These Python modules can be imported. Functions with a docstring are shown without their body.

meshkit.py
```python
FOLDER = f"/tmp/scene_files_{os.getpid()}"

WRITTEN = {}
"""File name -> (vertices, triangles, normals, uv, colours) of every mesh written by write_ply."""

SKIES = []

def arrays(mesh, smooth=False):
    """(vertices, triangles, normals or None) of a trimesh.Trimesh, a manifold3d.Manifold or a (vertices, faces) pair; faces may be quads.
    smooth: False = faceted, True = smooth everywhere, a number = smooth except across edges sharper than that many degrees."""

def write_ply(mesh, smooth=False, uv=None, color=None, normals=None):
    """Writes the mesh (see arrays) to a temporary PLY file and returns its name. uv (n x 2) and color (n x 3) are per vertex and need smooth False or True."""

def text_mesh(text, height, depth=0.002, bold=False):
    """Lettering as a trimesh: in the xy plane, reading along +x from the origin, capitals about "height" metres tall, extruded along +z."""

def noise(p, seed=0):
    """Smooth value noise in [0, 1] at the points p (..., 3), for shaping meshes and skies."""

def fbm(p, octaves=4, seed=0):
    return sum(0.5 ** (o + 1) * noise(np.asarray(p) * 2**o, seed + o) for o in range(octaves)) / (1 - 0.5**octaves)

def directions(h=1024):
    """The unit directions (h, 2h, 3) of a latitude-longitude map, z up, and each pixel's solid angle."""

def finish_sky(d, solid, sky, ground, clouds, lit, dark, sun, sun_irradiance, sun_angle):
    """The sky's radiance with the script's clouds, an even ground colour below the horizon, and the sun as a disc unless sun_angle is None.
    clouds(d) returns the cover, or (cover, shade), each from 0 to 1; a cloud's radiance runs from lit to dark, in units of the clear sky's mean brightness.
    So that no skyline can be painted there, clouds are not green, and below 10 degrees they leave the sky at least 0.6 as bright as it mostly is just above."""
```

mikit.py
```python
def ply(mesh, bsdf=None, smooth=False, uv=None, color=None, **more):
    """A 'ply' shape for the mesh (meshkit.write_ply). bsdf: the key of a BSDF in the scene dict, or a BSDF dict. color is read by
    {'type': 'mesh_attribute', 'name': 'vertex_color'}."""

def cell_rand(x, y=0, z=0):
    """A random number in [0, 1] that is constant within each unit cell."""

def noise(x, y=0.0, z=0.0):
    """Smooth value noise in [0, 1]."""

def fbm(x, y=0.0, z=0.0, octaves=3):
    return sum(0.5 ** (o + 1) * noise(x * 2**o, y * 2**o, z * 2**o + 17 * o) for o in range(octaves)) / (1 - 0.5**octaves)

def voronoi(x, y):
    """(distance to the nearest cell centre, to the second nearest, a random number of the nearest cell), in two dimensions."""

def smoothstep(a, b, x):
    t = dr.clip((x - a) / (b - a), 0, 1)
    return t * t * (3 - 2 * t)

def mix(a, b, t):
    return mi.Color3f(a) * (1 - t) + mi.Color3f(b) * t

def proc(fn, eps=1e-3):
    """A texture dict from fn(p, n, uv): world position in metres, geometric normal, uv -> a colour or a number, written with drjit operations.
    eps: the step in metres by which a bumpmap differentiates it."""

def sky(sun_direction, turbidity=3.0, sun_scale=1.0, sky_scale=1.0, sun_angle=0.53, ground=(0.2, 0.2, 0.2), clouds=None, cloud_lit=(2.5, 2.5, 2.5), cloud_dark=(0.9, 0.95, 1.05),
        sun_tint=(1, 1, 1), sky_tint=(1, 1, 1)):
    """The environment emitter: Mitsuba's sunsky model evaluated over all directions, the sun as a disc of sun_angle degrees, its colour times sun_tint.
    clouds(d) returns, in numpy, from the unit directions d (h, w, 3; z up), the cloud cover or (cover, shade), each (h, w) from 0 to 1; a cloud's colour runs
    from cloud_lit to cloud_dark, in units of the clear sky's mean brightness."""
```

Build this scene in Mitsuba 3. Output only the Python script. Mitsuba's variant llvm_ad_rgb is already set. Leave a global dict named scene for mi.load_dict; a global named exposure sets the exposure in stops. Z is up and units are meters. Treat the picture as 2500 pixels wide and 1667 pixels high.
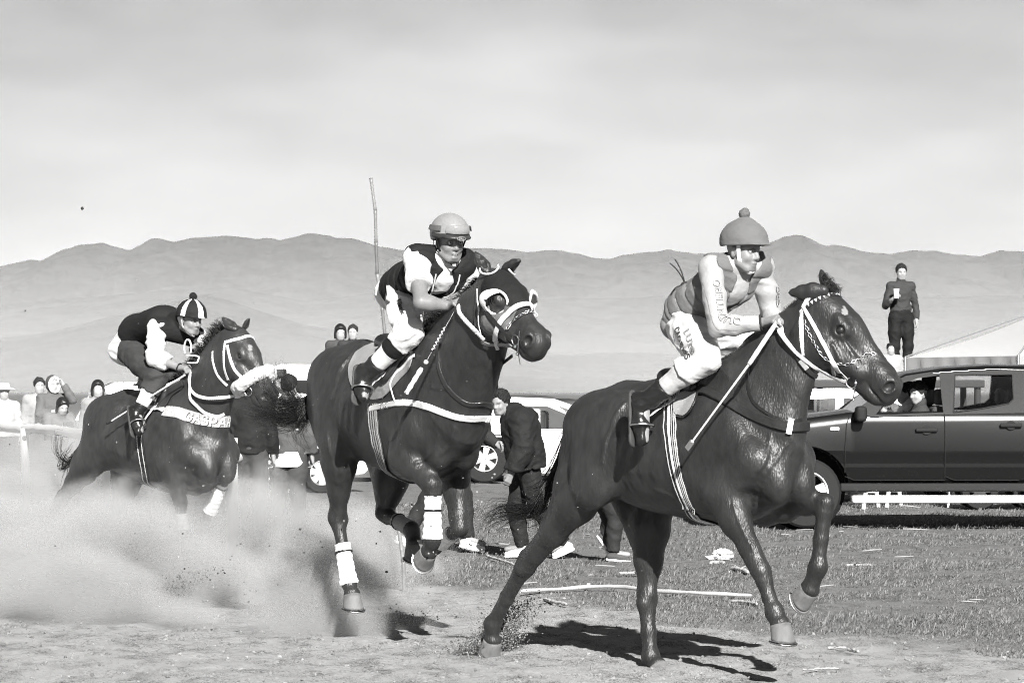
import math, numpy as np, trimesh, drjit as dr, mitsuba as mi, mikit, meshkit
T = mi.ScalarTransform4f
rng = np.random.default_rng(7)
scene, labels, taken = {}, {}, set()
# ---------------------------------------------------------------- camera, sky, exposure
exposure = 3.38
EYE = 1.5
scene['camera'] = {'type': 'perspective', 'fov': 17.356, 'near_clip': .1, 'far_clip': 30000., 'to_world': T().look_at(origin=[0, 0, EYE], target=[0, 9.9989, EYE + .1495], up=[0, 0, 1]), 'medium': {'type': 'ref', 'id': 'haze_air'}}


def thin_cloud(d):
    """thin high cloud over the whole sky, streaked along the horizon, thinner (darker) towards the zenith"""
    el = np.degrees(np.arcsin(np.clip(d[..., 2], 0, 1)))
    az = np.arctan2(d[..., 0], d[..., 1])
    s = meshkit.fbm(np.stack([az * 9, el * .55, 0 * el], -1), 5, 3) - .5
    s2 = meshkit.fbm(np.stack([az * 30, el * 2.2, 0 * el + 5], -1), 4, 9) - .5
    shade = .03 + 1.0 * (1 - np.exp(-el / 17)) + .42 * s + .2 * s2
    return np.ones_like(el), np.clip(shade, 0, 1)


scene['sky'] = mikit.sky([.167, -.859, .485], turbidity=3, clouds=thin_cloud, cloud_lit=(1.12,) * 3, cloud_dark=(.08,) * 3, ground=(.1,) * 3, sun_tint=(.79, 1.0, 1.49), sun_angle=.6)

# ---------------------------------------------------------------- modelling tools
class Blob:
    """A solid made of blended limbs and masses (a distance field), meshed as one continuous surface."""
    def __init__(s):
        s.ops, s.fr = [], None
    def _add(s, kind, prm, op, k, c, r):
        s.ops.append((kind, prm, op, k, s.fr, np.asarray(c, float), float(r)))
        return s
    def cone(s, a, b, ra, rb=None, k=.03, sq=None, op='+'):
        a, b = np.asarray(a, float), np.asarray(b, float)
        rb = ra if rb is None else rb
        ax, fac = (None, 1.) if sq is None else (unit(sq[0]), sq[1])
        return s._add('c', (a, b, ra, rb, ax, fac), op, k, (a + b) / 2, np.linalg.norm(b - a) / 2 + max(ra, rb) * max(1, fac))
    def path(s, pts, rs, k=.03, sq=None, op='+'):
        for i in range(len(pts) - 1):
            s.cone(pts[i], pts[i + 1], rs[i], rs[i + 1], k, sq, op)
        return s
    def ball(s, c, r, R=None, k=.03, op='+'):
        r = np.broadcast_to(np.asarray(r, float), 3)
        return s._add('e', (np.asarray(c, float), r, None if R is None else np.asarray(R, float)), op, k, c, r.max())
    def slab(s, c, n, op='-', k=.004):
        """keeps the side of the plane through c that n points away from"""
        return s._add('h', (np.asarray(c, float), unit(n)), op, k, (0, 0, 0), 50)
    def bump(s, fn):
        s.ops.append(('d', fn, '', 0, s.fr, np.zeros(3), 50.))
        return s
    def join(s, o, k=.02, op='+'):
        c, r = o.bounds()
        return s._add('b', o, op, k, (c + r) / 2, np.linalg.norm(r - c) / 2)
    def bounds(s):
        lo, hi = np.full(3, 9e9), np.full(3, -9e9)
        for kind, prm, op, k, fr, c, r in s.ops:
            if r > 20 or op == '-':
                continue
            if fr is not None:
                c, r = fr[0] + (c * fr[2]) @ fr[1], r * fr[2]
            lo, hi = np.minimum(lo, c - r), np.maximum(hi, c + r)
        return lo, hi
    def f(s, P, m=.05):
        d = np.full(len(P), 1., np.float32)
        plo, phi = P.min(0), P.max(0)
        for kind, prm, op, k, fr, c, r in s.ops:
            sc = 1.
            if fr is not None:
                sc = fr[2]
                cw = fr[0] + (c * sc) @ fr[1]
            else:
                cw = c
            rw = r * sc + m + k
            if rw < 20:
                if (cw + rw < plo).any() or (cw - rw > phi).any():
                    continue
                idx = np.nonzero((np.abs(P - cw.astype(P.dtype)) < rw).all(1))[0]
                if not len(idx):
                    continue
                p = P[idx]
            else:
                idx, p = slice(None), P
            if fr is not None:
                p = (p - fr[0].astype(P.dtype)) @ (fr[1] / (fr[1] ** 2).sum(1, keepdims=True)).T.astype(P.dtype) / sc
            if kind == 'c':
                a, b, ra, rb, ax, fac = prm
                if ax is not None:
                    p = p + np.outer((p - a) @ ax, ax) * (1 / fac - 1)
                    b = b + ax * ((b - a) @ ax) * (1 / fac - 1)
                ba = b - a
                l2 = max(ba @ ba, 1e-12)
                t = np.clip((p - a) @ ba / l2, 0, 1)
                q = np.linalg.norm(p - a - t[:, None] * ba, axis=1) - (ra + (rb - ra) * t)
                if ax is not None:
                    q = q * min(1, (1 + fac) / 2)
            elif kind == 'e':
                c0, rr, R = prm
                q = p - c0
                if R is not None:
                    q = q @ R.T
                k0 = np.linalg.norm(q / rr, axis=1)
                k1 = np.linalg.norm(q / rr ** 2, axis=1) + 1e-9
                q = k0 * (k0 - 1) / k1
            elif kind == 'h':
                q = (prm[0] - p) @ prm[1]
            elif kind == 'b':
                q = prm.f(p, m)
            else:
                d[idx] -= prm(p)
                continue
            q = (q * sc).astype(np.float32)
            e = d[idx]
            if op == '+':
                h = np.clip(.5 + .5 * (e - q) / k, 0, 1)
                d[idx] = e * (1 - h) + q * h - k * h * (1 - h)
            else:
                q = -q
                h = np.clip(.5 - .5 * (e - q) / k, 0, 1)
                d[idx] = e * (1 - h) + q * h + k * h * (1 - h)
        return d
    def grad(s, P, e=.004):
        P = np.asarray(P, float)
        g = np.stack([s.f(P + e * np.eye(3)[i], .4) - s.f(P - e * np.eye(3)[i], .4) for i in range(3)], 1)
        return g / (np.linalg.norm(g, axis=1, keepdims=True) + 1e-9)
    def snap(s, P, off=0., it=6):
        P = np.array(P, float)
        for _ in range(it):
            P -= s.grad(P) * (s.f(P, .4) - off)[:, None] * .9
        return P
    def mesh(s, h, smooth=2):
        return net(s.f, *s.bounds(), h, smooth)


def unit(v):
    v = np.asarray(v, float)
    return v / (np.linalg.norm(v, axis=-1, keepdims=True) + 1e-12)


def net(f, lo, hi, h, smooth=2):
    """Surface net of the field f at spacing h, evaluated only near its surface."""
    lo = np.asarray(lo) - 3 * h
    B = 8
    nb = np.ceil((np.asarray(hi) + 3 * h - lo) / (h * B)).astype(int)
    n = nb * B + 1
    cc = np.stack(np.meshgrid(*[np.arange(k) for k in nb], indexing='ij'), -1).reshape(-1, 3)
    cd = f((lo + (cc + .5) * h * B).astype(np.float32), B * h * 1.3)
    F = np.repeat(np.repeat(np.repeat(np.where(cd < 0, -1, 1).astype(np.float32).reshape(nb), B, 0), B, 1), B, 2)
    F = np.pad(F, ((0, 1),) * 3, mode='edge')
    near = cc[np.abs(cd) < B * h * 1.25]
    w = np.arange(B + 1)
    off = np.stack(np.meshgrid(w, w, w, indexing='ij'), -1).reshape(-1, 3)
    sup = np.unique(near // 3, axis=0, return_inverse=True)[1].ravel()
    order = np.argsort(sup, kind='stable')
    for blk in np.split(near[order], np.nonzero(np.diff(sup[order]))[0] + 1):
        g = (blk[:, None] * B + off).reshape(-1, 3)
        flat = np.unique(np.ravel_multi_index(g.T, n))
        g = np.stack(np.unravel_index(flat, n), 1)
        F.ravel()[flat] = f((lo + g * h).astype(np.float32), h * 4)
    st = np.array([n[1] * n[2], n[2], 1])
    S = F < 0
    ids, pos, cells, flips = [], [], [], []
    for ax in range(3):
        a = [slice(None)] * 3
        b = [slice(None)] * 3
        a[ax], b[ax] = slice(0, -1), slice(1, None)
        I = np.argwhere(S[tuple(a)] != S[tuple(b)])
        o1, o2 = (ax + 1) % 3, (ax + 2) % 3
        I = I[(I[:, o1] > 0) & (I[:, o2] > 0) & (I[:, o1] < n[o1] - 1) & (I[:, o2] < n[o2] - 1)]
        fa, fb = F[tuple(I.T)], F[tuple((I + np.eye(3, dtype=int)[ax]).T)]
        p = I.astype(float)
        p[:, ax] += fa / (fa - fb)
        base = I @ st
        c = np.stack([base - st[o1] - st[o2], base - st[o2], base, base - st[o1]], 1)
        c[fa > 0] = c[fa > 0][:, ::-1]
        cells.append(c)
        pos.append(np.repeat(p, 4, 0))
        ids.append(c.reshape(-1))
    ids, pos, quads = np.concatenate(ids), np.concatenate(pos), np.concatenate(cells)
    u, inv = np.unique(ids, return_inverse=True)
    cnt = np.bincount(inv)
    v = np.stack([np.bincount(inv, pos[:, k]) / cnt for k in range(3)], 1) * h + lo
    q = inv.reshape(-1, 4)
    f3 = np.vstack([q[:, [0, 1, 2]], q[:, [0, 2, 3]]])
    if smooth:
        e = np.vstack([q[:, [0, 1]], q[:, [1, 2]], q[:, [2, 3]], q[:, [3, 0]]])
        from scipy.sparse import coo_matrix
        A = coo_matrix((np.ones(2 * len(e)), (np.r_[e[:, 0], e[:, 1]], np.r_[e[:, 1], e[:, 0]])), shape=(len(v),) * 2).tocsr()
        A.data[:] = 1
        deg = np.asarray(A.sum(1))
        for i in range(smooth):
            v = v + .5 * (A @ v / deg - v)
            v = v - .52 * (A @ v / deg - v)
    return v, f3


def spline(P, n):
    """n points along a smooth curve through the points P"""
    P = np.asarray(P, float)
    if len(P) == 2:
        return P[0] + np.linspace(0, 1, n)[:, None] * (P[1] - P[0])
    from scipy.interpolate import PchipInterpolator
    t = np.r_[0, np.cumsum(np.linalg.norm(np.diff(P, axis=0), axis=1) + 1e-6)]
    return PchipInterpolator(t, P)(np.linspace(0, t[-1], n))


def merge(*ms):
    vs, fs, n = [], [], 0
    for m in ms:
        v, f = (m.vertices, m.faces) if hasattr(m, 'vertices') else m
        f = np.asarray(f)
        if f.shape[1] == 4:
            f = np.vstack([f[:, [0, 1, 2]], f[:, [0, 2, 3]]])
        vs.append(np.asarray(v, float))
        fs.append(f + n)
        n += len(v)
    return np.vstack(vs), np.vstack(fs)


def tubes(L, R, sides=5, tip=True):
    """Curved tubes: L is (k, n, 3) points, R (k, n) or (n,) radii."""
    L = np.asarray(L, float)
    if L.ndim == 2:
        L = L[None]
    k, n, _ = L.shape
    R = np.broadcast_to(np.asarray(R, float), (k, n))
    t = unit(np.gradient(L, axis=1))
    up = np.where(np.abs(t[:, :1, 2:3]) > .9, [1., 0, 0], [0, 0, 1.])
    x = unit(np.cross(t, np.broadcast_to(up, t.shape)))
    y = np.cross(t, x)
    a = np.arange(sides) * 2 * np.pi / sides
    v = L[:, :, None] + R[:, :, None, None] * (np.cos(a)[:, None] * x[:, :, None] + np.sin(a)[:, None] * y[:, :, None])
    i, j, s = np.meshgrid(np.arange(k), np.arange(n - 1), np.arange(sides), indexing='ij')
    b = (i * n + j) * sides
    q = np.stack([b + s, b + (s + 1) % sides, b + sides + (s + 1) % sides, b + sides + s], -1).reshape(-1, 4)
    v = v.reshape(-1, 3)
    f = np.vstack([q[:, [0, 1, 2]], q[:, [0, 2, 3]]])
    if tip:
        c = np.arange(k) * n * sides
        s = np.arange(1, sides - 1)
        for e, fl in ((0, 1), ((n - 1) * sides, -1)):
            tri = np.stack([np.broadcast_to(c[:, None] + e, (k, len(s))), c[:, None] + e + s + 1, c[:, None] + e + s], -1).reshape(-1, 3)
            f = np.vstack([f, tri[:, ::fl]])
    return v, f


def strip(P, N, width, thick, prof=None):
    """A flat strap along the points P whose flat side faces N."""
    P = np.asarray(P, float)
    t = unit(np.gradient(P, axis=0))
    N = unit(N - t * (N * t).sum(1, keepdims=True))
    s = np.cross(t, N)
    w = np.broadcast_to(np.asarray(width, float), len(P))[:, None] / 2
    th = np.broadcast_to(np.asarray(thick, float), len(P))[:, None]
    c = [(-1, 0), (-1, .6), (-.8, 1), (.8, 1), (1, .6), (1, 0)]
    v = np.stack([P + s * w * a + N * th * b for a, b in c], 1)
    n, k = len(P), len(c)
    i, j = np.meshgrid(np.arange(n - 1), np.arange(k), indexing='ij')
    q = np.stack([i * k + j, (i + 1) * k + j, (i + 1) * k + (j + 1) % k, i * k + (j + 1) % k], -1).reshape(-1, 4)
    caps = [[0, j, j + 1] for j in range(1, k - 1)] + [[(n - 1) * k, (n - 1) * k + j + 1, (n - 1) * k + j] for j in range(1, k - 1)]
    return v.reshape(-1, 3), np.vstack([q[:, [0, 1, 2]], q[:, [0, 2, 3]], caps])


def loft(rings, caps=True):
    """rings (n, k, 3) joined in order"""
    rings = np.asarray(rings, float)
    n, k, _ = rings.shape
    i, j = np.meshgrid(np.arange(n - 1), np.arange(k), indexing='ij')
    q = np.stack([i * k + j, i * k + (j + 1) % k, (i + 1) * k + (j + 1) % k, (i + 1) * k + j], -1).reshape(-1, 4)
    v = rings.reshape(-1, 3)
    f = np.vstack([q[:, [0, 1, 2]], q[:, [0, 2, 3]]])
    if caps:
        for e, fl in ((0, -1), (n - 1, 1)):
            v = np.vstack([v, rings[e].mean(0)])
            m = len(v) - 1
            s = np.arange(k)
            f = np.vstack([f, np.stack([np.full(k, m), e * k + s, e * k + (s + 1) % k], 1)[:, ::fl]])
    return v, f


def rbox(c, size, r=.01, R=None):
    """a box with rounded edges"""
    s = np.maximum(np.asarray(size, float) / 2 - r, 1e-4)
    m = trimesh.creation.icosphere(1, r)
    pts = np.vstack([m.vertices + s * np.array(g) for g in np.ndindex(2, 2, 2) for g in [np.array(g) * 2 - 1]])
    h = trimesh.convex.convex_hull(pts)
    v = h.vertices if R is None else h.vertices @ np.asarray(R, float)
    return v + np.asarray(c, float), h.faces


def ballm(c, r, n=3, R=None):
    m = trimesh.creation.icosphere(n, 1.)
    v = m.vertices * r
    if R is not None:
        v = v @ np.asarray(R, float)
    return v + np.asarray(c, float), m.faces


def frame(ax, up=(0, 0, 1)):
    """rows: x along ax, y, z nearest to up"""
    x = unit(ax)
    y = unit(np.cross(up, x))
    return np.stack([x, y, np.cross(x, y)])


# ---------------------------------------------------------------- entries of the scene
class Place:
    """A frame standing on the ground: u forward, v to its right, z up."""
    def __init__(s, x, y, yaw, z=0.):
        a = math.radians(yaw)
        s.o = np.array([x, y, z])
        s.M = np.array([[math.cos(a), -math.sin(a), 0], [-math.sin(a), -math.cos(a), 0], [0, 0, 1]])
    def __call__(s, p):
        return np.asarray(p, float) @ s.M + s.o


HERE = Place(0, 0, 0)
HERE.M = np.eye(3)


def numbered(key):
    if key not in taken:
        taken.add(key)
        return key
    i = 1
    while '%s_%03d' % (key, i) in taken:
        i += 1
    key = '%s_%03d' % (key, i)
    taken.add(key)
    return key


def thing(name, label, cat, group=None):
    key = numbered(name)
    labels[key] = {'label': label, 'category': cat}
    if group:
        labels[key]['group'] = group
    return key


def part(parent, name, mesh, mat, col=None, smooth=True, label=None, at=HERE, kind=None):
    """adds one mesh; col is one colour (a grey) or one per vertex"""
    key = numbered(parent + '__' + name if parent else name)
    v, f = (mesh.vertices, mesh.faces) if hasattr(mesh, 'vertices') else mesh
    v = at(v)
    f = np.asarray(f)
    if at is not HERE:
        f = f[:, ::-1]
    kw = {}
    if col is not None:
        c = np.broadcast_to(np.asarray(col, float).reshape(-1, 1), (len(v), 3))
        if smooth is not True and smooth is not False:
            m = trimesh.graph.smooth_shade(trimesh.Trimesh(v, f, process=False), angle=np.radians(smooth), facet_minarea=None)
            if np.ndim(col) == 0:
                v, f, smooth = np.array(m.vertices), np.array(m.faces), True
                c = np.broadcast_to(np.asarray(col, float).reshape(-1, 1), (len(v), 3))
        kw['color'] = c
    scene[key] = mikit.ply((v, f), mat, smooth=smooth, **kw)
    if label or kind:
        labels[key] = {}
        if label:
            labels[key]['label'] = label
        if kind:
            labels[key]['kind'] = kind
    return key



# ---------------------------------------------------------------- materials (a mesh gives its own grey as vertex_color)
VC = {'type': 'mesh_attribute', 'name': 'vertex_color'}


def two(b):
    return {'type': 'twosided', 'b': b}


def rgb(x):
    return {'type': 'rgb', 'value': [x] * 3 if np.isscalar(x) else list(x)}


def hair_relief(p, n, uv):
    return mikit.fbm(p.x * 75, p.y * 75, p.z * 17, 4) * .0028 + mikit.noise(p.x * 300, p.y * 300, p.z * 50) * .0022


def cloth_relief(p, n, uv):
    return mikit.fbm(p.x * 28, p.y * 28, p.z * 28, 4) * .008


def leather_relief(p, n, uv):
    return mikit.fbm(p.x * 120, p.y * 120, p.z * 120, 3) * .0018


scene['coat'] = two({'type': 'bumpmap', 'tex': mikit.proc(hair_relief, .002), 'scale': 1., 'b': {'type': 'principled', 'base_color': VC, 'roughness': .44, 'specular': .48}})
scene['hair'] = two({'type': 'principled', 'base_color': VC, 'roughness': .45, 'specular': .5})
scene['cloth'] = two({'type': 'bumpmap', 'tex': mikit.proc(cloth_relief, .003), 'scale': 1., 'b': {'type': 'principled', 'base_color': VC, 'roughness': .8, 'specular': .25, 'sheen': .2}})
scene['satin'] = two({'type': 'bumpmap', 'tex': mikit.proc(cloth_relief, .003), 'scale': .7, 'b': {'type': 'principled', 'base_color': VC, 'roughness': .38, 'specular': .5}})
scene['leather'] = two({'type': 'bumpmap', 'tex': mikit.proc(leather_relief, .002), 'scale': 1., 'b': {'type': 'principled', 'base_color': VC, 'roughness': .3, 'specular': .5}})
scene['matte'] = two({'type': 'principled', 'base_color': VC, 'roughness': .75, 'specular': .3})
scene['skin'] = two({'type': 'principled', 'base_color': VC, 'roughness': .5, 'specular': .4})
scene['gloss'] = two({'type': 'principled', 'base_color': VC, 'roughness': .12, 'specular': .5})
scene['eye'] = two({'type': 'principled', 'base_color': VC, 'roughness': .05, 'specular': .6, 'clearcoat': 1.})
scene['steel'] = two({'type': 'roughconductor', 'material': 'none', 'alpha': .22, 'specular_reflectance': rgb(.6)})

# ---------------------------------------------------------------- the plain, the track, grass, hills
TRACK = unit(np.array([.5, -.866]))
SIDE = np.array([TRACK[1], -TRACK[0]]) * -1      # towards the grass on the right of the field


def edge_dist(x, y):
    """metres beyond the ragged edge of the dirt track (positive on the grass)"""
    p = np.stack([np.asarray(x, float), np.asarray(y, float)], -1) - np.array([1.28, 22.1])
    d = p @ SIDE
    q = np.stack([np.asarray(x, float), np.asarray(y, float), 0 * np.asarray(x, float)], -1)
    return d + 1.1 * (meshkit.fbm(q * .55, 3, 4) - .5) + .55 * (meshkit.fbm(q * 3.1, 3, 8) - .5)


def ground_z(x, y):
    q = np.stack([np.asarray(x, float), np.asarray(y, float), 0 * np.asarray(x, float)], -1)
    e = edge_dist(x, y)
    sand = np.clip(.5 - e * 2, 0, 1)
    rough = .05 * (meshkit.fbm(q * .8, 3, 21) - .5) + sand * (.044 * (meshkit.fbm(q * 3.3, 4, 22) - .5) + .028 * (meshkit.fbm(q * [13, 8, 1], 3, 23) - .5)) + (1 - sand) * .012 * (meshkit.fbm(q * 9, 3, 24) - .5)
    return rough


xs = np.concatenate([[-9000, -3000, -900, -300, -100, -40, -22], np.arange(-14, 12.01, .05), [20, 40, 100, 300, 900, 3000, 9000]])
ys = np.concatenate([[-400, -100, -30, 0, 8], np.arange(13.5, 30, .05), np.arange(30, 46, .25), [50, 56, 64, 75, 90, 120, 160, 240, 400, 700, 1200, 2000, 4000, 8000, 9000]])
X, Y = np.meshgrid(xs, ys, indexing='ij')
Z = ground_z(X, Y) * (Y < 60) * (Y > 10)
nx, ny = X.shape
i, j = np.meshgrid(np.arange(nx - 1), np.arange(ny - 1), indexing='ij')
q = np.stack([i * ny + j, (i + 1) * ny + j, (i + 1) * ny + j + 1, i * ny + j + 1], -1).reshape(-1, 4)
gv = np.stack([X, Y, Z], -1).reshape(-1, 3)
e = edge_dist(gv[:, 0], gv[:, 1])
grassy = np.clip(.5 + e * 1.6 + .8 * (meshkit.fbm(gv * [2.2, 2.2, 0], 3, 31) - .5), 0, 1)
SAND, SOIL = .265, .15
gc = SAND * (1 - grassy) + SOIL * grassy


def dirt_relief(p, n, uv):
    return mikit.fbm(p.x * 26, p.y * 15, 0, 5) * .030 + mikit.noise(p.x * 190, p.y * 110, 0) * .005


def dirt_grain(p, n, uv):
    return mi.Float(dr.clip(1.5 * (mikit.fbm(p.x * 9, p.y * 5, 0, 4) - .42) + 1.1 * (mikit.noise(p.x * 170, p.y * 100, 3.) - .55), 0, .85))


scene['ground_look'] = two({'type': 'bumpmap', 'tex': mikit.proc(dirt_relief, .004), 'scale': 1., 'b': {'type': 'blendbsdf', 'weight': mikit.proc(dirt_grain), 'a': {'type': 'diffuse', 'reflectance': VC}, 'b2': {'type': 'diffuse', 'reflectance': rgb(.05)}}})
scene['ground'] = mikit.ply((gv, np.vstack([q[:, [0, 1, 2]], q[:, [0, 2, 3]]])), 'ground_look', smooth=True, color=np.repeat(gc[:, None], 3, 1))
labels['ground'] = {'kind': 'structure'}

# clods and pebbles lying on the track
g = np.random.default_rng(3)
n = 9000
px, py = g.uniform(-5, 5, n), 15.5 + 13 * g.random(n) ** 1.3
keep = edge_dist(px, py) < .25
px, py = px[keep], py[keep]
n = len(px)
ico = trimesh.creation.icosphere(1, 1.)
r = .0025 + .010 * g.random(n) ** 4
v = ico.vertices[None] * r[:, None, None] * g.uniform(.6, 1.3, (n, 1, 3)) * (1 + .35 * g.uniform(-1, 1, (n, len(ico.vertices), 1)))
v = v + np.stack([px, py, ground_z(px, py) + r * .3], 1)[:, None]
f = (ico.faces[None] + (np.arange(n) * len(ico.vertices))[:, None, None]).reshape(-1, 3)
part('', 'clods', (v.reshape(-1, 3), f), 'matte', np.repeat(g.uniform(.11, .26, n), len(ico.vertices)), smooth=False, kind='stuff', label='small clods and pebbles strewn over the dirt track')

# grass: short dry blades in tufts beyond the edge of the track
g = np.random.default_rng(5)
n = 330000
gy = 18.5 + 27 * g.random(n) ** 1.55
gx = g.uniform(-1, 1, n) * gy * .165 + .4
ed = edge_dist(gx, gy)
q3 = np.stack([gx, gy, 0 * gx], 1)
tuft = meshkit.fbm(q3 * 1.3, 3, 41)
fine = meshkit.noise(q3 * 7, 42)
keep = (ed > -.15 + .5 * (fine - .3)) & (g.random(n) < np.clip(.28 + 3.6 * (tuft - .40) + .9 * (fine - .5) + .35 * np.exp(-np.abs(ed - .25) * 4), .05, 1))
gx, gy, ed, tuft = gx[keep], gy[keep], ed[keep], tuft[keep]
n = len(gx)
ln = (.015 + .032 * g.random(n) ** 2) * (.35 + 1.7 * np.clip(tuft, .2, .8)) * np.where(g.random(n) < .03, 1.9, 1) * (1 + np.clip(gy - 24, 0, 12) * .02)
az = g.uniform(0, 2 * np.pi, n)
lean = g.uniform(.2, 1.3, n)
dv = np.stack([np.cos(az) * np.sin(lean) + .25, np.sin(az) * np.sin(lean), np.cos(lean)], 1)
sd = np.stack([-np.sin(az), np.cos(az), 0 * az], 1) * (.0020 + .0016 * g.random(n))[:, None] * ((gy / 20) ** .6)[:, None]
b0 = np.stack([gx, gy, ground_z(gx, gy) - .004], 1)
md = b0 + dv * (ln * .55)[:, None]
tp = b0 + dv * ln[:, None] * [1.15, 1.15, .78]
v = np.stack([b0 - sd, b0 + sd, md - sd * .8, md + sd * .8, tp], 1).reshape(-1, 3)
f = (np.array([[0, 1, 3], [0, 3, 2], [2, 3, 4]])[None] + (np.arange(n) * 5)[:, None, None]).reshape(-1, 3)
scene['grass_look'] = {'type': 'principledthin', 'base_color': VC, 'roughness': .6, 'diff_trans': .6, 'spec_trans': 0.}
part('', 'grass', (v, f), 'grass_look', np.repeat(g.uniform(.09, .30, n), 5), smooth=False, kind='stuff', label='short dry mown grass beside the dirt track')


# ---- hills: three ranges of folded slopes, each a sheet from its ridge down to the plain
def hills(name, pts, dist, depth, drop, seed, col, rough):
    """ridge line pts = (x at that distance, height), slope running depth metres towards the plain"""
    pts = np.asarray(pts, float)
    x = np.linspace(pts[0, 0], pts[-1, 0], 520)
    zr = np.interp(x, pts[:, 0], pts[:, 1])
    zr = zr + rough * .26 * (meshkit.fbm(np.stack([x / 95, 0 * x, 0 * x + seed], 1), 4, seed) - .5)
    t = np.r_[np.linspace(-.5, 0, 12)[:-1], np.linspace(0, 1, 90)]
    X, Tt = np.meshgrid(x, t, indexing='ij')
    h = np.where(Tt < 0, 1 + 1.2 * Tt, (1 - Tt) ** 1.25)
    q = np.stack([X / 260, Tt * depth / 520, 0 * X], -1)
    gul = np.abs(2 * meshkit.fbm(q, 4, seed + 1) - 1)
    Z = zr[:, None] * h + rough * (.5 - gul) * np.clip(Tt, 0, .25) * 4 * np.clip(1 - Tt, 0, 1) - drop * Tt.clip(0)
    Y = dist - Tt * depth + 120 * (meshkit.fbm(q * .8, 3, seed + 2) - .5) * np.clip(np.abs(Tt) * 4, 0, 1)
    n0, n1 = X.shape
    i, j = np.meshgrid(np.arange(n0 - 1), np.arange(n1 - 1), indexing='ij')
    qd = np.stack([i * n1 + j, (i + 1) * n1 + j, (i + 1) * n1 + j + 1, i * n1 + j + 1], -1).reshape(-1, 4)
    part('', name, (np.stack([X, Y, Z], -1).reshape(-1, 3), np.vstack([qd[:, [0, 1, 2]], qd[:, [0, 2, 3]]])), 'hill_look', None, kind='structure')


def scrub(p, n, uv):
    return mi.Color3f(.022 + .024 * mikit.smoothstep(.35, .7, mikit.fbm(p.x / 60, p.y / 110, p.z / 35, 5)))


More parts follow.
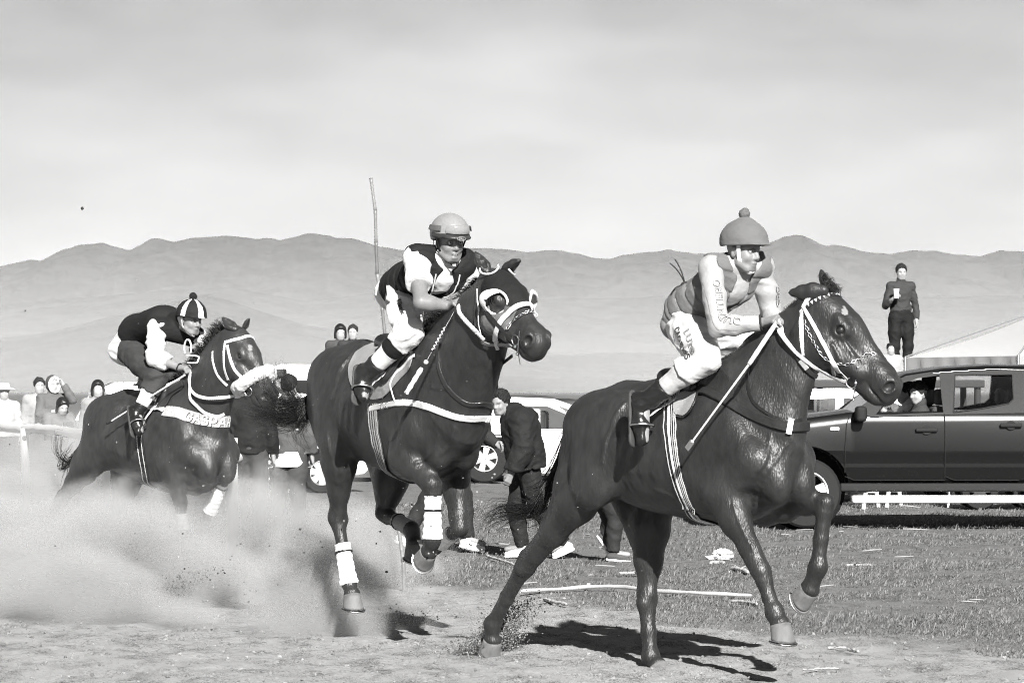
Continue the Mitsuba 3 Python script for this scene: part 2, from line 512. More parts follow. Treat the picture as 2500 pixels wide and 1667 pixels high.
scene['hill_look'] = two({'type': 'diffuse', 'reflectance': mikit.proc(scrub)})
FAR, MID, NEAR = 7200., 5000., 3400.
hills('mountains', [(-1753.1, 243.9), (-1472.7, 281.2), (-1285.8, 257.9), (-1098.9, 273.8), (-1033.5, 293.4), (-1010.1, 283.1), (-958.7, 301.8), (-879.3, 320.5), (-818.5, 306.5), (-771.8, 322.4), (-725.1, 318.6), (-678.4, 332.6), (-622.3, 336.4), (-566.2, 329.8), (-500.8, 322.4), (-444.7, 334.5), (-388.7, 332.6), (-323.3, 316.7), (-257.8, 305.5), (-201.8, 309.3), (-136.4, 311.1), (-80.3, 306.5), (-24.2, 304.6), (31.9, 296.2), (87.9, 302.7), (144.0, 299.9), (209.4, 292.5), (284.2, 295.3), (340.2, 301.8), (396.3, 295.3), (452.4, 298.1), (508.4, 309.3), (545.8, 318.6), (583.2, 334.5), (620.6, 332.6), (676.7, 313.9), (732.7, 307.4), (807.5, 298.1), (863.6, 307.4), (938.3, 299.9), (1003.7, 288.7), (1050.5, 304.6), (1099.1, 301.8), (1237.4, 318.6), (1517.7, 281.2), (1798.1, 299.9)], FAR, 1900, 0, 3, None, 90)
hills('foothills', [(-1217.4, 137.4), (-957.8, 117.9), (-763.1, 130.9), (-665.8, 137.4), (-536.0, 149.0), (-425.7, 156.8), (-308.9, 137.4), (-179.1, 151.6), (-49.3, 149.0), (48.1, 137.4), (210.3, 143.8), (372.6, 151.6), (534.8, 137.4), (763.2, 145.1), (989.1, 130.9), (1248.7, 143.8)], MID, 1300, 0, 13, None, 30)
hills('foothills', [(-916.1, 45.3), (-695.4, 49.8), (-518.9, 56.8), (-461.6, 64.3), (-408.6, 77.6), (-364.5, 86.8), (-324.8, 97.4), (-307.1, 99.2), (-289.5, 93.9), (-254.1, 82.4), (-210.0, 69.6), (-165.9, 62.1), (-99.7, 49.8), (-33.5, 45.3), (54.8, 38.7), (143.0, 40.0), (231.3, 35.6), (363.7, 38.7), (519.0, 36.5), (849.1, 32.1)], NEAR, 900, 0, 23, None, 16)

# ---------------------------------------------------------------- horses
LAT = np.array([0, 1., 0])


def torso(B, pitch=0., du=0., dz=0., sc=1., belly=0.):
    """ribcage, back, croup, chest and shoulder blades of a lean racehorse, 1.6 m at the withers"""
    c, s = math.cos(pitch), math.sin(pitch)
    R = np.array([[c, 0, s], [0, 1, 0], [-s, 0, c]])
    O = np.array([du, 0, 1.2 + dz]) - 1.2 * sc * R[2]
    B.fr = (O, R, sc)
    B.ball((.02, 0, 1.17), (.60, .285, .345), k=.1)
    B.ball((-.30, 0, 1.19), (.40, .262, .29), k=.1)
    B.ball((.40, 0, 1.12), (.36, .225, .33), k=.1)
    B.path([(.46, 0, 1.43), (.24, 0, 1.50), (.02, 0, 1.465), (-.24, 0, 1.445), (-.50, 0, 1.47)], [.08, .065, .085, .10, .11], k=.08)
    B.cone((.25, 0, .99), (-.50, 0, 1.10 - belly), .22, .17, k=.08)
    for y in (-1, 1):
        B.ball((-.56, y * .115, 1.345), (.30, .155, .19), k=.07)
        B.ball((-.36, y * .17, 1.39), (.09, .075, .09), k=.06)
        B.ball((-.70, y * .11, 1.26), (.17, .125, .22), R=frame((1, 0, -.55)), k=.07)
        B.ball((-.50, y * .17, 1.20), (.20, .115, .25), k=.07)
        sc_ax = unit(np.array([.62, y * .19, 1.10]) - np.array([.22, y * .12, 1.42]))
        B.ball((.41, y * .175, 1.27), (.255, .075, .145), R=frame(sc_ax, (0, y, 0))[[0, 2, 1]], k=.05)
        B.cone((.24, y * .15, 1.38), (.58, y * .185, 1.12), .05, .06, k=.025)
        B.ball((.62, y * .155, 1.085), (.085, .08, .11), k=.06)
        B.ball((.69, y * .085, 1.02), (.10, .085, .17), R=frame((1, 0, .3)), k=.055)
        for i in range(6):
            u = .02 - .095 * i
            B.cone((u + .05, y * .264, 1.28 - .01 * i), (u - .035, y * .252, 1.05 + .02 * i), .009, .009, k=.06)
    B.cone((.74, 0, 1.14), (.62, 0, .90), .03, .05, k=.05)
    B.fr = None
    return lambda p: O + (np.asarray(p, float) * sc) @ R


def neckform(B, crest, throat, sq=.5, k=.07):
    """stations along the neck given by crest and throat points"""
    crest, throat = np.asarray(crest, float), np.asarray(throat, float)
    c, r = (crest + throat) / 2, np.linalg.norm(crest - throat, axis=1) / 2
    n = len(c)
    for i in range(n - 1):
        q = sq[i] if np.ndim(sq) else sq
        B.cone(c[i], c[i + 1], r[i], r[i + 1], k=k, sq=(LAT, q))
    B.path(crest + (c - crest) * .22, r * .17, k=.04)
    B.path(c + (throat - c) * .62, r * .28, k=.05)


def hindleg(B, hip, but, pts, y, sc=1., rear=.085):
    st, hk, ft, co = [np.asarray(p, float) for p in pts]
    lat = LAT * y
    d1, d2, d3 = unit(hk - st), unit(ft - hk), unit(co - ft)
    b1, b2 = unit(np.cross(LAT, d1)), unit(np.cross(LAT, d2))
    L = Blob()
    thigh = unit(st - hip)
    L.ball(hip * .48 + st * .52 + lat * .02, np.array([.29, .115, .185]) * sc, R=frame(thigh, LAT)[[0, 2, 1]], k=.06)
    L.cone(hip, st, .15 * sc, .10 * sc, k=.08, sq=(LAT, .72))
    L.cone(st + d1 * .02, st + d1 * -.04, .085 * sc, .08 * sc, k=.05, sq=(LAT, .8))
    g = st * .72 + hk * .28
    L.cone(but, g + b1 * rear, .125 * sc, .08 * sc, k=.08, sq=(LAT, .8))
    g2 = st * .4 + hk * .6
    L.cone(g + b1 * rear, g2 + b1 * rear * .5, .075 * sc, .04 * sc, k=.06, sq=(LAT, .8))
    g2 = st * .4 + hk * .6
    L.path([st, g, g2, hk - d1 * .03], np.array([.11, .108, .074, .055]) * sc, k=.05, sq=(LAT, .84))
    L.path([g + b1 * .05 + lat * .02, g2 + b1 * .035], np.array([.07, .03]) * sc, k=.04)
    L.cone(st + b1 * -.05 + lat * .03, g2 - b1 * .018 + lat * .008, .05 * sc, .028 * sc, k=.03)
    pt = hk + b1 * .052 - d1 * .045
    L.cone(g2 + b1 * .045, pt, .016, .023 * sc, k=.025)
    L.cone(pt, hk + b2 * .03 + d2 * .05, .026 * sc, .024 * sc, k=.02, sq=(LAT, .8))
    L.cone(hk - d1 * .015, hk + d2 * .05, .057 * sc, .045 * sc, k=.03, sq=(LAT, .9))
    L.ball(hk + lat * .025 + d2 * .01, .036 * sc, k=.03)
    L.ball(hk - lat * .028 + d2 * .02, .038 * sc, k=.03)
    lower(L, hk + d2 * .04, ft, co, y, sc, .039)
    L.fr = None
    return L


def lower(L, top, ft, co, y, sc, r):
    d2, d3 = unit(ft - top), unit(co - ft)
    b2, b3 = unit(np.cross(LAT, d2)), unit(np.cross(LAT, d3))
    L.path([top, top * .5 + ft * .5, ft - d2 * .03], np.array([r * 1.12, r * .92, r]) * sc, k=.02)
    L.path([top + b2 * .02, top * .5 + ft * .5 + b2 * .030, ft + b2 * .022 - d2 * .02], np.array([.025, .021, .026]) * sc, k=.016)
    L.ball(ft, np.array([.043, .043, .046]) * sc, k=.035)
    L.ball(ft + b2 * .028 + d2 * .012, np.array([.028, .032, .028]) * sc, k=.02)
    L.cone(ft, co, .039 * sc, .042 * sc, k=.03)
    L.cone(ft + b3 * .02, co + b3 * .02, .022 * sc, .03 * sc, k=.02)
    L.ball(co - d3 * .008, np.array([.050, .049, .03]) * sc, R=frame(unit(np.cross(d3, LAT)), -d3), k=.02)


def foreleg(B, blade, point, pts, y, sc=1.):
    el, kn, ft, co = [np.asarray(p, float) for p in pts]
    lat = LAT * y
    d1, d2 = unit(kn - el), unit(ft - kn)
    b1 = unit(np.cross(LAT, d1))
    L = Blob()
    L.cone(point, el, .095 * sc, .085 * sc, k=.06, sq=(LAT, .75))
    L.cone(blade, el, .12 * sc, .075 * sc, k=.06, sq=(LAT, .6))
    L.ball(el - d1 * .02 + b1 * .045, .045 * sc, k=.04)
    m = el * .68 + kn * .32
    m2 = el * .28 + kn * .72
    L.path([el, m, m2, kn - d1 * .04], np.array([.098, .086, .052, .044]) * sc, k=.05, sq=(LAT, .80))
    L.cone(el - b1 * .045 + lat * .01, m2 - b1 * .015, .048 * sc, .026 * sc, k=.03)
    L.cone(el + b1 * .05 - lat * .015, m2 + b1 * .012, .045 * sc, .026 * sc, k=.03)
    f1 = -b1
    f2 = -unit(np.cross(LAT, d2))
    f = unit(f1 + f2)
    L.cone(kn - d1 * .06, kn + d2 * .05, .047 * sc, .042 * sc, k=.04)
    L.ball(kn + f * .010, np.array([.043, .046, .043]) * sc, k=.04)
    L.ball(kn - f * .03 - d1 * .01, .026 * sc, k=.02)
    lower(L, kn + d2 * .05, ft, co, y, sc, .037)
    return L


def hoofmesh(ft, co, sc=1., tilt=40):
    """(wall, shoe) of a hoof whose coronet is at co, in line with the pastern"""
    d = unit(np.asarray(co) - ft)
    b = unit(np.cross(LAT, d))
    n = math.cos(math.radians(tilt)) * d + math.sin(math.radians(tilt)) * b
    t = unit(d - n * (d @ n))
    a = np.arange(28) * 2 * np.pi / 28
    rings = []
    for h, sh, lu, lv in ((-.012, -.006, .040, .040), (0, -.004, .050, .048), (.012, 0, .052, .0495), (.035, .010, .057, .054), (.06, .020, .0625, .058), (.074, .026, .066, .0605)):
        e = np.stack([np.cos(a) * lu * np.where(np.cos(a) < 0, .85, 1), np.sin(a) * lv], 1) * sc
        hh = h * sc + .028 * sc * (np.cos(a) * -.5) * (1 - max(h, 0) / .074)
        bulb = 1 + 0 * a
        rings.append(co + t * (sh * sc + e[:, :1]) + LAT * e[:, 1:] + n * hh[:, None])
    wall = loft(rings)
    base = co + t * .026 * sc + n * .0755 * sc
    a = np.linspace(-2.25, 2.25, 30)
    P = base + t * (np.cos(a) * .060 * sc)[:, None] + LAT * (np.sin(a) * .055 * sc)[:, None]
    shoe = strip(P, np.broadcast_to(n, P.shape), .024 * sc, .010 * sc)
    return wall, shoe


HEADL = .62


def headform(B, O, R, sc=1., mouth=0., lx=.9):
    """head with x from poll to muzzle, y to its right, z up from the face"""
    B.fr = (np.asarray(O, float), np.asarray(R, float) * np.array([[lx], [1], [1]]), sc)
    B.ball((.05, 0, -.02), (.13, .078, .085), k=.05)
    B.ball((.17, 0, -.002), (.17, .09, .078), k=.05)
    B.cone((.22, 0, .0), (.50, 0, -.012), .062, .040, k=.04, sq=(LAT, .9))
    B.cone((.22, 0, -.075), (.50, 0, -.06), .075, .052, k=.05, sq=(LAT, .86))
    B.cone((.13, 0, -.185), (.51, 0, -.122), .058, .036, k=.04, sq=(LAT, .9))
    B.ball((.55, 0, -.055), (.088, .062, .074), k=.05)
    B.ball((.598, 0, -.088), (.042, .045, .04), k=.03)
    for y in (-1, 1):
        B.ball((.155, y * .056, -.135), (.135, .038, .115), R=frame((1, 0, -.15)), k=.035)
        B.ball((.205, y * .083, .010), (.058, .02, .026), R=frame((1, 0, -.2)), k=.03)
        B.ball((.212, y * .078, -.012), (.045, .03, .042), k=.02)
        B.cone((.255, y * .076, -.052), (.375, y * .060, -.062), .014, .010, k=.022)
        B.ball((.50, y * .040, -.03), (.075, .022, .035), k=.03)
        B.ball((.572, y * .048, -.030), (.046, .026, .042), R=frame((1, 0, -.7)), k=.02)
        B.ball((.586, y * .066, -.030), (.024, .022, .031), R=frame((1, y * .3, -.6)), k=.010, op='-')
        B.ball((.215, y * .102, -.012), (.026, .014, .02), k=.008, op='-')
        B.cone((.42, y * .045, -.09), (.22, y * .062, -.12), .035, .05, k=.05)
    B.ball((.545, 0, -.128 - mouth), (.056, .040, .030), k=.025)
    B.ball((.505, 0, -.118 - mouth * .6), (.06, .036, .032), k=.03)
    for y in (-1, 1):
        B.cone((.475, y * .055, -.096), (.625, y * .034, -.113), .004, .005, k=.008, op='-')
    B.fr = None


def headpoint(O, R, sc=1.):
    O, R = np.asarray(O, float), np.asarray(R, float)
    return lambda p: O + (np.asarray(p, float) * sc * [.9, 1, 1]) @ R


def earmesh(base, tip, front, w=.042, h=.006):
    """a pointed ear opening towards front"""
    E = Blob()
    base, tip = np.asarray(base, float), np.asarray(tip, float)
    ax = unit(tip - base)
    L = np.linalg.norm(tip - base)
    fr = unit(front - ax * (ax @ np.asarray(front, float)))
    R = np.stack([ax, np.cross(fr, ax), fr])
    E.fr = (base, R, L / .17)
    E.path([(0, 0, -.005), (.045, 0, 0), (.10, 0, .002), (.145, 0, .010), (.168, 0, .016)], [.030, w, .034, .017, .005], k=.015, sq=((0, 0, 1), .8))
    E.path([(.02, 0, .030), (.06, 0, .042), (.11, 0, .040), (.15, 0, .032)], [.015, .029, .022, .010], k=.008, op='-')
    return E.mesh(.005)


def strands(roots, dirs, length, bend, n=10, r=.0016, seed=0, curl=.03, sides=3):
    """hair: every strand leaves its root along its direction and is drawn towards bend"""
    g = np.random.default_rng(seed)
    roots, dirs = np.asarray(roots, float), unit(dirs)
    k = len(roots)
    ln = np.broadcast_to(length, k) * g.uniform(.65, 1.1, k)
    t = np.linspace(0, 1, n)
    bend = np.broadcast_to(np.asarray(bend, float), (k, 3))
    ph = g.normal(0, 1, (k, 3))
    ph2 = g.normal(0, 1, (k, 3))
    P = roots[:, None] + ln[:, None, None] * (t[None, :, None] * dirs[:, None] * (1 - .35 * t[None, :, None]) + (t ** 2)[None, :, None] * bend[:, None] + curl * (t ** 1.5)[None, :, None] * (ph[:, None] * np.sin(t * 5 + 1)[None, :, None] + ph2[:, None] * np.sin(t * 9)[None, :, None] * .5))
    return tubes(P, r * (1 - .75 * t ** 2), sides, tip=False)


def coatcol(v, base, seed, legs=None):
    """uneven dark coat"""
    n = meshkit.fbm(np.asarray(v) * 5, 3, seed) - .5
    n2 = meshkit.fbm(np.asarray(v) * [40, 40, 14], 2, seed + 3) - .5
    return base * np.clip(1 + .9 * n + .7 * n2, .3, 2.2)


def horse(name, label, B, h, at, O, R, sc, legs, ears, base, seed, star=None):
    """the meshes of one horse: body, hooves with shoes, eyes and ears; legs = its four (fetlock, coronet) pairs, ears = (tip, front) pairs"""
    B.bump(lambda p: .0115 * (meshkit.fbm(p * [8, 8, 5], 3, seed) - .5) + .0028 * (meshkit.fbm(p * [34, 34, 16], 2, seed + 5) - .5))
    m = B.mesh(h)
    key = thing(name, label, 'horse')
    col = coatcol(m[0], base, seed)
    if star is not None:
        q = (np.asarray(m[0]) - star) / [.020, .020, .030]
        col = np.where(np.linalg.norm(q, axis=1) < .5 + .9 * meshkit.noise(np.asarray(m[0]) * 70, 4), .2, col)
    part(key, 'body', m, 'coat', col, at=at)
    for ft, co in legs:
        w, sh = hoofmesh(ft, co, 1.08)
        n_ = unit(np.asarray(co) - ft)
        hw = np.asarray(w[0]) @ n_
        k = part(key, 'hoof', w, 'matte', .13 * (1 + 1.1 * (meshkit.fbm(np.stack([hw * 90, np.asarray(w[0])[:, 0] * 14, np.asarray(w[0])[:, 1] * 14], 1), 3, seed) - .5)) * np.where(hw < hw.min() + .022, 1.5, 1), at=at)
        part(k, 'horseshoe', sh, 'steel', at=at)
    hp = headpoint(O, R, sc)
    for s in (-1, 1):
        part(key, 'eye', ballm(hp((.214, s * .081, -.012)), .026), 'eye', .004, at=at)
    for s, (tip, front) in zip((1, -1), ears):
        part(key, 'ear', earmesh(hp((.0, s * .052, .045)), tip, front), 'coat', base, at=at)
    return key


def headframe(yaw, pitch, roll=0.):
    """rows x (to the muzzle), y (right), z (up from the face) for a head turned by yaw degrees to the right of u and dipped by pitch"""
    a, p, r = np.radians([yaw, pitch, roll])
    x = np.array([math.cos(p) * math.cos(a), math.cos(p) * math.sin(a), -math.sin(p)])
    y = np.array([-math.sin(a), math.cos(a), 0])
    z = np.array([math.sin(p) * math.cos(a), math.sin(p) * math.sin(a), math.cos(p)])
    return np.stack([x, y * math.cos(r) + z * math.sin(r), z * math.cos(r) - y * math.sin(r)])

# ---- the leading horse
H1 = Place(.967, 18., 50.)
B1 = Blob()
t1 = torso(B1, pitch=.06, du=.005, dz=.015)
hind1r = [np.array((-0.530, 0.200, 1.034)), np.array((-1.218, 0.150, 0.516)), np.array((-1.520, 0.130, 0.176)), np.array((-1.532, 0.120, 0.080))]
hind1l = [np.array((-0.539, -0.200, 0.891)), np.array((-0.517, -0.140, 0.359)), np.array((-0.465, -0.120, 0.048)), np.array((-0.402, -0.120, 0.000))]
fore1r = [np.array((0.437, 0.190, 0.967)), np.array((0.680, 0.150, 0.569)), np.array((0.762, 0.130, 0.365)), np.array((0.804, 0.130, 0.299))]
fore1l = [np.array((0.383, -0.170, 0.900)), np.array((0.853, -0.150, 0.921)), np.array((0.819, -0.130, 0.586)), np.array((0.753, -0.130, 0.466))]
for L in (hindleg(B1, t1((-.55, .15, 1.27)), t1((-.80, .12, 1.16)), hind1r, 1, rear=.125), hindleg(B1, t1((-.55, -.15, 1.27)), t1((-.80, -.12, 1.16)), hind1l, -1),
          foreleg(B1, t1((.30, .19, 1.30)), t1((.62, .17, 1.08)), fore1r, 1), foreleg(B1, t1((.30, -.19, 1.30)), t1((.62, -.17, 1.08)), fore1l, -1)):
    B1.join(L, k=.05)
neckform(B1, [np.array((0.160, 0.000, 1.605)), np.array((0.399, -0.020, 1.729)), np.array((0.560, -0.050, 1.835)), np.array((0.727, -0.080, 1.972))], [np.array((0.836, 0.000, 1.248)), np.array((0.810, -0.020, 1.438)), np.array((0.811, -0.050, 1.566)), np.array((0.862, -0.080, 1.661))], sq=[.42, .42, .45])
O1, R1, s1 = np.array((0.867, -0.090, 1.984)), headframe(-28, 46), 1.15
headform(B1, O1, R1, s1)
hp1 = headpoint(O1, R1, s1)
for pts, r in (([np.array((1.043, -0.068, 1.803)), np.array((1.052, -0.082, 1.761)), np.array((1.072, -0.098, 1.723)), np.array((1.099, -0.112, 1.677))], .006), ([np.array((1.009, -0.036, 1.748)), np.array((1.033, -0.047, 1.706)), np.array((1.047, -0.062, 1.660))], .005),
               ([np.array((0.787, 0.076, 1.227)), np.array((0.768, 0.123, 1.153)), np.array((0.737, 0.175, 1.069)), np.array((0.627, 0.128, 0.970)), np.array((0.539, 0.072, 0.871))], .008), ([np.array((0.724, 0.127, 1.280)), np.array((0.737, 0.163, 1.174)), np.array((0.714, 0.206, 1.090))], .006),
               ([np.array((-0.303, 0.215, 1.436)), np.array((-0.342, 0.260, 1.337)), np.array((-0.372, 0.287, 1.226)), np.array((-0.397, 0.295, 1.115))], .008), ([np.array((-0.534, 0.321, 0.958)), np.array((-0.665, 0.266, 0.842)), np.array((-0.821, 0.215, 0.724))], .006),
               ([np.array((-0.038, 0.234, 0.979)), np.array((0.098, 0.211, 0.938)), np.array((0.174, 0.164, 0.874)), np.array((0.291, 0.155, 0.855))], .006), ([np.array((0.558, 0.232, 0.917)), np.array((0.607, 0.214, 0.791)), np.array((0.663, 0.192, 0.686))], .006)):
    P = B1.snap(spline(pts, 14), -r * .35)
    B1.path(P, np.full(14, r), k=.012)
horse1 = horse('horse', 'dark bay racehorse with white bridle and no hood leading the race at right', B1, .0076, H1, O1, R1, s1, [x[2:] for x in (hind1r, hind1l, fore1r, fore1l)], [(np.array((0.757, 0.030, 2.008)), (.2, -1, .3)), (hp1((-.12, -.07, .075)), (.2, -1, .3))], .020, 1, np.array((1.036, -0.104, 1.918)))

# ---- the second horse
H2 = Place(-.68, 20.1, 63.)
B2 = Blob()
t2 = torso(B2, pitch=-.02, du=0, dz=.22, sc=1.04)
hind2r = [np.array((-0.398, 0.200, 1.179)), np.array((-0.558, 0.150, 0.734)), np.array((-0.437, 0.130, 0.349)), np.array((-0.383, 0.130, 0.267))]
hind2l = [np.array((-0.396, -0.150, 1.014)), np.array((-0.462, -0.120, 0.757)), np.array((-0.063, -0.120, 0.671)), np.array((-0.028, -0.120, 0.579))]
fore2r = [np.array((0.496, 0.200, 1.132)), np.array((0.727, 0.120, 0.958)), np.array((0.722, 0.120, 0.643)), np.array((0.667, 0.120, 0.565))]
fore2l = [np.array((0.419, -0.170, 1.031)), np.array((0.546, -0.140, 0.698)), np.array((0.027, -0.274, 0.598)), np.array((-0.065, -0.269, 0.562))]
for L in (hindleg(B2, t2((-.55, .15, 1.27)), t2((-.80, .12, 1.16)), hind2r, 1), hindleg(B2, t2((-.55, -.15, 1.27)), t2((-.80, -.12, 1.16)), hind2l, -1),
          foreleg(B2, t2((.30, .19, 1.30)), t2((.62, .17, 1.08)), fore2r, 1), foreleg(B2, t2((.30, -.19, 1.30)), t2((.62, -.17, 1.08)), fore2l, -1)):
    B2.join(L, k=.05)
neckform(B2, [np.array((0.297, 0.000, 1.718)), np.array((0.631, 0.000, 1.872)), np.array((0.917, 0.000, 2.020)), np.array((1.149, 0.000, 2.148))], [np.array((1.097, 0.000, 1.374)), np.array((1.154, 0.000, 1.514)), np.array((1.232, 0.000, 1.641)), np.array((1.304, 0.000, 1.757))], sq=[.5, .5, .55])
O2, R2, s2 = np.array((1.268, 0.000, 2.139)), headframe(-4, 33), 1.15
headform(B2, O2, R2, s2)
hp2 = headpoint(O2, R2, s2)
for pts, r in (([np.array((0.854, 0.142, 1.255)), np.array((0.807, 0.145, 1.184)), np.array((0.731, 0.161, 1.124)), np.array((0.663, 0.200, 1.088))], .007), ([np.array((-0.462, 0.062, 1.802)), np.array((-0.299, 0.209, 1.688)), np.array((-0.318, 0.263, 1.564)), np.array((-0.309, 0.294, 1.416))], .009),
               ([np.array((-0.355, 0.306, 1.242)), np.array((-0.341, 0.280, 1.094)), np.array((-0.401, 0.226, 0.944))], .008), ([np.array((0.830, 0.188, 1.526)), np.array((0.950, 0.154, 1.519)), np.array((0.998, 0.144, 1.549))], .006), ([np.array((0.963, 0.096, 1.303)), np.array((0.900, 0.091, 1.208)), np.array((0.822, 0.111, 1.137))], .007)):
    P = B2.snap(spline(pts, 14), -r * .35)
    B2.path(P, np.full(14, r), k=.012)
horse2 = horse('horse', 'dark racehorse in a black hood with white eye cups running second', B2, .0078, H2, O2, R2, s2, [x[2:] for x in (hind2r, hind2l, fore2r, fore2l)], [(np.array((1.195, 0.080, 2.282)), (1, .2, 0)), (np.array((1.432, -0.080, 2.251)), (1, -.2, 0))], .021, 2)

# ---- the last horse
H3 = Place(-2.79, 26.9, 50.)
B3 = Blob()
t3 = torso(B3, pitch=0, du=0, dz=-.07, sc=1.04)
hind3r = [np.array((-0.712, 0.200, 0.953)), np.array((-1.296, 0.150, 0.598)), np.array((-1.567, 0.130, 0.324)), np.array((-1.663, 0.130, 0.253))]
hind3l = [np.array((-0.787, -0.200, 0.812)), np.array((-0.957, -0.140, 0.455)), np.array((-1.173, -0.120, 0.245)), np.array((-1.235, -0.120, 0.175))]
fore3r = [np.array((0.398, 0.200, 0.906)), np.array((0.451, 0.150, 0.631)), np.array((0.462, 0.130, 0.405)), np.array((0.507, 0.130, 0.333))]
fore3l = [np.array((0.202, -0.170, 0.782)), np.array((0.650, -0.150, 0.840)), np.array((0.454, -0.130, 0.544)), np.array((0.386, -0.130, 0.461))]
for L in (hindleg(B3, t3((-.55, .15, 1.27)), t3((-.80, .12, 1.16)), hind3r, 1), hindleg(B3, t3((-.55, -.15, 1.27)), t3((-.80, -.12, 1.16)), hind3l, -1),
          foreleg(B3, t3((.30, .19, 1.30)), t3((.62, .17, 1.08)), fore3r, 1), foreleg(B3, t3((.30, -.19, 1.30)), t3((.62, -.17, 1.08)), fore3l, -1)):
    B3.join(L, k=.05)
neckform(B3, [np.array((0.142, 0.000, 1.520)), np.array((0.429, 0.000, 1.665)), np.array((0.654, 0.000, 1.841)), np.array((0.850, 0.000, 1.984))], [np.array((0.824, 0.000, 1.166)), np.array((0.823, 0.000, 1.327)), np.array((0.862, 0.000, 1.455)), np.array((0.961, 0.000, 1.551))], sq=[.5, .5, .55])
O3, R3, s3 = np.array((0.988, 0.000, 1.960)), headframe(-16, 52), 1.15
headform(B3, O3, R3, s3)
hp3 = headpoint(O3, R3, s3)
horse3 = horse('horse', 'brown racehorse with a white fleece noseband galloping in dust at left', B3, .010, H3, O3, R3, s3, [x[2:] for x in (hind3r, hind3l, fore3r, fore3l)], [(np.array((0.910, 0.070, 2.072)), (1, .2, 0)), (np.array((1.065, -0.070, 2.077)), (1, -.2, 0))], .026, 3, np.array((1.181, -0.003, 1.843)))

# ---------------------------------------------------------------- straps, chains, patches on a body
def onbody(B, P, n=None, off=.002, smoothn=True):
    """points along the path P laid on the body, with the body's normals"""
    P = spline(P, n) if n else np.asarray(P, float)
    D = B.snap(P, off) - P
    P = P + D * np.minimum(1, .035 / (np.linalg.norm(D, axis=1, keepdims=True) + 1e-9))
    for _ in range(2):
        P[1:-1] = .25 * P[:-2] + .5 * P[1:-1] + .25 * P[2:]
    P = P + B.grad(P, .012) * np.clip(off - B.f(P, .4), 0, .03)[:, None]
    N = B.grad(P, .012)
    return P, N


def strap(key, name, B, P, width, thick, mat, col, at, n=40, off=.001, label=None, lay=True):
    P = spline(P, n)
    if lay:
        P, N = onbody(B, P, None, off)
        P[1:-1] = .25 * P[:-2] + .5 * P[1:-1] + .25 * P[2:]
    else:
        N = B.grad(B.snap(P, .0), .012)
    w = width if np.isscalar(width) else np.interp(np.linspace(0, 1, n), np.linspace(0, 1, len(width)), width)
    part(key, name, strip(P, N, w, thick), mat, col, at=at, smooth=35, label=label)
    return P, N


def beside(P, N, d):
    t = unit(np.gradient(P, axis=0))
    return P + np.cross(t, unit(N)) * d


def ring(c, ax, r, th, n=24, ry=None, sides=6, arc=(0, 2 * np.pi)):
    """a round or oval ring about the axis ax"""
    F = frame(ax, (0.1, .3, 1))
    a = np.linspace(*arc, n + 1)
    P = np.asarray(c) + np.cos(a)[:, None] * r * F[1] + np.sin(a)[:, None] * (ry or r) * F[2]
    return tubes(P, th, sides)


def chain(P, N, pitch=.019, th=.0022):
    """links along a path, turned by turns"""
    P = np.asarray(P, float)
    L = np.r_[0, np.cumsum(np.linalg.norm(np.diff(P, axis=0), axis=1))]
    k = max(2, int(L[-1] / pitch))
    out = []
    for i in range(k):
        s = (i + .5) / k * L[-1]
        c = np.array([np.interp(s, L, P[:, j]) for j in range(3)])
        t = unit(np.array([np.interp(s + .004, L, P[:, j]) - np.interp(s - .004, L, P[:, j]) for j in range(3)]))
        nn = unit(np.array([np.interp(s, L, N[:, j]) for j in range(3)]))
        nn = unit(nn - t * (nn @ t))
        sd = np.cross(t, nn)
        if i % 2:
            nn, sd = sd, nn
        a = np.linspace(0, 2 * np.pi, 13)
        q = c + np.cos(a)[:, None] * pitch * .72 * t + np.sin(a)[:, None] * pitch * .36 * sd
        out.append(tubes(q, th, 5))
    return merge(*out)


def patch(B, outline, off=.004, step=.02, thick=.006, n=60):
    """a sheet of cloth or leather cut to an outline and laid on the body"""
    from shapely.geometry import Polygon, Point
    from shapely import contains_xy
    from scipy.spatial import Delaunay
    O = np.asarray(outline, float)
    O = spline(np.vstack([O, O[:1]]), n)[:-1]
    c = O.mean(0)
    U = np.linalg.svd(O - c)[2]
    q = (O - c) @ U.T
    pol = Polygon(q[:, :2]).buffer(0)
    x0, y0, x1, y1 = pol.bounds
    gx, gy = np.meshgrid(np.arange(x0, x1, step), np.arange(y0, y1, step))
    pts = np.stack([gx.ravel(), gy.ravel()], 1)
    pts = pts[contains_xy(pol.buffer(-step * .5), pts[:, 0], pts[:, 1])]
    zz = np.zeros(len(pts))
    if len(pts):
        from scipy.interpolate import griddata
        zz = griddata(q[:, :2], q[:, 2], pts, method='linear')
        zz = np.where(np.isnan(zz), 0, zz)
    P2 = np.vstack([q[:, :2], pts])
    tri = Delaunay(P2).simplices
    cen = P2[tri].mean(1)
    tri = tri[contains_xy(pol, cen[:, 0], cen[:, 1])]
    V = np.vstack([q, np.c_[pts, zz]]) @ U + c
    V = B.snap(V, off)
    N = B.grad(V, .015)
    m = len(V)
    k = len(O)
    i = np.arange(k)
    j = (i + 1) % k
    rim = np.vstack([np.stack([i, j, j + m], 1), np.stack([i, j + m, i + m], 1)])
    return np.vstack([V, V + N * thick]), np.vstack([tri[:, ::-1], tri + m, rim])


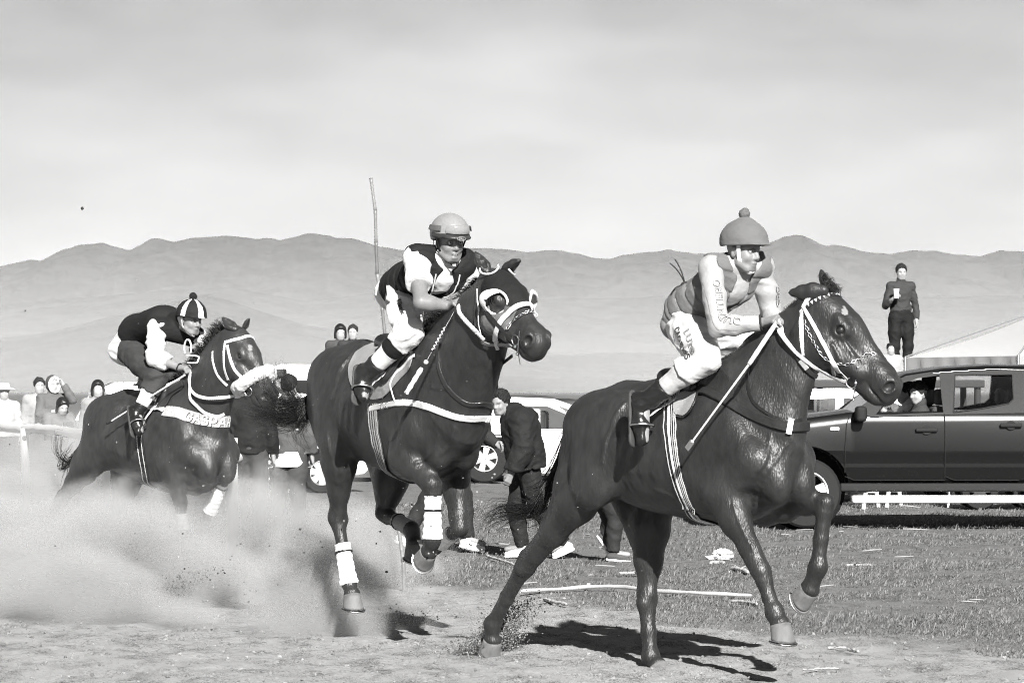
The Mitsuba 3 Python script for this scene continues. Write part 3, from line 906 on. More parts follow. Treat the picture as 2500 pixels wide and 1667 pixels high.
def bundle(key, name, guides, count, spread, r, mat, col, at, seed, n=16, wild=.03, ends=(.75, 1.05)):
    """locks of hair that follow guide curves (each a list of points)"""
    g = np.random.default_rng(seed)
    t = np.linspace(0, 1, n)
    out = []
    for G in guides:
        G = spline(G, 60)
        for _ in range(count):
            e = g.uniform(*ends)
            c = np.stack([np.interp(t * min(e, 1), np.linspace(0, 1, 60), G[:, k]) for k in range(3)], 1)
            o = g.normal(0, spread, 3)
            ph = g.uniform(0, 6.3, 3)
            am = g.normal(0, wild, 3)
            c = c + o * (.25 + .75 * t[:, None]) + am * t[:, None] ** 1.5 * np.sin(t[:, None] * g.uniform(3, 8) + ph)
            out.append(c)
    out = np.array(out)
    R = r * (1 - .7 * t ** 2)[None] * g.uniform(.6, 1.4, (len(out), 1))
    part(key, name, tubes(out, R, 4, tip=False), mat, col, at=at)

# ---- lettering on clothes
def print_cloth(key, name, B, P, text, height, mat, col, at, flip=1, spread=None, edge=None, lift=.004, bold=True):
    """lettering wrapped on cloth along the path P, facing the cloth's outside"""
    Q = spline(P, 60)
    Q = B.snap(Q, .002)
    N = B.grad(Q, .02)
    L = np.r_[0, np.cumsum(np.linalg.norm(np.diff(Q, axis=0), axis=1))]
    tm = meshkit.text_mesh(text, height, .001, bold)
    v = np.array(tm.vertices)
    w = v[:, 0].max()
    k = (spread or L[-1]) / w
    for nm, c, dl, fat in ((name, col, lift, bold),) + (((name + '_edge', edge, lift - .0015, True),) if edge is not None else ()):
        tm = meshkit.text_mesh(text, height, .001, fat).subdivide_to_size(.012)
        v = np.array(tm.vertices)
        s = np.clip(v[:, 0] * k, 0, L[-1])
        pos = np.stack([np.interp(s, L, Q[:, j]) for j in range(3)], 1)
        nn = unit(np.stack([np.interp(s, L, N[:, j]) for j in range(3)], 1))
        tt = unit(np.stack([np.interp(s + .01, L, Q[:, j]) - np.interp(s - .01, L, Q[:, j]) for j in range(3)], 1))
        sd = np.cross(tt, nn) * flip
        pts = B.snap(pos + sd * (v[:, 1] - height / 2)[:, None] + nn * .01, .0015, 4)
        part(key, nm, (pts + B.grad(pts, .01) * (dl + v[:, 2])[:, None], tm.faces), mat, c, at=at, smooth=False)

# ---------------------------------------------------------------- people
def folds(seed, amp=.006, s=(9, 9, 9), ridge=True):
    """creases of worn cloth"""
    s = np.asarray(s, float)

    def fn(p):
        q = np.asarray(p, float)
        w = q * s + 1.6 * np.stack([meshkit.noise(q * 5 + k * 7, seed + k) for k in range(3)], -1)
        n = meshkit.noise(w, seed) if not ridge else 1 - np.abs(2 * meshkit.fbm(w, 2, seed) - 1) * 2.2
        return amp * (n - .5)
    return fn


def humanhead(B, O, R, sc=1., jaw=0., k=.012):
    """head about its centre between the ears: x to the nose, y to its right, z up"""
    B.fr = (np.asarray(O, float), np.asarray(R, float), sc)
    B.ball((-.012, 0, .035), (.096, .074, .09), k=.03)
    B.ball((.028, 0, -.03), (.062, .056, .082), k=.03)
    B.ball((.055, 0, -.085), (.030, .030, .024), k=.025)
    B.ball((.062, 0, .035), (.028, .052, .022), k=.02)
    for y in (-1, 1):
        B.ball((.052, y * .038, -.022), (.03, .022, .024), k=.02)
        B.cone((.02, y * .055, -.06), (.06, y * .028, -.092), .020, .016, k=.02)
        B.ball((.083, y * .031, .012), (.018, .017, .012), k=.012, op='-')
        B.ball((.092, y * .013, -.028), (.010, .009, .009), k=.008)
        B.ball((-.010, y * .076, -.004), (.024, .010, .033), R=frame((1, y * .35, 0)), k=.008)
        B.ball((-.004, y * .085, -.002), (.011, .006, .020), k=.005, op='-')
        B.ball((.079, y * .029, .0195), (.012, .017, .005), k=.006)
    B.cone((.084, 0, .022), (.104, 0, -.020), .009, .0125, k=.012)
    B.ball((.086, 0, -.054 ), (.014, .022, .008), k=.008)
    B.ball((.083, 0, -.069 - jaw), (.013, .019, .008), k=.008)
    B.cone((.095, -.018, -.0615 - jaw * .4), (.095, .018, -.0615 - jaw * .4), .0022 + jaw * .5, k=.004, op='-')
    B.fr = None


def hand(B, wr, ax, back, sc=1., curl=1., side=1, k=.006):
    """palm, four fingers and a thumb: ax from the wrist to the knuckles, back = the back of the hand"""
    ax = unit(ax)
    back = unit(back - ax * (ax @ np.asarray(back, float)))
    y = np.cross(ax, back) * side
    P = lambda a, b, c: wr + sc * (ax * a + y * b + back * c)
    B.cone(P(-.01, 0, 0), P(.035, 0, 0), .027 * sc, .030 * sc, k=.015, sq=(back, .7))
    for b in (-.028, -.009, .010, .028):
        B.cone(P(.03, b * .6, 0), P(.082, b, .004), .014 * sc, .0125 * sc, k=.012)
    for i, (b, ln) in enumerate(((-.030, .85), (-.010, .98), (.0105, 1.), (.031, .88))):
        a = np.array([.15, .75, 1.5]) * curl + .1
        seg = np.array([.040, .026, .020]) * ln
        p = np.array([.082, b, .002])
        pts, rs = [P(*p)], [.0100, .0092, .0086, .0078]
        th = 0
        for s_, a_ in zip(seg, (1.15 * curl + .1, 1.25 * curl + .1, .7 * curl)):
            th += a_
            p = p + s_ * np.array([math.cos(th), 0, -math.sin(th)])
            pts.append(P(*p))
        B.path(pts, np.array(rs) * sc, k=k)
    B.path([P(.015, .026, -.006), P(.052, .046, -.026), P(.078, .036, -.042), P(.094, .022, -.046)], np.array([.016, .0125, .0105, .009]) * sc, k=.01)


def pose_body(J, sc=1., handcurl=(1., 1.), armr=1., build=1., legs=True):
    """the bare figure as one solid: J holds its joints"""
    B = Blob()
    lat = unit(J['shR'] - J['shL'])
    B.path([J['pelvis'], J['waist'], J['chest']], np.array([.105, .095, .11]) * sc * build, k=.05, sq=(lat, 1.35))
    B.cone(J['shL'], J['shR'], .058 * sc * build, k=.05)
    B.cone(J['chest'] * .3 + J['neck'] * .7, J['head'][0] - J['head'][1][2] * .06 * sc - J['head'][1][0] * .012 * sc, .058 * sc, .052 * sc, k=.03)
    for s, cu in zip('RL', handcurl):
        sh, el, wr = J['sh' + s], J['el' + s], J['wr' + s]
        B.path([sh, sh * .45 + el * .55, el], np.array([.054, .047, .040]) * sc * armr, k=.03)
        B.path([el, el * .72 + wr * .28, wr], np.array([.040, .042, .027]) * sc * armr, k=.025)
        h = J.get('ha' + s)
        if h is not None:
            hand(B, wr, h[0], h[1], sc * .98, cu, 1 if s == 'R' else -1)
        if legs:
            hi, kn, an = J['hi' + s], J['kn' + s], J['an' + s]
            B.path([hi, hi * .5 + kn * .5, kn], np.array([.088, .074, .055]) * sc * build, k=.04)
            B.path([kn, kn * .68 + an * .32, an], np.array([.054, .052, .036]) * sc * build, k=.03)
            B.path([an, J['to' + s]], np.array([.036, .028]) * sc, k=.02)
    O, R = J['head']
    humanhead(B, O, R, sc, J.get('jaw', 0.))
    return B


def shirt_body(J, sc=1., grow=.018, build=1., low=0., k=.045, stretch=1.38):
    B = Blob()
    lat = unit(J['shR'] - J['shL'])
    P = [J['pelvis'] + (J['pelvis'] - J['waist']) * low, J['waist'], J['chest']]
    B.path(P, np.array([.105, .098, .112]) * sc * build + grow, k=k, sq=(lat, stretch))
    B.cone(J['shL'], J['shR'], .058 * sc * build + grow, k=k)
    B.cone(J['chest'] * .35 + J['neck'] * .65, J['neck'] + (J['neck'] - J['chest']) * .12, .062 * sc + grow * .6, .058 * sc + grow * .5, k=.03)
    return B


def sleeve(J, s, sc=1., grow=.014, end=1., armr=1.):
    """sleeve to end (0 shoulder, 1 elbow, 2 wrist)"""
    sh, el, wr = J['sh' + s], J['el' + s], J['wr' + s]
    B = Blob()
    g = grow
    B.path([sh, sh * .5 + el * .5, el], np.array([.056, .052, .046]) * sc * armr + g, k=.025)
    if end > 1:
        B.path([el, el * .65 + wr * .35, wr], np.array([.046, .046, .032]) * sc * armr + g, k=.02)
        c = el + (wr - el) * (end - 1)
        B.slab(c, wr - el)
    else:
        c = sh + (el - sh) * end
        B.slab(c, el - sh)
    return B


def trousers(J, sc=1., grow=.016, end=2., build=1., hem=None):
    B = Blob()
    lat = unit(J['hiR'] - J['hiL'])
    B.cone(J['pelvis'] * .7 + J['waist'] * .3, J['pelvis'] + (J['hiR'] + J['hiL'] - 2 * J['pelvis']) * .3, .110 * sc * build + grow, .10 * sc * build + grow, k=.04, sq=(lat, 1.3))
    for s in 'RL':
        hi, kn, an = J['hi' + s], J['kn' + s], J['an' + s]
        L = Blob()
        L.path([hi, hi * .5 + kn * .5, kn], np.array([.092, .080, .062]) * sc * build + grow, k=.04)
        if end > 1:
            L.path([kn, kn * .65 + an * .35, an], np.array([.060, .056, hem or .045]) * sc * build + grow, k=.03)
            L.slab(kn + (an - kn) * (end - 1), an - kn)
        B.join(L, k=.03)
    return B


def shoe(an, to, sc=1., up=(0, 0, 1), r=.04):
    """a low shoe: (upper, sole)"""
    an, to = np.asarray(an, float), np.asarray(to, float)
    f = unit(to - an)
    up = unit(np.asarray(up, float) - f * (f @ np.asarray(up, float)))
    L = np.linalg.norm(to - an)
    B = Blob()
    R = np.stack([f, np.cross(up, f), up])
    B.fr = (an, R, 1.)
    B.cone((-.03, 0, -.035 * sc), (L * .6, 0, -.045 * sc), .040 * sc, .040 * sc, k=.02)
    B.cone((L * .5, 0, -.045 * sc), (L, 0, -.052 * sc), .042 * sc, .030 * sc, k=.02)
    B.cone((0, 0, -.02), (.01, 0, .02), .042 * sc, .044 * sc, k=.02)
    B.slab((0, 0, -.07 * sc), (0, 0, -1))
    S = Blob()
    S.fr = (an, R, 1.)
    S.cone((-.03, 0, -.07 * sc), (L * .5, 0, -.07 * sc), .043 * sc, .044 * sc, k=.01)
    S.cone((L * .5, 0, -.07 * sc), (L, 0, -.07 * sc), .044 * sc, .034 * sc, k=.01)
    S.slab((0, 0, -.062 * sc), (0, 0, 1))
    S.slab((0, 0, -.09 * sc), (0, 0, -1))
    return B, S


def facecol(v, O, R, sc, base, brow=.25, stubble=.75):
    """skin with darker lips, brows and shaved beard"""
    q = (np.asarray(v) - O) @ np.asarray(R).T / sc
    c = np.full(len(q), base)
    c *= 1 + .25 * (meshkit.fbm(np.asarray(v) * 60, 2, 5) - .5)
    lip = np.exp(-((q[:, 2] + .062) / .010) ** 2 - (q[:, 1] / .024) ** 2) * (q[:, 0] > .07)
    c *= 1 - .45 * lip
    br = np.exp(-((q[:, 2] - .0255 + .25 * (np.abs(q[:, 1]) - .028) ** 2 / .01) / .0048) ** 2) * (np.abs(q[:, 1]) > .010) * (np.abs(q[:, 1]) < .050) * (q[:, 0] > .05)
    c *= 1 - (1 - brow) * np.clip(br, 0, 1)
    be = ((q[:, 2] < -.045) & (q[:, 0] > .0)) | ((q[:, 2] < -.040) & (q[:, 2] > -.055) & (q[:, 0] > .07))
    c = np.where(be & (lip < .3), c * (stubble + .15 * meshkit.noise(np.asarray(v) * 300)), c)
    return c


def eyes(key, O, R, sc, at):
    hp = lambda p: np.asarray(O) + (np.asarray(p, float) * sc) @ np.asarray(R)
    for y in (-1, 1):
        e = part(key, 'eye', ballm(hp((.0735, y * .031, .0105)), .0125 * sc, 2), 'eye', .35, at=at)
        part(e, 'iris', ballm(hp((.0822, y * .0315, .0105)), .0058 * sc, 2), 'eye', .01, at=at)


def haircap(O, R, sc, h=.008, low=.012, front=.045, grow=.012, rough=.006, seed=0, side=-.02):
    """short hair over the skull"""
    B = Blob()
    B.fr = (np.asarray(O, float), np.asarray(R, float), sc)
    B.ball((-.018, 0, .050), np.array([.100, .076, .092]) + grow, k=.02)
    B.slab((.070, 0, .078), unit((.8, 0, -.6)), k=.01)
    B.slab((0, 0, low - .05), (0, 0, -1), k=.01)
    B.slab((.03, 0, low), unit((.5, 0, -1)), k=.01)
    B.bump(lambda p: rough * (meshkit.fbm(p * [80, 80, 40], 3, seed) * 2 - 1))
    B.fr = None
    return B.mesh(h)

# ---- the leading rider
JR = {'pelvis': np.array((-0.071, -0.000, 1.861)), 'waist': np.array((0.033, 0.000, 1.963)), 'chest': np.array((0.271, 0.000, 2.078)), 'neck': np.array((0.358, 0.000, 2.184)),
      'shR': np.array((0.320, 0.160, 2.149)), 'elR': np.array((0.430, 0.220, 1.840)), 'wrR': np.array((0.624, 0.070, 1.861)), 'shL': np.array((0.375, -0.150, 2.166)), 'elL': np.array((0.363, -0.240, 1.906)), 'wrL': np.array((0.533, -0.100, 1.847)),
      'hiR': np.array((0.054, 0.080, 1.830)), 'knR': np.array((0.315, 0.200, 1.681)), 'anR': np.array((0.011, 0.360, 1.437)), 'toR': np.array((0.033, 0.380, 1.249)),
      'hiL': np.array((-0.053, -0.080, 1.845)), 'knL': np.array((0.239, -0.220, 1.759)), 'anL': np.array((-0.205, -0.360, 1.491)), 'toL': np.array((-0.177, -0.380, 1.312)),
      'head': (np.array((0.406, 0.010, 2.236)), headframe(-8, 8)), 'haR': (np.array([.75, -.1, .15]), np.array([.1, .5, .85])), 'haL': (np.array([.7, .15, .0]), np.array([.1, -.5, .85]))}
rider1 = thing('person', 'person in a grey helmet cover with pompom and grey vest riding the leading horse', 'person')
b = pose_body(JR, .94)
m = b.mesh(.006)
O, R = JR['head']
part(rider1, 'body', m, 'skin', facecol(m[0], O, R, .94, .205), at=H1)
eyes(rider1, O, R, .94, H1)
b = shirt_body(JR, .94, .012, low=-.5)
for s in 'RL':
    b.join(sleeve(JR, s, .94, .010, 1.93), k=.03)
b.bump(folds(11, .006, (8, 8, 10)))
m = b.mesh(.006)
S1 = b
part(rider1, 'shirt', m, 'satin', .30, at=H1)
slv = [np.array((0.565, 0.173, 1.867)), np.array((0.542, 0.201, 1.867)), np.array((0.513, 0.223, 1.871)), np.array((0.477, 0.230, 1.886)), np.array((0.458, 0.226, 1.919)), np.array((0.446, 0.218, 1.958)), np.array((0.432, 0.213, 2.014)), np.array((0.397, 0.201, 2.083))]
print_cloth(rider1, 'sleeve_lettering', S1, slv, 'QUINTERO', .044, 'matte', .30, H1, flip=1, edge=.012, bold=False)
print_cloth(rider1, 'sleeve_lettering', S1, [np.array((0.422, -0.237, 1.953)), np.array((0.427, -0.223, 2.009)), np.array((0.430, -0.214, 2.057))], 'ERO', .040, 'matte', .30, H1, flip=1, edge=.012, bold=False)
for pts in ([np.array((0.332, 0.234, 2.071)), np.array((0.387, 0.256, 1.984)), np.array((0.431, 0.266, 1.887)), np.array((0.481, 0.246, 1.820)), np.array((0.542, 0.186, 1.820))],):
    Q = S1.snap(spline(pts, 40), .0015)
    part(rider1, 'sleeve_seam', tubes(Q, .0022, 5), 'matte', .16, at=H1)
part(rider1, 'cuff', ring(JR['wrR'] + (JR['elR'] - JR['wrR']) * .07, JR['wrR'] - JR['elR'], .037, .008, n=26), 'cloth', .02, at=H1)
vest = shirt_body(JR, .94, .026, low=-.75, stretch=1.32)
ax = unit(JR['chest'] - JR['waist'])
fw = unit(np.cross(ax, JR['shR'] - JR['shL'])) * -1
fw = fw * np.sign(fw[0])
vest.ball(JR['neck'] + fw * .13 - ax * .07, (.10, .055, .16), R=np.stack([fw, unit(np.cross(ax, fw)), ax]), k=.01, op='-')
vest.ball(JR['neck'] + ax * .06, .10, k=.02, op='-')
for s, y in (('R', 1), ('L', -1)):
    vest.cone(JR['sh' + s] + LAT * y * .035, JR['el' + s] * .3 + JR['sh' + s] * .7 + LAT * y * .05, .070, .062, k=.012, op='-')
vest.bump(lambda p: -.007 * np.exp(-((((p - JR['waist']) @ ax) * 13 + .3) % 1 - .5) ** 2 / .012))
vest.bump(folds(5, .005, (8, 8, 8)))
part(rider1, 'vest', vest.mesh(.006), 'cloth', .12, at=H1)
b = trousers(JR, .94, .024, 1.35)
b.bump(folds(21, .012, (8, 8, 12)))
S1 = b
part(rider1, 'breeches', b.mesh(.006), 'satin', .50, at=H1)
print_cloth(rider1, 'breeches_lettering', S1, [np.array((0.192, 0.221, 1.824)), np.array((0.228, 0.239, 1.793)), np.array((0.271, 0.262, 1.750)), np.array((0.311, 0.276, 1.702))], 'LUIS', .034, 'matte', .20, H1, flip=1)
print_cloth(rider1, 'breeches_lettering', S1, [np.array((0.101, 0.204, 1.839)), np.array((0.172, 0.250, 1.783)), np.array((0.208, 0.254, 1.729)), np.array((0.281, 0.289, 1.672))], 'CACERES', .030, 'matte', .05, H1, flip=1)


def legwear(key, J, at, s, sc, stock, boot, f0, f1, mat='leather'):
    kn, an, to = J['kn' + s], J['an' + s], J['to' + s]
    d = an - kn
    b = Blob()
    b.path([kn, kn * .65 + an * .35, an], np.array([.060, .058, .042]) * sc + .006, k=.03)
    b.slab(kn + d * f0, -d)
    b.slab(kn + d * f1, d)
    part(key, 'stocking', b.mesh(.006), 'cloth', stock, at=at)
    b = Blob()
    b.path([kn * .4 + an * .6, an], np.array([.060, .048]) * sc + .006, k=.03)
    b.slab(kn + d * f1, -d)
    f = unit(to - an)
    sole = unit(np.cross(np.cross(f, d), f))
    bb = Blob()
    bb.cone(an - f * .03 + sole * .03, an * .45 + to * .55 + sole * .02, .046 * sc, .044 * sc, k=.03)
    bb.cone(an * .5 + to * .5 + sole * .02, to + sole * .01, .046 * sc, .036 * sc, k=.03)
    bb.slab(an + sole * .062, sole)
    b.join(bb, k=.03)
    b.bump(folds(31, .006, (14, 14, 14)))
    k = part(key, 'boot', b.mesh(.006), mat, boot, at=at)
    s_ = Blob()
    s_.cone(an - f * .035 + sole * .064, to + sole * .064, .046 * sc, .042 * sc, k=.01)
    s_.slab(an + sole * .074, sole)
    s_.slab(an + sole * .058, -sole)
    part(k, 'sole', s_.mesh(.006), 'matte', .05, at=at)


for s in 'RL':
    legwear(rider1, JR, H1, s, .94, .35, .012, .32, .66)
# helmet cover with a small peak and a pompom
b = Blob()
b.fr = (O, R, .94)
b.ball((-.004, 0, .060), (.146, .124, .126), k=.02)
b.cone((-.015, 0, .175), (-.02, 0, .197), .035, .012, k=.04)
b.ball((.125, 0, .048), (.060, .075, .018), R=frame((1, 0, -.12)), k=.02)
b.slab((0, 0, .034), unit((.14, 0, -1)))
b.ball((-.01, 0, .02), (.125, .100, .10), k=.008, op='-')
b.bump(folds(8, .003, (6, 6, 14)))
hel = part(rider1, 'helmet_cover', b.mesh(.006), 'cloth', .115, at=H1)
b = Blob()
b.fr = (O, R, .94)
b.ball((-.022, 0, .213), .031)
b.bump(lambda p: .010 * (meshkit.noise(p * 130, 3) - .4))
part(hel, 'pompom', b.mesh(.004), 'cloth', .10, at=H1)
hp = lambda p: O + (np.asarray(p, float) * .94) @ R
P = spline([hp((.03, .088, .045)), hp((.028, .079, .0)), hp((.032, .064, -.05)), hp((.055, .035, -.098)), hp((.075, 0, -.112)), hp((.055, -.035, -.098)), hp((.03, -.079, 0)), hp((.03, -.088, .045))], 40)
part(rider1, 'chin_strap', strip(P, unit(P - hp((0, 0, -.02))), .022, .004), 'cloth', .55, at=H1)

# ties at the back of the vest
wb = JR['waist'] * .45 + JR['chest'] * .55 + np.array([-.11, .10, .04])
for i, d in enumerate(((-.10, .02, .12), (-.05, .03, .14), (-.06, .05, -.05), (-.03, .02, -.09))):
    part(rider1, 'vest_tie', tubes(spline([wb, wb + np.array(d) * .5 + [0, 0, .02], wb + np.array(d)], 10), .0035, 5), 'cloth', .02, at=H1)
part(rider1, 'vest_knot', ballm(wb, (.03, .025, .022), 2), 'cloth', .03, at=H1)

# ---- the second rider
J2 = {'pelvis': np.array((0.029, 0.000, 2.098)), 'waist': np.array((0.224, 0.000, 2.146)), 'chest': np.array((0.548, 0.000, 2.197)), 'neck': np.array((0.669, 0.000, 2.281)),
      'shR': np.array((0.616, 0.170, 2.271)), 'elR': np.array((0.881, 0.270, 2.011)), 'wrR': np.array((0.907, 0.100, 1.991)), 'shL': np.array((0.609, -0.130, 2.252)), 'elL': np.array((0.495, -0.240, 2.033)), 'wrL': np.array((0.802, -0.030, 1.988)),
      'hiR': np.array((0.204, 0.090, 2.053)), 'knR': np.array((0.622, 0.220, 1.842)), 'anR': np.array((0.339, 0.370, 1.598)), 'toR': np.array((0.377, 0.400, 1.471)),
      'hiL': np.array((-0.036, -0.090, 2.069)), 'knL': np.array((0.233, -0.220, 1.881)), 'anL': np.array((-0.548, -0.360, 1.591)), 'toL': np.array((-0.590, -0.380, 1.464)),
      'head': (np.array((0.701, 0.000, 2.364)), headframe(2, 10)), 'haR': (np.array([.8, -.1, .25]), np.array([.0, .5, .85])), 'haL': (np.array([.8, .15, .1]), np.array([.1, -.5, .85])), 'jaw': .009}
rider2 = thing('person', 'person in hard helmet, goggles, black vest and short white sleeves riding the second horse', 'person')
m = pose_body(J2, .98, armr=1.05).mesh(.006)
O, R = J2['head']
part(rider2, 'body', m, 'skin', facecol(m[0], O, R, .98, .17, .35, .85), at=H2)
eyes(rider2, O, R, .98, H2)
hq2 = lambda p: O + (np.asarray(p, float) * .98) @ R
part(rider2, 'teeth', rbox(hq2((.088, 0, -.060)), (.008, .022, .006), .002, R), 'gloss', .52, at=H2)
b = shirt_body(J2, .98, .010, low=.25, stretch=1.24)
for s in 'RL':
    b.join(sleeve(J2, s, .98, .022, .62), k=.03)
b.bump(folds(12, .008, (8, 8, 11)))
part(rider2, 'shirt', b.mesh(.006), 'cloth', .52, at=H2)
vest = shirt_body(J2, .98, .034, low=-.45, stretch=1.27)
ax = unit(J2['chest'] - J2['waist'])
fw = -unit(np.cross(ax, J2['shR'] - J2['shL']))
fw = fw * np.sign(fw[0])
vest.cone(J2['neck'] + fw * .15 + ax * .02, J2['chest'] + fw * .19 - ax * .15, .075, .02, k=.008, op='-')
vest.ball(J2['neck'] + ax * .07, .10, k=.02, op='-')
for s, y in (('R', 1), ('L', -1)):
    vest.cone(J2['sh' + s] + LAT * y * .035, J2['el' + s] * .3 + J2['sh' + s] * .7 + LAT * y * .05, .066, .058, k=.012, op='-')
J2w = J2['waist']
vest.bump(lambda p: -.007 * np.exp(-((((p - J2w) @ ax) * 15 + .3) % 1 - .5) ** 2 / .012))
v2 = part(rider2, 'vest', vest.mesh(.006), 'cloth', .010, at=H2)
VB = vest
for y in (-1, 1):
    P = VB.snap(spline([J2['neck'] + fw * .10 + LAT * y * .075 + ax * .0, J2['chest'] + fw * .18 + LAT * y * .05 - ax * .05, J2['chest'] + fw * .18 + LAT * y * .005 - ax * .17], 24), .004)
    part(v2, 'zip_edge', tubes(P, .0045, 6), 'cloth', .52, at=H2)
b = trousers(J2, .98, .022, 1.24)
b.bump(folds(22, .013, (8, 8, 12)))
br2 = b
S2 = b
part(rider2, 'breeches', b.mesh(.006), 'cloth', .52, at=H2)
print_cloth(rider2, 'breeches_lettering', S2, [np.array((0.430, 0.201, 2.034)), np.array((0.494, 0.218, 1.997)), np.array((0.579, 0.239, 1.947))], 'K.Gonzalez', .026, 'matte', .015, H2, flip=1)
for s in 'RL':
    legwear(rider2, J2, H2, s, .98, .55, .014, .26, .72)
    kn, an = J2['kn' + s], J2['an' + s]
    b = Blob()
    b.path([kn, kn * .65 + an * .35], np.array([.072, .068]) + .006, k=.02)
    b.slab(kn + (an - kn) * .22, kn - an)
    b.slab(kn + (an - kn) * .54, an - kn)
    part(rider2, 'black_band', b.mesh(.006), 'cloth', .008, at=H2)
# hard helmet, dark brim, goggles pushed up
b = Blob()
b.fr = (O, R, .98)
b.ball((-.012, 0, .058), (.138, .114, .118), k=.02)
b.slab((0, 0, .022), unit((.22, 0, -1)))
b.ball((-.01, 0, .01), (.115, .092, .10), k=.006, op='-')
b.cone((-.12, 0, .19), (.12, 0, .185), .004, .004, k=.01, op='-')
hel = part(rider2, 'helmet', b.mesh(.005), 'satin', .20, at=H2)
b = Blob()
b.fr = (O, R, .98)
b.ball((-.010, 0, .048), (.142, .118, .05), k=.02)
b.slab((0, 0, .064), unit((-.18, 0, 1)))
b.slab((0, 0, .018), unit((.22, 0, -1)))
b.ball((.098, 0, .048), (.068, .088, .020), R=frame((1, 0, -.05)), k=.015)
b.ball((-.01, 0, .01), (.118, .095, .10), k=.006, op='-')
b.slab((-.02, 0, 0), (-1, 0, 0))
part(hel, 'brim', b.mesh(.005), 'satin', .03, at=H2)
tm = meshkit.text_mesh('LAS', .013, .002, True)
tv = np.array(tm.vertices)
tv -= (tv.min(0) + tv.max(0)) / 2
sc_ = lambda q: hq2(np.stack([.1675 - 6. * (q[:, 0] ** 2), q[:, 0], .046 + q[:, 1]], 1))
part(hel, 'lettering', (sc_(tv), tm.faces), 'matte', .3, at=H2, smooth=False)
a = np.linspace(0, 2 * np.pi, 40)
part(hel, 'lettering_frame', tubes(sc_(np.stack([.027 * np.cos(a), .011 * np.sin(a)], 1)), .0013, 5), 'matte', .3, at=H2)
gg = Blob()
gg.fr = (O, R, .98)
gg.ball((-.004, 0, .082), (.150, .112, .106), k=.01)
gg.slab((.098, 0, 0), (-1, 0, 0))
gg.slab((0, 0, .066), (0, 0, -1))
gg.slab((0, 0, .118), (0, 0, 1))
gg.ball((-.012, 0, .058), (.139, .115, .119), k=.004, op='-')
gk = part(rider2, 'goggles', gg.mesh(.005), 'gloss', .2, at=H2)
a = np.linspace(2.0, 2 * np.pi - 2.0, 40)
a = np.linspace(.95, 2 * np.pi - .95, 60)
P = hq2(np.stack([-.008 + .143 * np.cos(a), .119 * np.sin(a), .088 - .012 * np.cos(a) * -1], 1))
N = unit(P - hq2((0, 0, .06)))
part(gk, 'strap', strip(P, N, .030, .003), 'cloth', .09, at=H2, smooth=35)
P = spline([hq2((.02, .092, .03)), hq2((.015, .080, -.02)), hq2((.028, .062, -.06)), hq2((.055, .033, -.105)), hq2((.075, 0, -.118)), hq2((.055, -.033, -.105)), hq2((.015, -.080, -.02)), hq2((.02, -.092, .03))], 40)
part(rider2, 'chin_strap', strip(P, unit(P - hq2((0, 0, -.02))), .020, .004), 'leather', .012, at=H2)
part(rider2, 'chin_buckle', rbox(P[20] + (P[20] - hq2((0, 0, -.02))) * .05, (.012, .02, .012), .003, R), 'matte', .8, at=H2)
P = spline([hq2((-.03, .090, .02)), hq2((-.03, .082, -.05)), hq2((.028, .060, -.075))], 16)
part(rider2, 'chin_strap', strip(P, unit(P - hq2((0, 0, -.02))), .016, .004), 'leather', .012, at=H2)

# ---- the last rider
J3 = {'pelvis': np.array((-0.488, 0.000, 1.859)), 'waist': np.array((-0.322, 0.000, 1.997)), 'chest': np.array((0.025, 0.000, 2.055)), 'neck': np.array((0.274, 0.000, 2.067)),
      'shR': np.array((0.161, 0.170, 2.008)), 'elR': np.array((0.207, 0.240, 1.772)), 'wrR': np.array((0.433, 0.140, 1.687)), 'shL': np.array((0.228, -0.150, 1.939)), 'elL': np.array((0.311, -0.200, 1.820)), 'wrL': np.array((0.496, -0.020, 1.804)),
      'hiR': np.array((-0.341, 0.090, 1.824)), 'knR': np.array((0.218, 0.220, 1.601)), 'anR': np.array((0.162, 0.360, 1.341)), 'toR': np.array((0.242, 0.390, 1.190)),
      'hiL': np.array((-0.552, -0.090, 1.821)), 'knL': np.array((-0.210, -0.220, 1.603)), 'anL': np.array((-0.654, -0.360, 1.351)), 'toL': np.array((-0.653, -0.380, 1.200)),
      'head': (np.array((0.377, 0.000, 2.065)), headframe(-2, 12)), 'haR': (np.array([.75, -.1, .0]), np.array([.0, .4, .9])), 'haL': (np.array([-.3, .55, .6]), np.array([.9, -.3, .2]))}
rider3 = thing('person', 'person in striped pompom cap, black vest and long white sleeves riding the last horse', 'person')
m = pose_body(J3, .98).mesh(.007)
O, R = J3['head']
part(rider3, 'body', m, 'skin', facecol(m[0], O, R, .98, .20, .4, .9), at=H3)
eyes(rider3, O, R, .98, H3)
b = shirt_body(J3, .98, .014, low=.25)
for s in 'RL':
    b.join(sleeve(J3, s, .98, .022, 1.55), k=.03)
b.bump(folds(13, .013, (8, 8, 11)))
part(rider3, 'shirt', b.mesh(.007), 'cloth', .52, at=H3)
vest = shirt_body(J3, .98, .030, low=-.75, stretch=1.32)
ax = unit(J3['chest'] - J3['waist'])
vest.ball(J3['neck'] + ax * .08, .085, k=.02, op='-')
for s, y in (('R', 1), ('L', -1)):
    vest.cone(J3['sh' + s] + LAT * y * .035, J3['el' + s] * .3 + J3['sh' + s] * .7 + LAT * y * .05, .068, .06, k=.012, op='-')
part(rider3, 'vest', vest.mesh(.007), 'cloth', .010, at=H3)
b = trousers(J3, .98, .020, 1.42)
b.bump(folds(23, .014, (8, 8, 11)))
part(rider3, 'trousers', b.mesh(.007), 'cloth', .035, at=H3)
for s in 'RL':
    legwear(rider3, J3, H3, s, .98, .6, .012, .40, .80)
b = Blob()
b.fr = (O, R, .98)
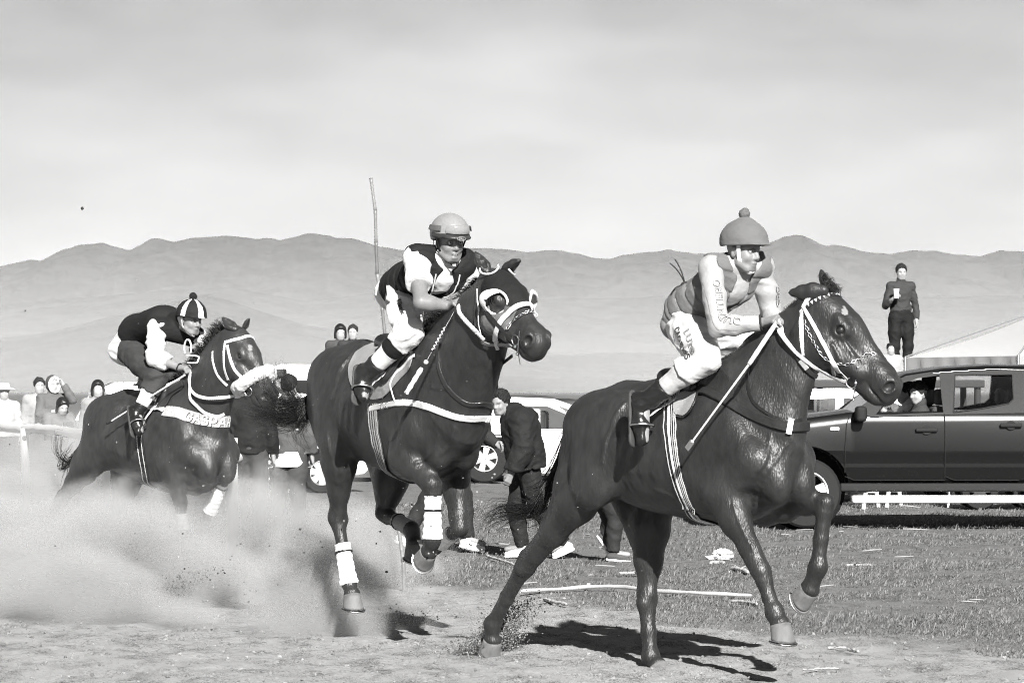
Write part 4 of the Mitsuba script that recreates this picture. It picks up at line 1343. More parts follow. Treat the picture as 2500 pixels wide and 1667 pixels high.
b.ball((-.006, 0, .055), (.138, .118, .122), k=.02)
b.ball((.115, 0, .040), (.065, .080, .014), R=frame((1, 0, -.1)), k=.02)
b.slab((0, 0, .030), unit((.12, 0, -1)))
b.ball((-.01, 0, .02), (.12, .098, .10), k=.008, op='-')
mm = b.mesh(.005)
q = (mm[0] - O) @ R.T / .98
an_ = np.arctan2(q[:, 1], q[:, 0] + .005)
white = ((np.abs(((an_ + .62) % (2 * np.pi / 5)) - np.pi / 5) < .20) & (q[:, 2] > .045))
cap3 = part(rider3, 'cap', mm, 'cloth', np.where(white, .72, .012), at=H3)
b = Blob()
b.fr = (O, R, .98)
b.ball((-.012, 0, .196), .031)
b.bump(lambda p: .010 * (meshkit.noise(p * 130, 3) - .4))
part(cap3, 'pompom', b.mesh(.005), 'cloth', .010, at=H3)
hq3 = lambda p: O + (np.asarray(p, float) * .98) @ R
P = spline([hq3((.0, .090, .03)), hq3((-.005, .080, -.03)), hq3((.02, .062, -.07)), hq3((.055, .033, -.105)), hq3((.075, 0, -.118))], 30)
part(rider3, 'chin_strap', strip(P, unit(P - hq3((0, 0, -.02))), .020, .004), 'cloth', .5, at=H3)
P = J3['wrR'] + unit(J3['elR'] - J3['wrR']) * .01
part(rider3, 'wristband', ring(P, J3['wrR'] - J3['elR'], .033, .006), 'leather', .012, at=H3)

# ---- tack, whip and hair of the leading horse
bridle1 = thing('bridle', 'white strap bridle with chain noseband and toothed browband on the leading horse', 'bridle')
P, N = strap(bridle1, 'browband', B1, [np.array((0.863, -0.004, 1.940)), np.array((0.899, -0.010, 1.959)), np.array((0.928, -0.029, 1.976)), np.array((0.951, -0.059, 1.992)), np.array((0.963, -0.105, 2.002)), np.array((0.956, -0.157, 1.992))], .024, .004, 'leather', .02, H1)
for i in range(9):
    s = 3 + i * 4
    if s > 37:
        break
    t = unit(P[s + 1] - P[s - 1])
    sd = np.cross(t, N[s])
    sd = sd * -np.sign(sd[2])
    c, w, h_ = P[s] + N[s] * .0042, .0085, .010
    v = np.stack([c - t * w - sd * h_, c + t * w - sd * h_, c + sd * h_])
    part(bridle1, 'white_triangle', (np.vstack([v, v + N[s] * .001]), np.array([[0, 1, 2], [3, 5, 4], [0, 3, 4], [0, 4, 1], [1, 4, 5], [1, 5, 2], [2, 5, 3], [2, 3, 0]])), 'matte', .52, at=H1, smooth=False)
strap(bridle1, 'throat_lash', B1, [np.array((0.822, -0.006, 1.924)), np.array((0.851, 0.022, 1.851)), np.array((0.863, 0.029, 1.766)), np.array((0.867, 0.024, 1.686))], [.026, .026, .024, .014], .004, 'cloth', .52, H1, off=.004)
P, N = strap(bridle1, 'cheekpiece', B1, [np.array((0.853, -0.003, 1.928)), np.array((0.898, 0.001, 1.872)), np.array((0.961, -0.009, 1.770)), np.array((1.014, -0.042, 1.660)), np.array((1.022, -0.088, 1.607)), np.array((1.040, -0.123, 1.567))], .021, .004, 'cloth', .52, H1, off=.006)
strap(bridle1, 'buckle_strap', B1, [np.array((1.014, -0.042, 1.660)), np.array((1.021, -0.062, 1.633)), np.array((1.023, -0.090, 1.605))], .028, .004, 'cloth', .52, H1, n=12, off=.010)
strap(bridle1, 'keeper', B1, [np.array((1.025, -0.091, 1.603)), np.array((1.024, -0.104, 1.593))], .030, .004, 'leather', .02, H1, n=6, off=.011)
strap(bridle1, 'crownpiece', B1, [np.array((0.838, -0.005, 1.932)), np.array((0.861, -0.006, 1.964)), hp1((-.03, .03, .085)), hp1((-.03, -.03, .085))], .026, .004, 'cloth', .6, H1, off=.004)
P, N = onbody(B1, [np.array((0.864, 0.014, 1.868)), np.array((0.887, 0.015, 1.819)), np.array((0.910, 0.008, 1.772)), np.array((0.957, 0.007, 1.719)), np.array((0.986, -0.023, 1.669)), np.array((1.030, -0.053, 1.649)), np.array((1.075, -0.082, 1.639)), np.array((1.111, -0.141, 1.673)), np.array((1.142, -0.179, 1.696)), np.array((1.159, -0.200, 1.692))], 70, .004)
part(bridle1, 'chain', chain(P, N), 'steel', at=H1)
c = np.array((1.062, -0.128, 1.546))
part(bridle1, 'bit_ring', ring(c, R1[1] + .15 * R1[0], .027, .0034), 'steel', at=H1)
a_, b_ = np.array((1.125, -0.109, 1.626)), np.array((1.039, -0.164, 1.458))
part(bridle1, 'bit_cheek', merge(tubes(np.linspace(a_, b_, 8), .0035, 8), ballm(a_, .006, 2), ballm(b_, .006, 2), ballm(np.array((1.094, -0.126, 1.544)), .010, 2), tubes(np.linspace(np.array((1.019, -0.157, 1.487)), np.array((1.014, -0.156, 1.466)), 4), .003, 6)), 'steel', at=H1)
strap(bridle1, 'rein', B1, [np.array((1.037, -0.120, 1.550)), np.array((0.989, -0.107, 1.563)), np.array((0.936, -0.080, 1.587)), np.array((0.910, 0.014, 1.639)), np.array((0.840, 0.068, 1.713)), np.array((0.773, 0.082, 1.782)), np.array((0.724, 0.064, 1.825)), np.array((0.757, 0.120, 1.856))], .019, .004, 'cloth', .52, H1, n=60, lay=False)
strap(bridle1, 'rein', B1, [np.array((0.864, 0.057, 1.686)), np.array((0.825, 0.071, 1.733)), np.array((0.776, 0.070, 1.780)), np.array((0.739, 0.054, 1.831)), np.array((0.764, 0.100, 1.869))], .017, .004, 'cloth', .5, H1, n=40, lay=False)
strap(bridle1, 'chin_strap', B1, [np.array((0.813, 0.053, 1.718)), np.array((0.849, 0.042, 1.669)), np.array((0.874, 0.020, 1.627)), np.array((0.888, -0.020, 1.589)), np.array((0.880, -0.058, 1.578))], .024, .005, 'leather', .02, H1, n=30, lay=False)
strap(bridle1, 'chin_strap_pad', B1, [np.array((0.860, 0.043, 1.661)), np.array((0.886, 0.017, 1.616))], .027, .005, 'cloth', .3, H1, n=10, lay=False)
P = spline([np.array((0.987, -0.109, 1.563)), np.array((0.948, -0.121, 1.546)), np.array((0.932, -0.114, 1.566))], 12)
strap(bridle1, 'noseband_strap', B1, [np.array((1.006, -0.051, 1.639)), np.array((0.973, -0.090, 1.608)), np.array((0.960, -0.116, 1.572)), np.array((0.964, -0.133, 1.538))], .022, .004, 'cloth', .25, H1, n=20, off=.002)

collar1 = thing('breast_collar', 'black fleece breast collar with white tab across the leading horse', 'breast collar')
far = B1.snap([np.array((0.740, -0.120, 1.325)), np.array((0.670, -0.220, 1.341)), t1((.36, -.28, 1.30))], .004)
P, N = strap(collar1, 'band', B1, [np.array((0.148, 0.109, 1.513)), np.array((0.261, 0.156, 1.498)), np.array((0.392, 0.188, 1.472)), np.array((0.518, 0.181, 1.421)), np.array((0.625, 0.157, 1.381)), np.array((0.723, 0.126, 1.343)), np.array((0.802, 0.076, 1.316)), np.array((0.826, 0.014, 1.318)), *far], .054, .016, 'cloth', .016, H1, n=90, off=.002)
P, N = strap(collar1, 'neck_strap', B1, [np.array((0.554, 0.085, 1.688)), np.array((0.554, 0.115, 1.609)), np.array((0.572, 0.138, 1.534)), np.array((0.622, 0.151, 1.453)), np.array((0.692, 0.136, 1.398)), np.array((0.761, 0.101, 1.360)), np.array((0.812, 0.057, 1.347)), np.array((0.826, 0.005, 1.356))], .016, .006, 'leather', .012, H1, n=60, off=.003)
strap(collar1, 'tab', B1, [np.array((0.809, 0.060, 1.360)), np.array((0.806, 0.068, 1.318)), np.array((0.802, 0.076, 1.280))], .030, .004, 'cloth', .52, H1, n=12, off=.019)

saddle1 = thing('saddle', 'small racing saddle with striped girth and light grey flap on the leading horse', 'saddle')
gp = [np.array((0.006, 0.126, 1.513)), np.array((0.034, 0.175, 1.458)), np.array((0.086, 0.235, 1.383)), np.array((0.115, 0.265, 1.309)), np.array((0.147, 0.277, 1.195)), np.array((0.160, 0.263, 1.079)), np.array((0.174, 0.237, 0.986)), np.array((0.171, 0.184, 0.898)), np.array((0.129, 0.083, 0.825)), *B1.snap([t1((.20, .05, .80)), t1((.20, -.14, .86))], .003)]
P, N = strap(saddle1, 'girth', B1, gp, .085, .006, 'cloth', .02, H1, n=80, off=.002)
for d, w, c in ((-.037, .006, .4), (-.008, .015, .62), (.010, .006, .3), (.024, .005, .45), (.036, .006, .5)):
    Q = beside(P, N, d) + N * .0062
    part(saddle1, 'girth_stripe', strip(Q, N, w, .0022), 'cloth', c, at=H1, smooth=35)
flap = [np.array((0.066, 0.167, 1.465)), np.array((0.081, 0.142, 1.487)), np.array((0.148, 0.123, 1.496)), np.array((0.201, 0.141, 1.487)), np.array((0.282, 0.234, 1.438)), np.array((0.265, 0.253, 1.392)), np.array((0.210, 0.250, 1.366)), np.array((0.149, 0.237, 1.370))]
part(saddle1, 'flap', patch(B1, flap, .008, .02, .008), 'leather', .28, at=H1, smooth=40)
loop = spline(np.array(flap + flap[:1]), 60)
P, N = onbody(B1, loop[18:46], None, .014)
part(saddle1, 'flap_edge', tubes(P, .007, 6), 'leather', .015, at=H1)
b = Blob()
b.path([t1((-.16, 0, 1.575)), t1((.02, 0, 1.545)), t1((.18, 0, 1.575)), t1((.25, 0, 1.60))], [.05, .062, .058, .04], k=.03, sq=(LAT, 1.7))
for y in (-1, 1):
    b.cone(t1((.0, y * .12, 1.52)), t1((.16, y * .13, 1.50)), .03, k=.03)
part(saddle1, 'seat', b.mesh(.007), 'leather', .012, at=H1)
strap(saddle1, 'stirrup_leather', B1, [np.array((0.073, 0.173, 1.474)), np.array((0.063, 0.237, 1.437)), np.array((0.050, 0.296, 1.405)), np.array((0.054, 0.353, 1.370))], .020, .004, 'leather', .45, H1, n=20, lay=False)
f_ = unit(JR['toR'] - JR['anR'])
part(saddle1, 'stirrup_iron', ring(JR['anR'] * .42 + JR['toR'] * .58 + (JR['anR'] - JR['knR']) * .03, f_, .062, .006, ry=.068), 'steel', at=H1)

whip1 = thing('whip', 'long grey riding whip hanging across the shoulder of the leading horse', 'whip')
wp = [np.array((0.767, 0.130, 1.847)), np.array((0.746, 0.300, 1.639)), np.array((0.427, 0.400, 1.241))]
part(whip1, 'handle', tubes(np.linspace(wp[0], wp[1], 14), np.r_[.011, .012, .0125 + .0006 * np.sin(np.arange(10) * 2), .012, .010], 10), 'cloth', .42, at=H1)
part(whip1, 'shaft', tubes(np.linspace(wp[1], wp[2], 12), np.linspace(.0068, .0052, 12), 8), 'cloth', .5, at=H1)
d_ = unit(wp[2] - wp[1])
F_ = frame(d_, (0, 1, 0))
part(whip1, 'flap', rbox(wp[2] + d_ * .025, (.055, .034, .008), .003, F_), 'leather', .12, at=H1, smooth=30)
part(whip1, 'collar', tubes(np.linspace(wp[2] - d_ * .006, wp[2] + d_ * .004, 3), .009, 8), 'cloth', .55, at=H1)

# mane, forelock, tail
cr = spline([np.array((0.185, 0.000, 1.611)), np.array((0.348, 0.000, 1.690)), np.array((0.436, -0.020, 1.744)), np.array((0.560, -0.050, 1.831)), np.array((0.682, -0.080, 1.937)), np.array((0.788, -0.085, 1.999))], 420)
g = np.random.default_rng(4)
rt = np.repeat(cr, 4, 0) + g.normal(0, .008, (1680, 3)) * [1, 1.6, .4]
part(horse1, 'mane', strands(rt - [0, 0, .01], np.array([-.25, .12, 1.]) + g.normal(0, .28, rt.shape), .040 + .012 * meshkit.noise(rt * 22, 4), (-.04, .01, -.10), 6, .0019, 3, .10), 'hair', .008, at=H1)
rt = hp1((0, 0, 0)) + (np.stack([g.uniform(-.05, .05, 260), g.normal(0, .022, 260), np.full(260, .068)], 1) * 1.15) @ R1
part(horse1, 'forelock', strands(rt, np.array([.05, .02, 1.]) + g.normal(0, .22, rt.shape), .105, (.10, .0, -.35), 8, .0022, 5, .07), 'hair', .008, at=H1)
dock = t1((-.90, 0, 1.33))
tl = [[dock, np.array((-1.209, -0.140, 1.143)), np.array((-1.269, -0.020, 0.900)), np.array((-1.353, 0.000, 0.845)), np.array((-1.541, 0.000, 0.845)), np.array((-1.669, 0.000, 0.818)), np.array((-1.747, -0.000, 0.724))],
      [dock, np.array((-1.209, -0.140, 1.143)), np.array((-1.258, -0.020, 0.877)), np.array((-1.360, 0.000, 0.808)), np.array((-1.577, 0.000, 0.797)), np.array((-1.717, -0.000, 0.755)), np.array((-1.762, 0.000, 0.707))],
      [dock, np.array((-1.216, -0.140, 1.154)), np.array((-1.224, 0.000, 0.885)), np.array((-1.324, 0.000, 0.804)), np.array((-1.461, 0.000, 0.786)), np.array((-1.541, 0.000, 0.751)), np.array((-1.592, 0.000, 0.721))],
      [dock, np.array((-1.228, -0.120, 1.073)), np.array((-1.245, 0.000, 0.866)), np.array((-1.288, 0.000, 0.805)), np.array((-1.236, 0.020, 0.751)), np.array((-1.300, 0.020, 0.731))]]
bundle(horse1, 'tail', tl, 60, .012, .0019, 'hair', .006, H1, 6, n=22, wild=.035)
bundle(horse1, 'tail', [[dock, np.array((-1.184, -0.140, 1.259)), np.array((-1.244, -0.100, 1.073)), np.array((-1.305, -0.030, 0.957)), np.array((-1.391, -0.020, 0.941))]], 60, .014, .0020, 'hair', .006, H1, 7, n=14, wild=.02)

# ---- tack, whip and hair of the second horse
hood2 = thing('blinker_hood', 'black blinker hood with white eye cups worn by the second horse', 'hood')
def onhead(O, R, sc, pts):
    return [O + (np.asarray(p, float) * sc * [.9, 1, 1]) @ R for p in pts]
hd = lambda *pts: onhead(O2, R2, s2, pts)
HB = Blob()
headform(HB, O2, R2, s2)
# the cloth: the head's own form, grown a little, cut at the nose, the throat and round the eyes
b = Blob()
b.join(HB, k=.001)
b.bump(lambda p: .007 + .004 * (meshkit.fbm(p * [22, 22, 16], 3, 9) - .5))
b.fr = (O2, R2 * np.array([[.9], [1], [1]]), s2)
b.slab((.375, 0, 0), unit((1, 0, .25)))
b.slab((.045, 0, 0), unit((-1, 0, -.12)))
b.slab((0, 0, -.20), unit((.1, 0, -1)))
for y in (-1, 1):
    b.ball((.235, y * .10, -.006), (.068, .06, .060), k=.006, op='-')
    b.ball((.01, y * .06, .085), (.05, .045, .06), k=.006, op='-')
b.fr = None
mm = b.mesh(.006)
q = (mm[0] - O2) @ R2.T / s2 / [.9, 1, 1]
part(hood2, 'cloth', mm, 'cloth', np.where(q[:, 2] - .28 * q[:, 0] > -.075, .010, .11), at=H2)
for y in (-1, 1):
    c, = hd((.238, y * .094, -.004))
    axn = unit(.8 * R2[1] * y + .55 * R2[0] + .1 * R2[2])
    axc = unit(R2[1] * y - .1 * R2[0])
    part(hood2, 'eye_ring', ring(c + axn * .006, axn, .078, .0085, ry=.068, n=36), 'matte', .52, at=H2)
    th = np.linspace(-1.75, 1.75, 26)
    F_ = frame(axn, R2[2])
    xr = R2[0] - axn * (axn @ R2[0])
    xr = unit(xr)
    zr = np.cross(axn, xr)
    rings = []
    for k in np.linspace(0, 1, 10):
        rr = math.cos(k * 1.45)
        rings.append(c + axc * (.062 * math.sin(k * 1.5)) - xr * .004 + (-xr * (np.cos(th) * .078 * rr)[:, None]) + zr * (np.sin(th) * .068 * rr)[:, None])
    Rg = np.array(rings)
    n_, k_, _ = Rg.shape
    inner = Rg - axn * .004 + (c - Rg) * .05
    i, j = np.meshgrid(np.arange(n_ - 1), np.arange(k_ - 1), indexing='ij')
    qd = np.stack([i * k_ + j, i * k_ + j + 1, (i + 1) * k_ + j + 1, (i + 1) * k_ + j], -1).reshape(-1, 4)
    e0 = np.arange(n_ - 1) * k_
    rim = np.vstack([np.stack([e0, e0 + k_, e0 + k_ + n_ * k_, e0 + n_ * k_], 1), np.stack([e0 + k_ - 1, e0 + 2 * k_ - 1, e0 + 2 * k_ - 1 + n_ * k_, e0 + k_ - 1 + n_ * k_], 1)])
    part(hood2, 'eye_cup', (np.vstack([Rg.reshape(-1, 3), inner.reshape(-1, 3)]), np.vstack([np.vstack([qd[:, [0, 1, 2]], qd[:, [0, 2, 3]]]), np.vstack([qd[:, [0, 2, 1]], qd[:, [0, 3, 2]]]) + n_ * k_, np.vstack([rim[:, [0, 1, 2]], rim[:, [0, 2, 3]]])])), 'gloss', .52, at=H2, smooth=40)
    base, = hd((.01, y * .058, .075))
    part(hood2, 'ear_trim', ring(base + R2[2] * -.004 + R2[0] * .012, unit(R2[2] * .8 + y * .6 * R2[1] + .1 * R2[0]), .054, .006, ry=.044, n=30, arc=(2.9, 6.5)), 'matte', .52, at=H2)
bridle2 = thing('bridle', 'bridle with white noseband and nose chain over the hood of the second horse', 'bridle')
strap(bridle2, 'noseband', B2, [np.array((1.411, 0.053, 1.799)), np.array((1.525, 0.088, 1.854)), np.array((1.544, 0.059, 1.909)), np.array((1.585, 0.029, 1.954)), np.array((1.616, -0.011, 1.974)), np.array((1.593, -0.065, 1.968)), *hd((.37, -.062, -.02))], .034, .006, 'cloth', .52, H2, n=50, off=.016)
strap(bridle2, 'cheekpiece', B2, [np.array((1.333, 0.097, 2.090)), np.array((1.332, 0.102, 2.030)), np.array((1.399, 0.104, 1.957)), np.array((1.470, 0.099, 1.907)), np.array((1.536, 0.086, 1.863)), np.array((1.587, 0.071, 1.821)), np.array((1.610, 0.052, 1.796))], .024, .005, 'leather', .014, H2, n=50, off=.018)
strap(bridle2, 'hood_seam', B2, [np.array((1.294, 0.101, 2.077)), np.array((1.323, 0.110, 1.975)), np.array((1.351, 0.116, 1.882)), np.array((1.325, 0.090, 1.804))], .013, .004, 'cloth', .52, H2, n=40, off=.016)
strap(bridle2, 'throat_strap', B2, [np.array((1.290, 0.101, 2.068)), np.array((1.288, 0.113, 1.975)), np.array((1.287, 0.110, 1.883)), np.array((1.311, 0.091, 1.804))], .022, .004, 'leather', .02, H2, n=40, off=.013)
strap(bridle2, 'chin_strap', B2, [np.array((1.318, 0.084, 1.790)), np.array((1.363, 0.060, 1.781)), np.array((1.410, 0.020, 1.778)), np.array((1.589, 0.046, 1.778))], .028, .006, 'leather', .20, H2, n=30, off=.016)
strap(bridle2, 'buckle', B2, [np.array((1.419, 0.058, 1.803)), np.array((1.344, 0.017, 1.756))], .020, .006, 'cloth', .6, H2, n=8, off=.018)
P, N = onbody(B2, [np.array((1.582, 0.069, 1.842)), np.array((1.588, 0.046, 1.876)), np.array((1.621, 0.027, 1.907)), np.array((1.657, -0.001, 1.930)), np.array((1.649, -0.051, 1.935)), np.array((1.665, -0.071, 1.923))], 50, .010)
part(bridle2, 'chain', chain(P, N, .022, .0027), 'steel', at=H2)
part(bridle2, 'bit_ring', ring(np.array((1.632, 0.048, 1.786)), R2[1] + .2 * R2[0], .028, .0036), 'steel', at=H2)
part(bridle2, 'bit_cheek', merge(tubes(np.linspace(np.array((1.697, 0.053, 1.835)), np.array((1.632, 0.033, 1.714)), 6), .004, 6), ballm(np.array((1.623, 0.030, 1.709)), .010, 2), ballm(np.array((1.615, 0.039, 1.750)), .011, 2)), 'steel', at=H2)
part(bridle2, 'loose_strap', strip(np.linspace(np.array((1.528, 0.011, 1.701)), np.array((1.176, -0.106, 1.661)), 8), np.broadcast_to([.5, 1., 0], (8, 3)), .020, .004), 'leather', .03, at=H2)
part(bridle2, 'loose_strap', strip(np.linspace(np.array((1.647, 0.035, 1.714)), np.array((1.221, -0.194, 1.663)), 6), np.broadcast_to([.5, 1., 0], (6, 3)), .022, .004), 'leather', .10, at=H2)
# braided rein
P = spline([np.array((1.355, 0.103, 1.790)), np.array((1.325, 0.132, 1.831)), np.array((1.255, 0.141, 1.872)), np.array((1.192, 0.146, 1.908)), np.array((1.143, 0.153, 1.946)), np.array((1.101, 0.140, 1.989))], 70)
N = B2.grad(B2.snap(P, 0.), .012)
ph = np.arange(70) * .8
sd = np.cross(unit(np.gradient(P, axis=0)), N)
part(bridle2, 'rein', merge(*[tubes(P + sd * (.008 * np.sin(ph + o))[:, None] + N * (.004 * np.sin(2 * (ph + o)))[:, None], .0062, 6) for o in (0, 2.09, 4.19)]), 'cloth', .55, at=H2)

collar2 = thing('breast_collar', 'white ruched breast collar across the chest of the second horse', 'breast collar')
far = B2.snap([np.array((0.877, -0.120, 1.353)), np.array((0.708, -0.220, 1.371)), t2((.36, -.28, 1.24))], .004)
P, N = strap(collar2, 'band', B2, [np.array((0.539, 0.265, 1.433)), np.array((0.615, 0.243, 1.436)), np.array((0.692, 0.214, 1.431)), np.array((0.817, 0.195, 1.413)), np.array((0.902, 0.157, 1.387)), np.array((0.979, 0.117, 1.364)), np.array((1.034, 0.052, 1.350)), np.array((1.049, -0.013, 1.350)), *far], .038, .010, 'cloth', .52, H2, n=100, off=.003)
for i in range(50, 92, 2):
    t_ = np.cross(unit(P[i + 1] - P[i - 1]), N[i])
    part(collar2, 'ruche', tubes(np.linspace(P[i] + N[i] * .010 - t_ * .019, P[i] + N[i] * .010 + t_ * .019, 4), .0055, 5), 'cloth', .52, at=H2)
strap(collar2, 'buckle_strap', B2, [np.array((0.217, 0.282, 1.399)), np.array((0.316, 0.275, 1.411)), np.array((0.443, 0.273, 1.423)), np.array((0.541, 0.266, 1.431))], .032, .008, 'cloth', .45, H2, n=24, off=.004)
for px_ in (0, 1):
    part(collar2, 'buckle', ring([np.array((0.389, 0.287, 1.414)), np.array((0.453, 0.285, 1.421))][px_], N[0], .019, .003, n=8), 'steel', at=H2)
strap(collar2, 'neck_strap', B2, [np.array((0.892, 0.161, 1.777)), np.array((0.904, 0.169, 1.678)), np.array((0.939, 0.163, 1.584)), np.array((0.993, 0.141, 1.514)), np.array((1.047, 0.106, 1.458)), np.array((1.087, 0.052, 1.428)), np.array((1.115, 0.001, 1.435)), *B2.snap([t2((.72, -.08, 1.22)), t2((.6, -.16, 1.36))], .004)], .030, .008, 'leather', .02, H2, n=80, off=.003)
strap(collar2, 'white_cord', B2, [np.array((0.638, 0.191, 1.709)), np.array((0.526, 0.201, 1.650)), np.array((0.461, 0.234, 1.598)), np.array((0.451, 0.253, 1.550)), np.array((0.494, 0.260, 1.495)), np.array((0.542, 0.264, 1.443))], [.022, .022, .02, .012, .009, .009], .005, 'cloth', .52, H2, n=50, off=.012)

saddle2 = thing('saddle', 'black racing saddle over a grey pad on the second horse', 'saddle')
pad = [np.array((-0.171, 0.037, 1.791)), np.array((-0.234, 0.090, 1.775)), np.array((-0.302, 0.135, 1.733)), np.array((-0.260, 0.200, 1.663)), np.array((-0.148, 0.251, 1.588)), np.array((-0.040, 0.280, 1.527)), np.array((0.125, 0.280, 1.485)), np.array((0.240, 0.274, 1.454)), np.array((0.369, 0.273, 1.462)), np.array((0.469, 0.258, 1.514)), np.array((0.537, 0.219, 1.586)), np.array((0.620, 0.206, 1.657)), np.array((0.609, 0.188, 1.709)), np.array((0.256, 0.087, 1.757))]
part(saddle2, 'pad', patch(B2, pad, .006, .025, .007), 'cloth', .20, at=H2, smooth=40, label='grey mesh pad under the black saddle')
sd2 = [np.array((0.557, 0.173, 1.753)), np.array((0.167, 0.072, 1.767)), np.array((0.097, 0.107, 1.739)), np.array((0.149, 0.166, 1.672)), np.array((0.343, 0.253, 1.598)), np.array((0.412, 0.253, 1.562)), np.array((0.449, 0.231, 1.598)), np.array((0.472, 0.189, 1.658)), np.array((0.614, 0.185, 1.714))]
part(saddle2, 'flap', patch(B2, sd2, .018, .02, .010), 'leather', .016, at=H2, smooth=40)
P, N = onbody(B2, spline([np.array((0.609, 0.182, 1.723)), np.array((0.483, 0.181, 1.677)), np.array((0.446, 0.222, 1.615)), np.array((0.412, 0.253, 1.562)), np.array((0.351, 0.257, 1.591))], 40), None, .036)
part(saddle2, 'flap_roll', tubes(P, .017, 8), 'leather', .016, at=H2)
b = Blob()
b.path([t2((-.16, 0, 1.565)), t2((.02, 0, 1.54)), t2((.18, 0, 1.57)), t2((.25, 0, 1.60))], [.05, .062, .058, .04], k=.03, sq=(LAT, 1.7))
part(saddle2, 'seat', b.mesh(.008), 'leather', .014, at=H2)
gp = [np.array((0.245, 0.277, 1.430)), np.array((0.248, 0.278, 1.370)), np.array((0.252, 0.272, 1.285)), np.array((0.259, 0.259, 1.201)), np.array((0.248, 0.230, 1.116)), np.array((0.185, 0.169, 1.042)), *B2.snap([t2((.18, .04, .82)), t2((.18, -.14, .88))], .003)]
P, N = strap(saddle2, 'girth', B2, gp, .105, .006, 'cloth', .055, H2, n=60, off=.002)
for d, w, c in ((-.046, .010, .30), (-.02, .008, .22), (.006, .008, .25), (.030, .008, .2), (.046, .008, .3)):
    part(saddle2, 'girth_stripe', strip(beside(P, N, d) + N * .0062, N, w, .0022), 'cloth', c, at=H2, smooth=35)
strap(saddle2, 'stirrup_leather', B2, [np.array((0.418, 0.261, 1.622)), np.array((0.400, 0.300, 1.586)), np.array((0.357, 0.320, 1.562)), np.array((0.359, 0.345, 1.533))], .022, .004, 'cloth', .55, H2, n=20, lay=False)
f_ = unit(J2['toR'] - J2['anR'])
part(saddle2, 'stirrup_iron', ring(J2['anR'] * .42 + J2['toR'] * .58 + (J2['anR'] - J2['knR']) * .03, f_, .062, .006, ry=.068), 'steel', at=H2)

whip2 = thing('whip', 'short whip with white braided handle hanging at the second horse shoulder', 'whip')
wp = [np.array((1.084, 0.160, 1.952)), np.array((1.131, 0.240, 1.861)), np.array((1.096, 0.300, 1.734)), np.array((1.073, 0.330, 1.667)), np.array((1.040, 0.340, 1.635)), np.array((0.960, 0.400, 1.491))]
P = spline([wp[0], wp[1]], 12)
part(whip2, 'shaft', tubes(np.linspace(wp[0], wp[3], 20), .0075, 8), 'leather', .014, at=H2)
g0 = np.linspace(wp[1], wp[2], 46)
d_ = unit(wp[2] - wp[1])
F_ = frame(d_)
ph = np.arange(46) * .9
part(whip2, 'braid', tubes(g0 + (np.cos(ph)[:, None] * F_[1] + np.sin(ph)[:, None] * F_[2]) * .0062, .0042, 5), 'cloth', .52, at=H2)
part(whip2, 'knot', ballm(wp[3], .014, 2), 'cloth', .5, at=H2)
part(whip2, 'handle', tubes(np.linspace(wp[4], wp[5], 12), np.r_[.009, .014 + .002 * np.sin(np.arange(10) * 2.), .015], 10), 'cloth', .6, at=H2)
# white bandages
def bandage(parent, a, b_, r0, r1, at, col=.72, band=None, seed=0):
    L = Blob()
    L.path([a, a * .5 + b_ * .5, b_], [r0, r0 * .93, r1], k=.02)
    d = unit(b_ - a)
    L.slab(a + d * .004, -d)
    L.slab(b_ - d * .004, d)
    L.bump(lambda p: .0022 * np.sin(((p - a) @ d) * 160 + 2 * meshkit.noise(p * 25, seed)) + .004 * (meshkit.noise(p * 40, seed + 1) - .5))
    k = part(parent, 'bandage', L.mesh(.006), 'cloth', col, at=at)
    if band is not None:
        c = a + (b_ - a) * band
        part(k, 'band', ring(c, d, r0 * .97 + .002, .007, n=28), 'leather', .015, at=at)
bandage(horse2, hind2r[1] * .58 + hind2r[2] * .42, hind2r[2] + unit(hind2r[2] - hind2r[1]) * .03, .050, .060, H2, band=.2, seed=1)
bandage(horse2, fore2r[1] * .82 + fore2r[2] * .18, fore2r[2] + unit(fore2r[2] - fore2r[1]) * .0, .050, .062, H2, band=.33, seed=2)
bandage(horse2, hind2l[1] * .55 + hind2l[2] * .45, hind2l[2] - unit(hind2l[2] - hind2l[1]) * .005, .046, .054, H2, col=.22, band=.15, seed=3)
bandage(horse2, fore2l[1] * .6 + fore2l[2] * .4, fore2l[2], .046, .054, H2, band=None, seed=4)
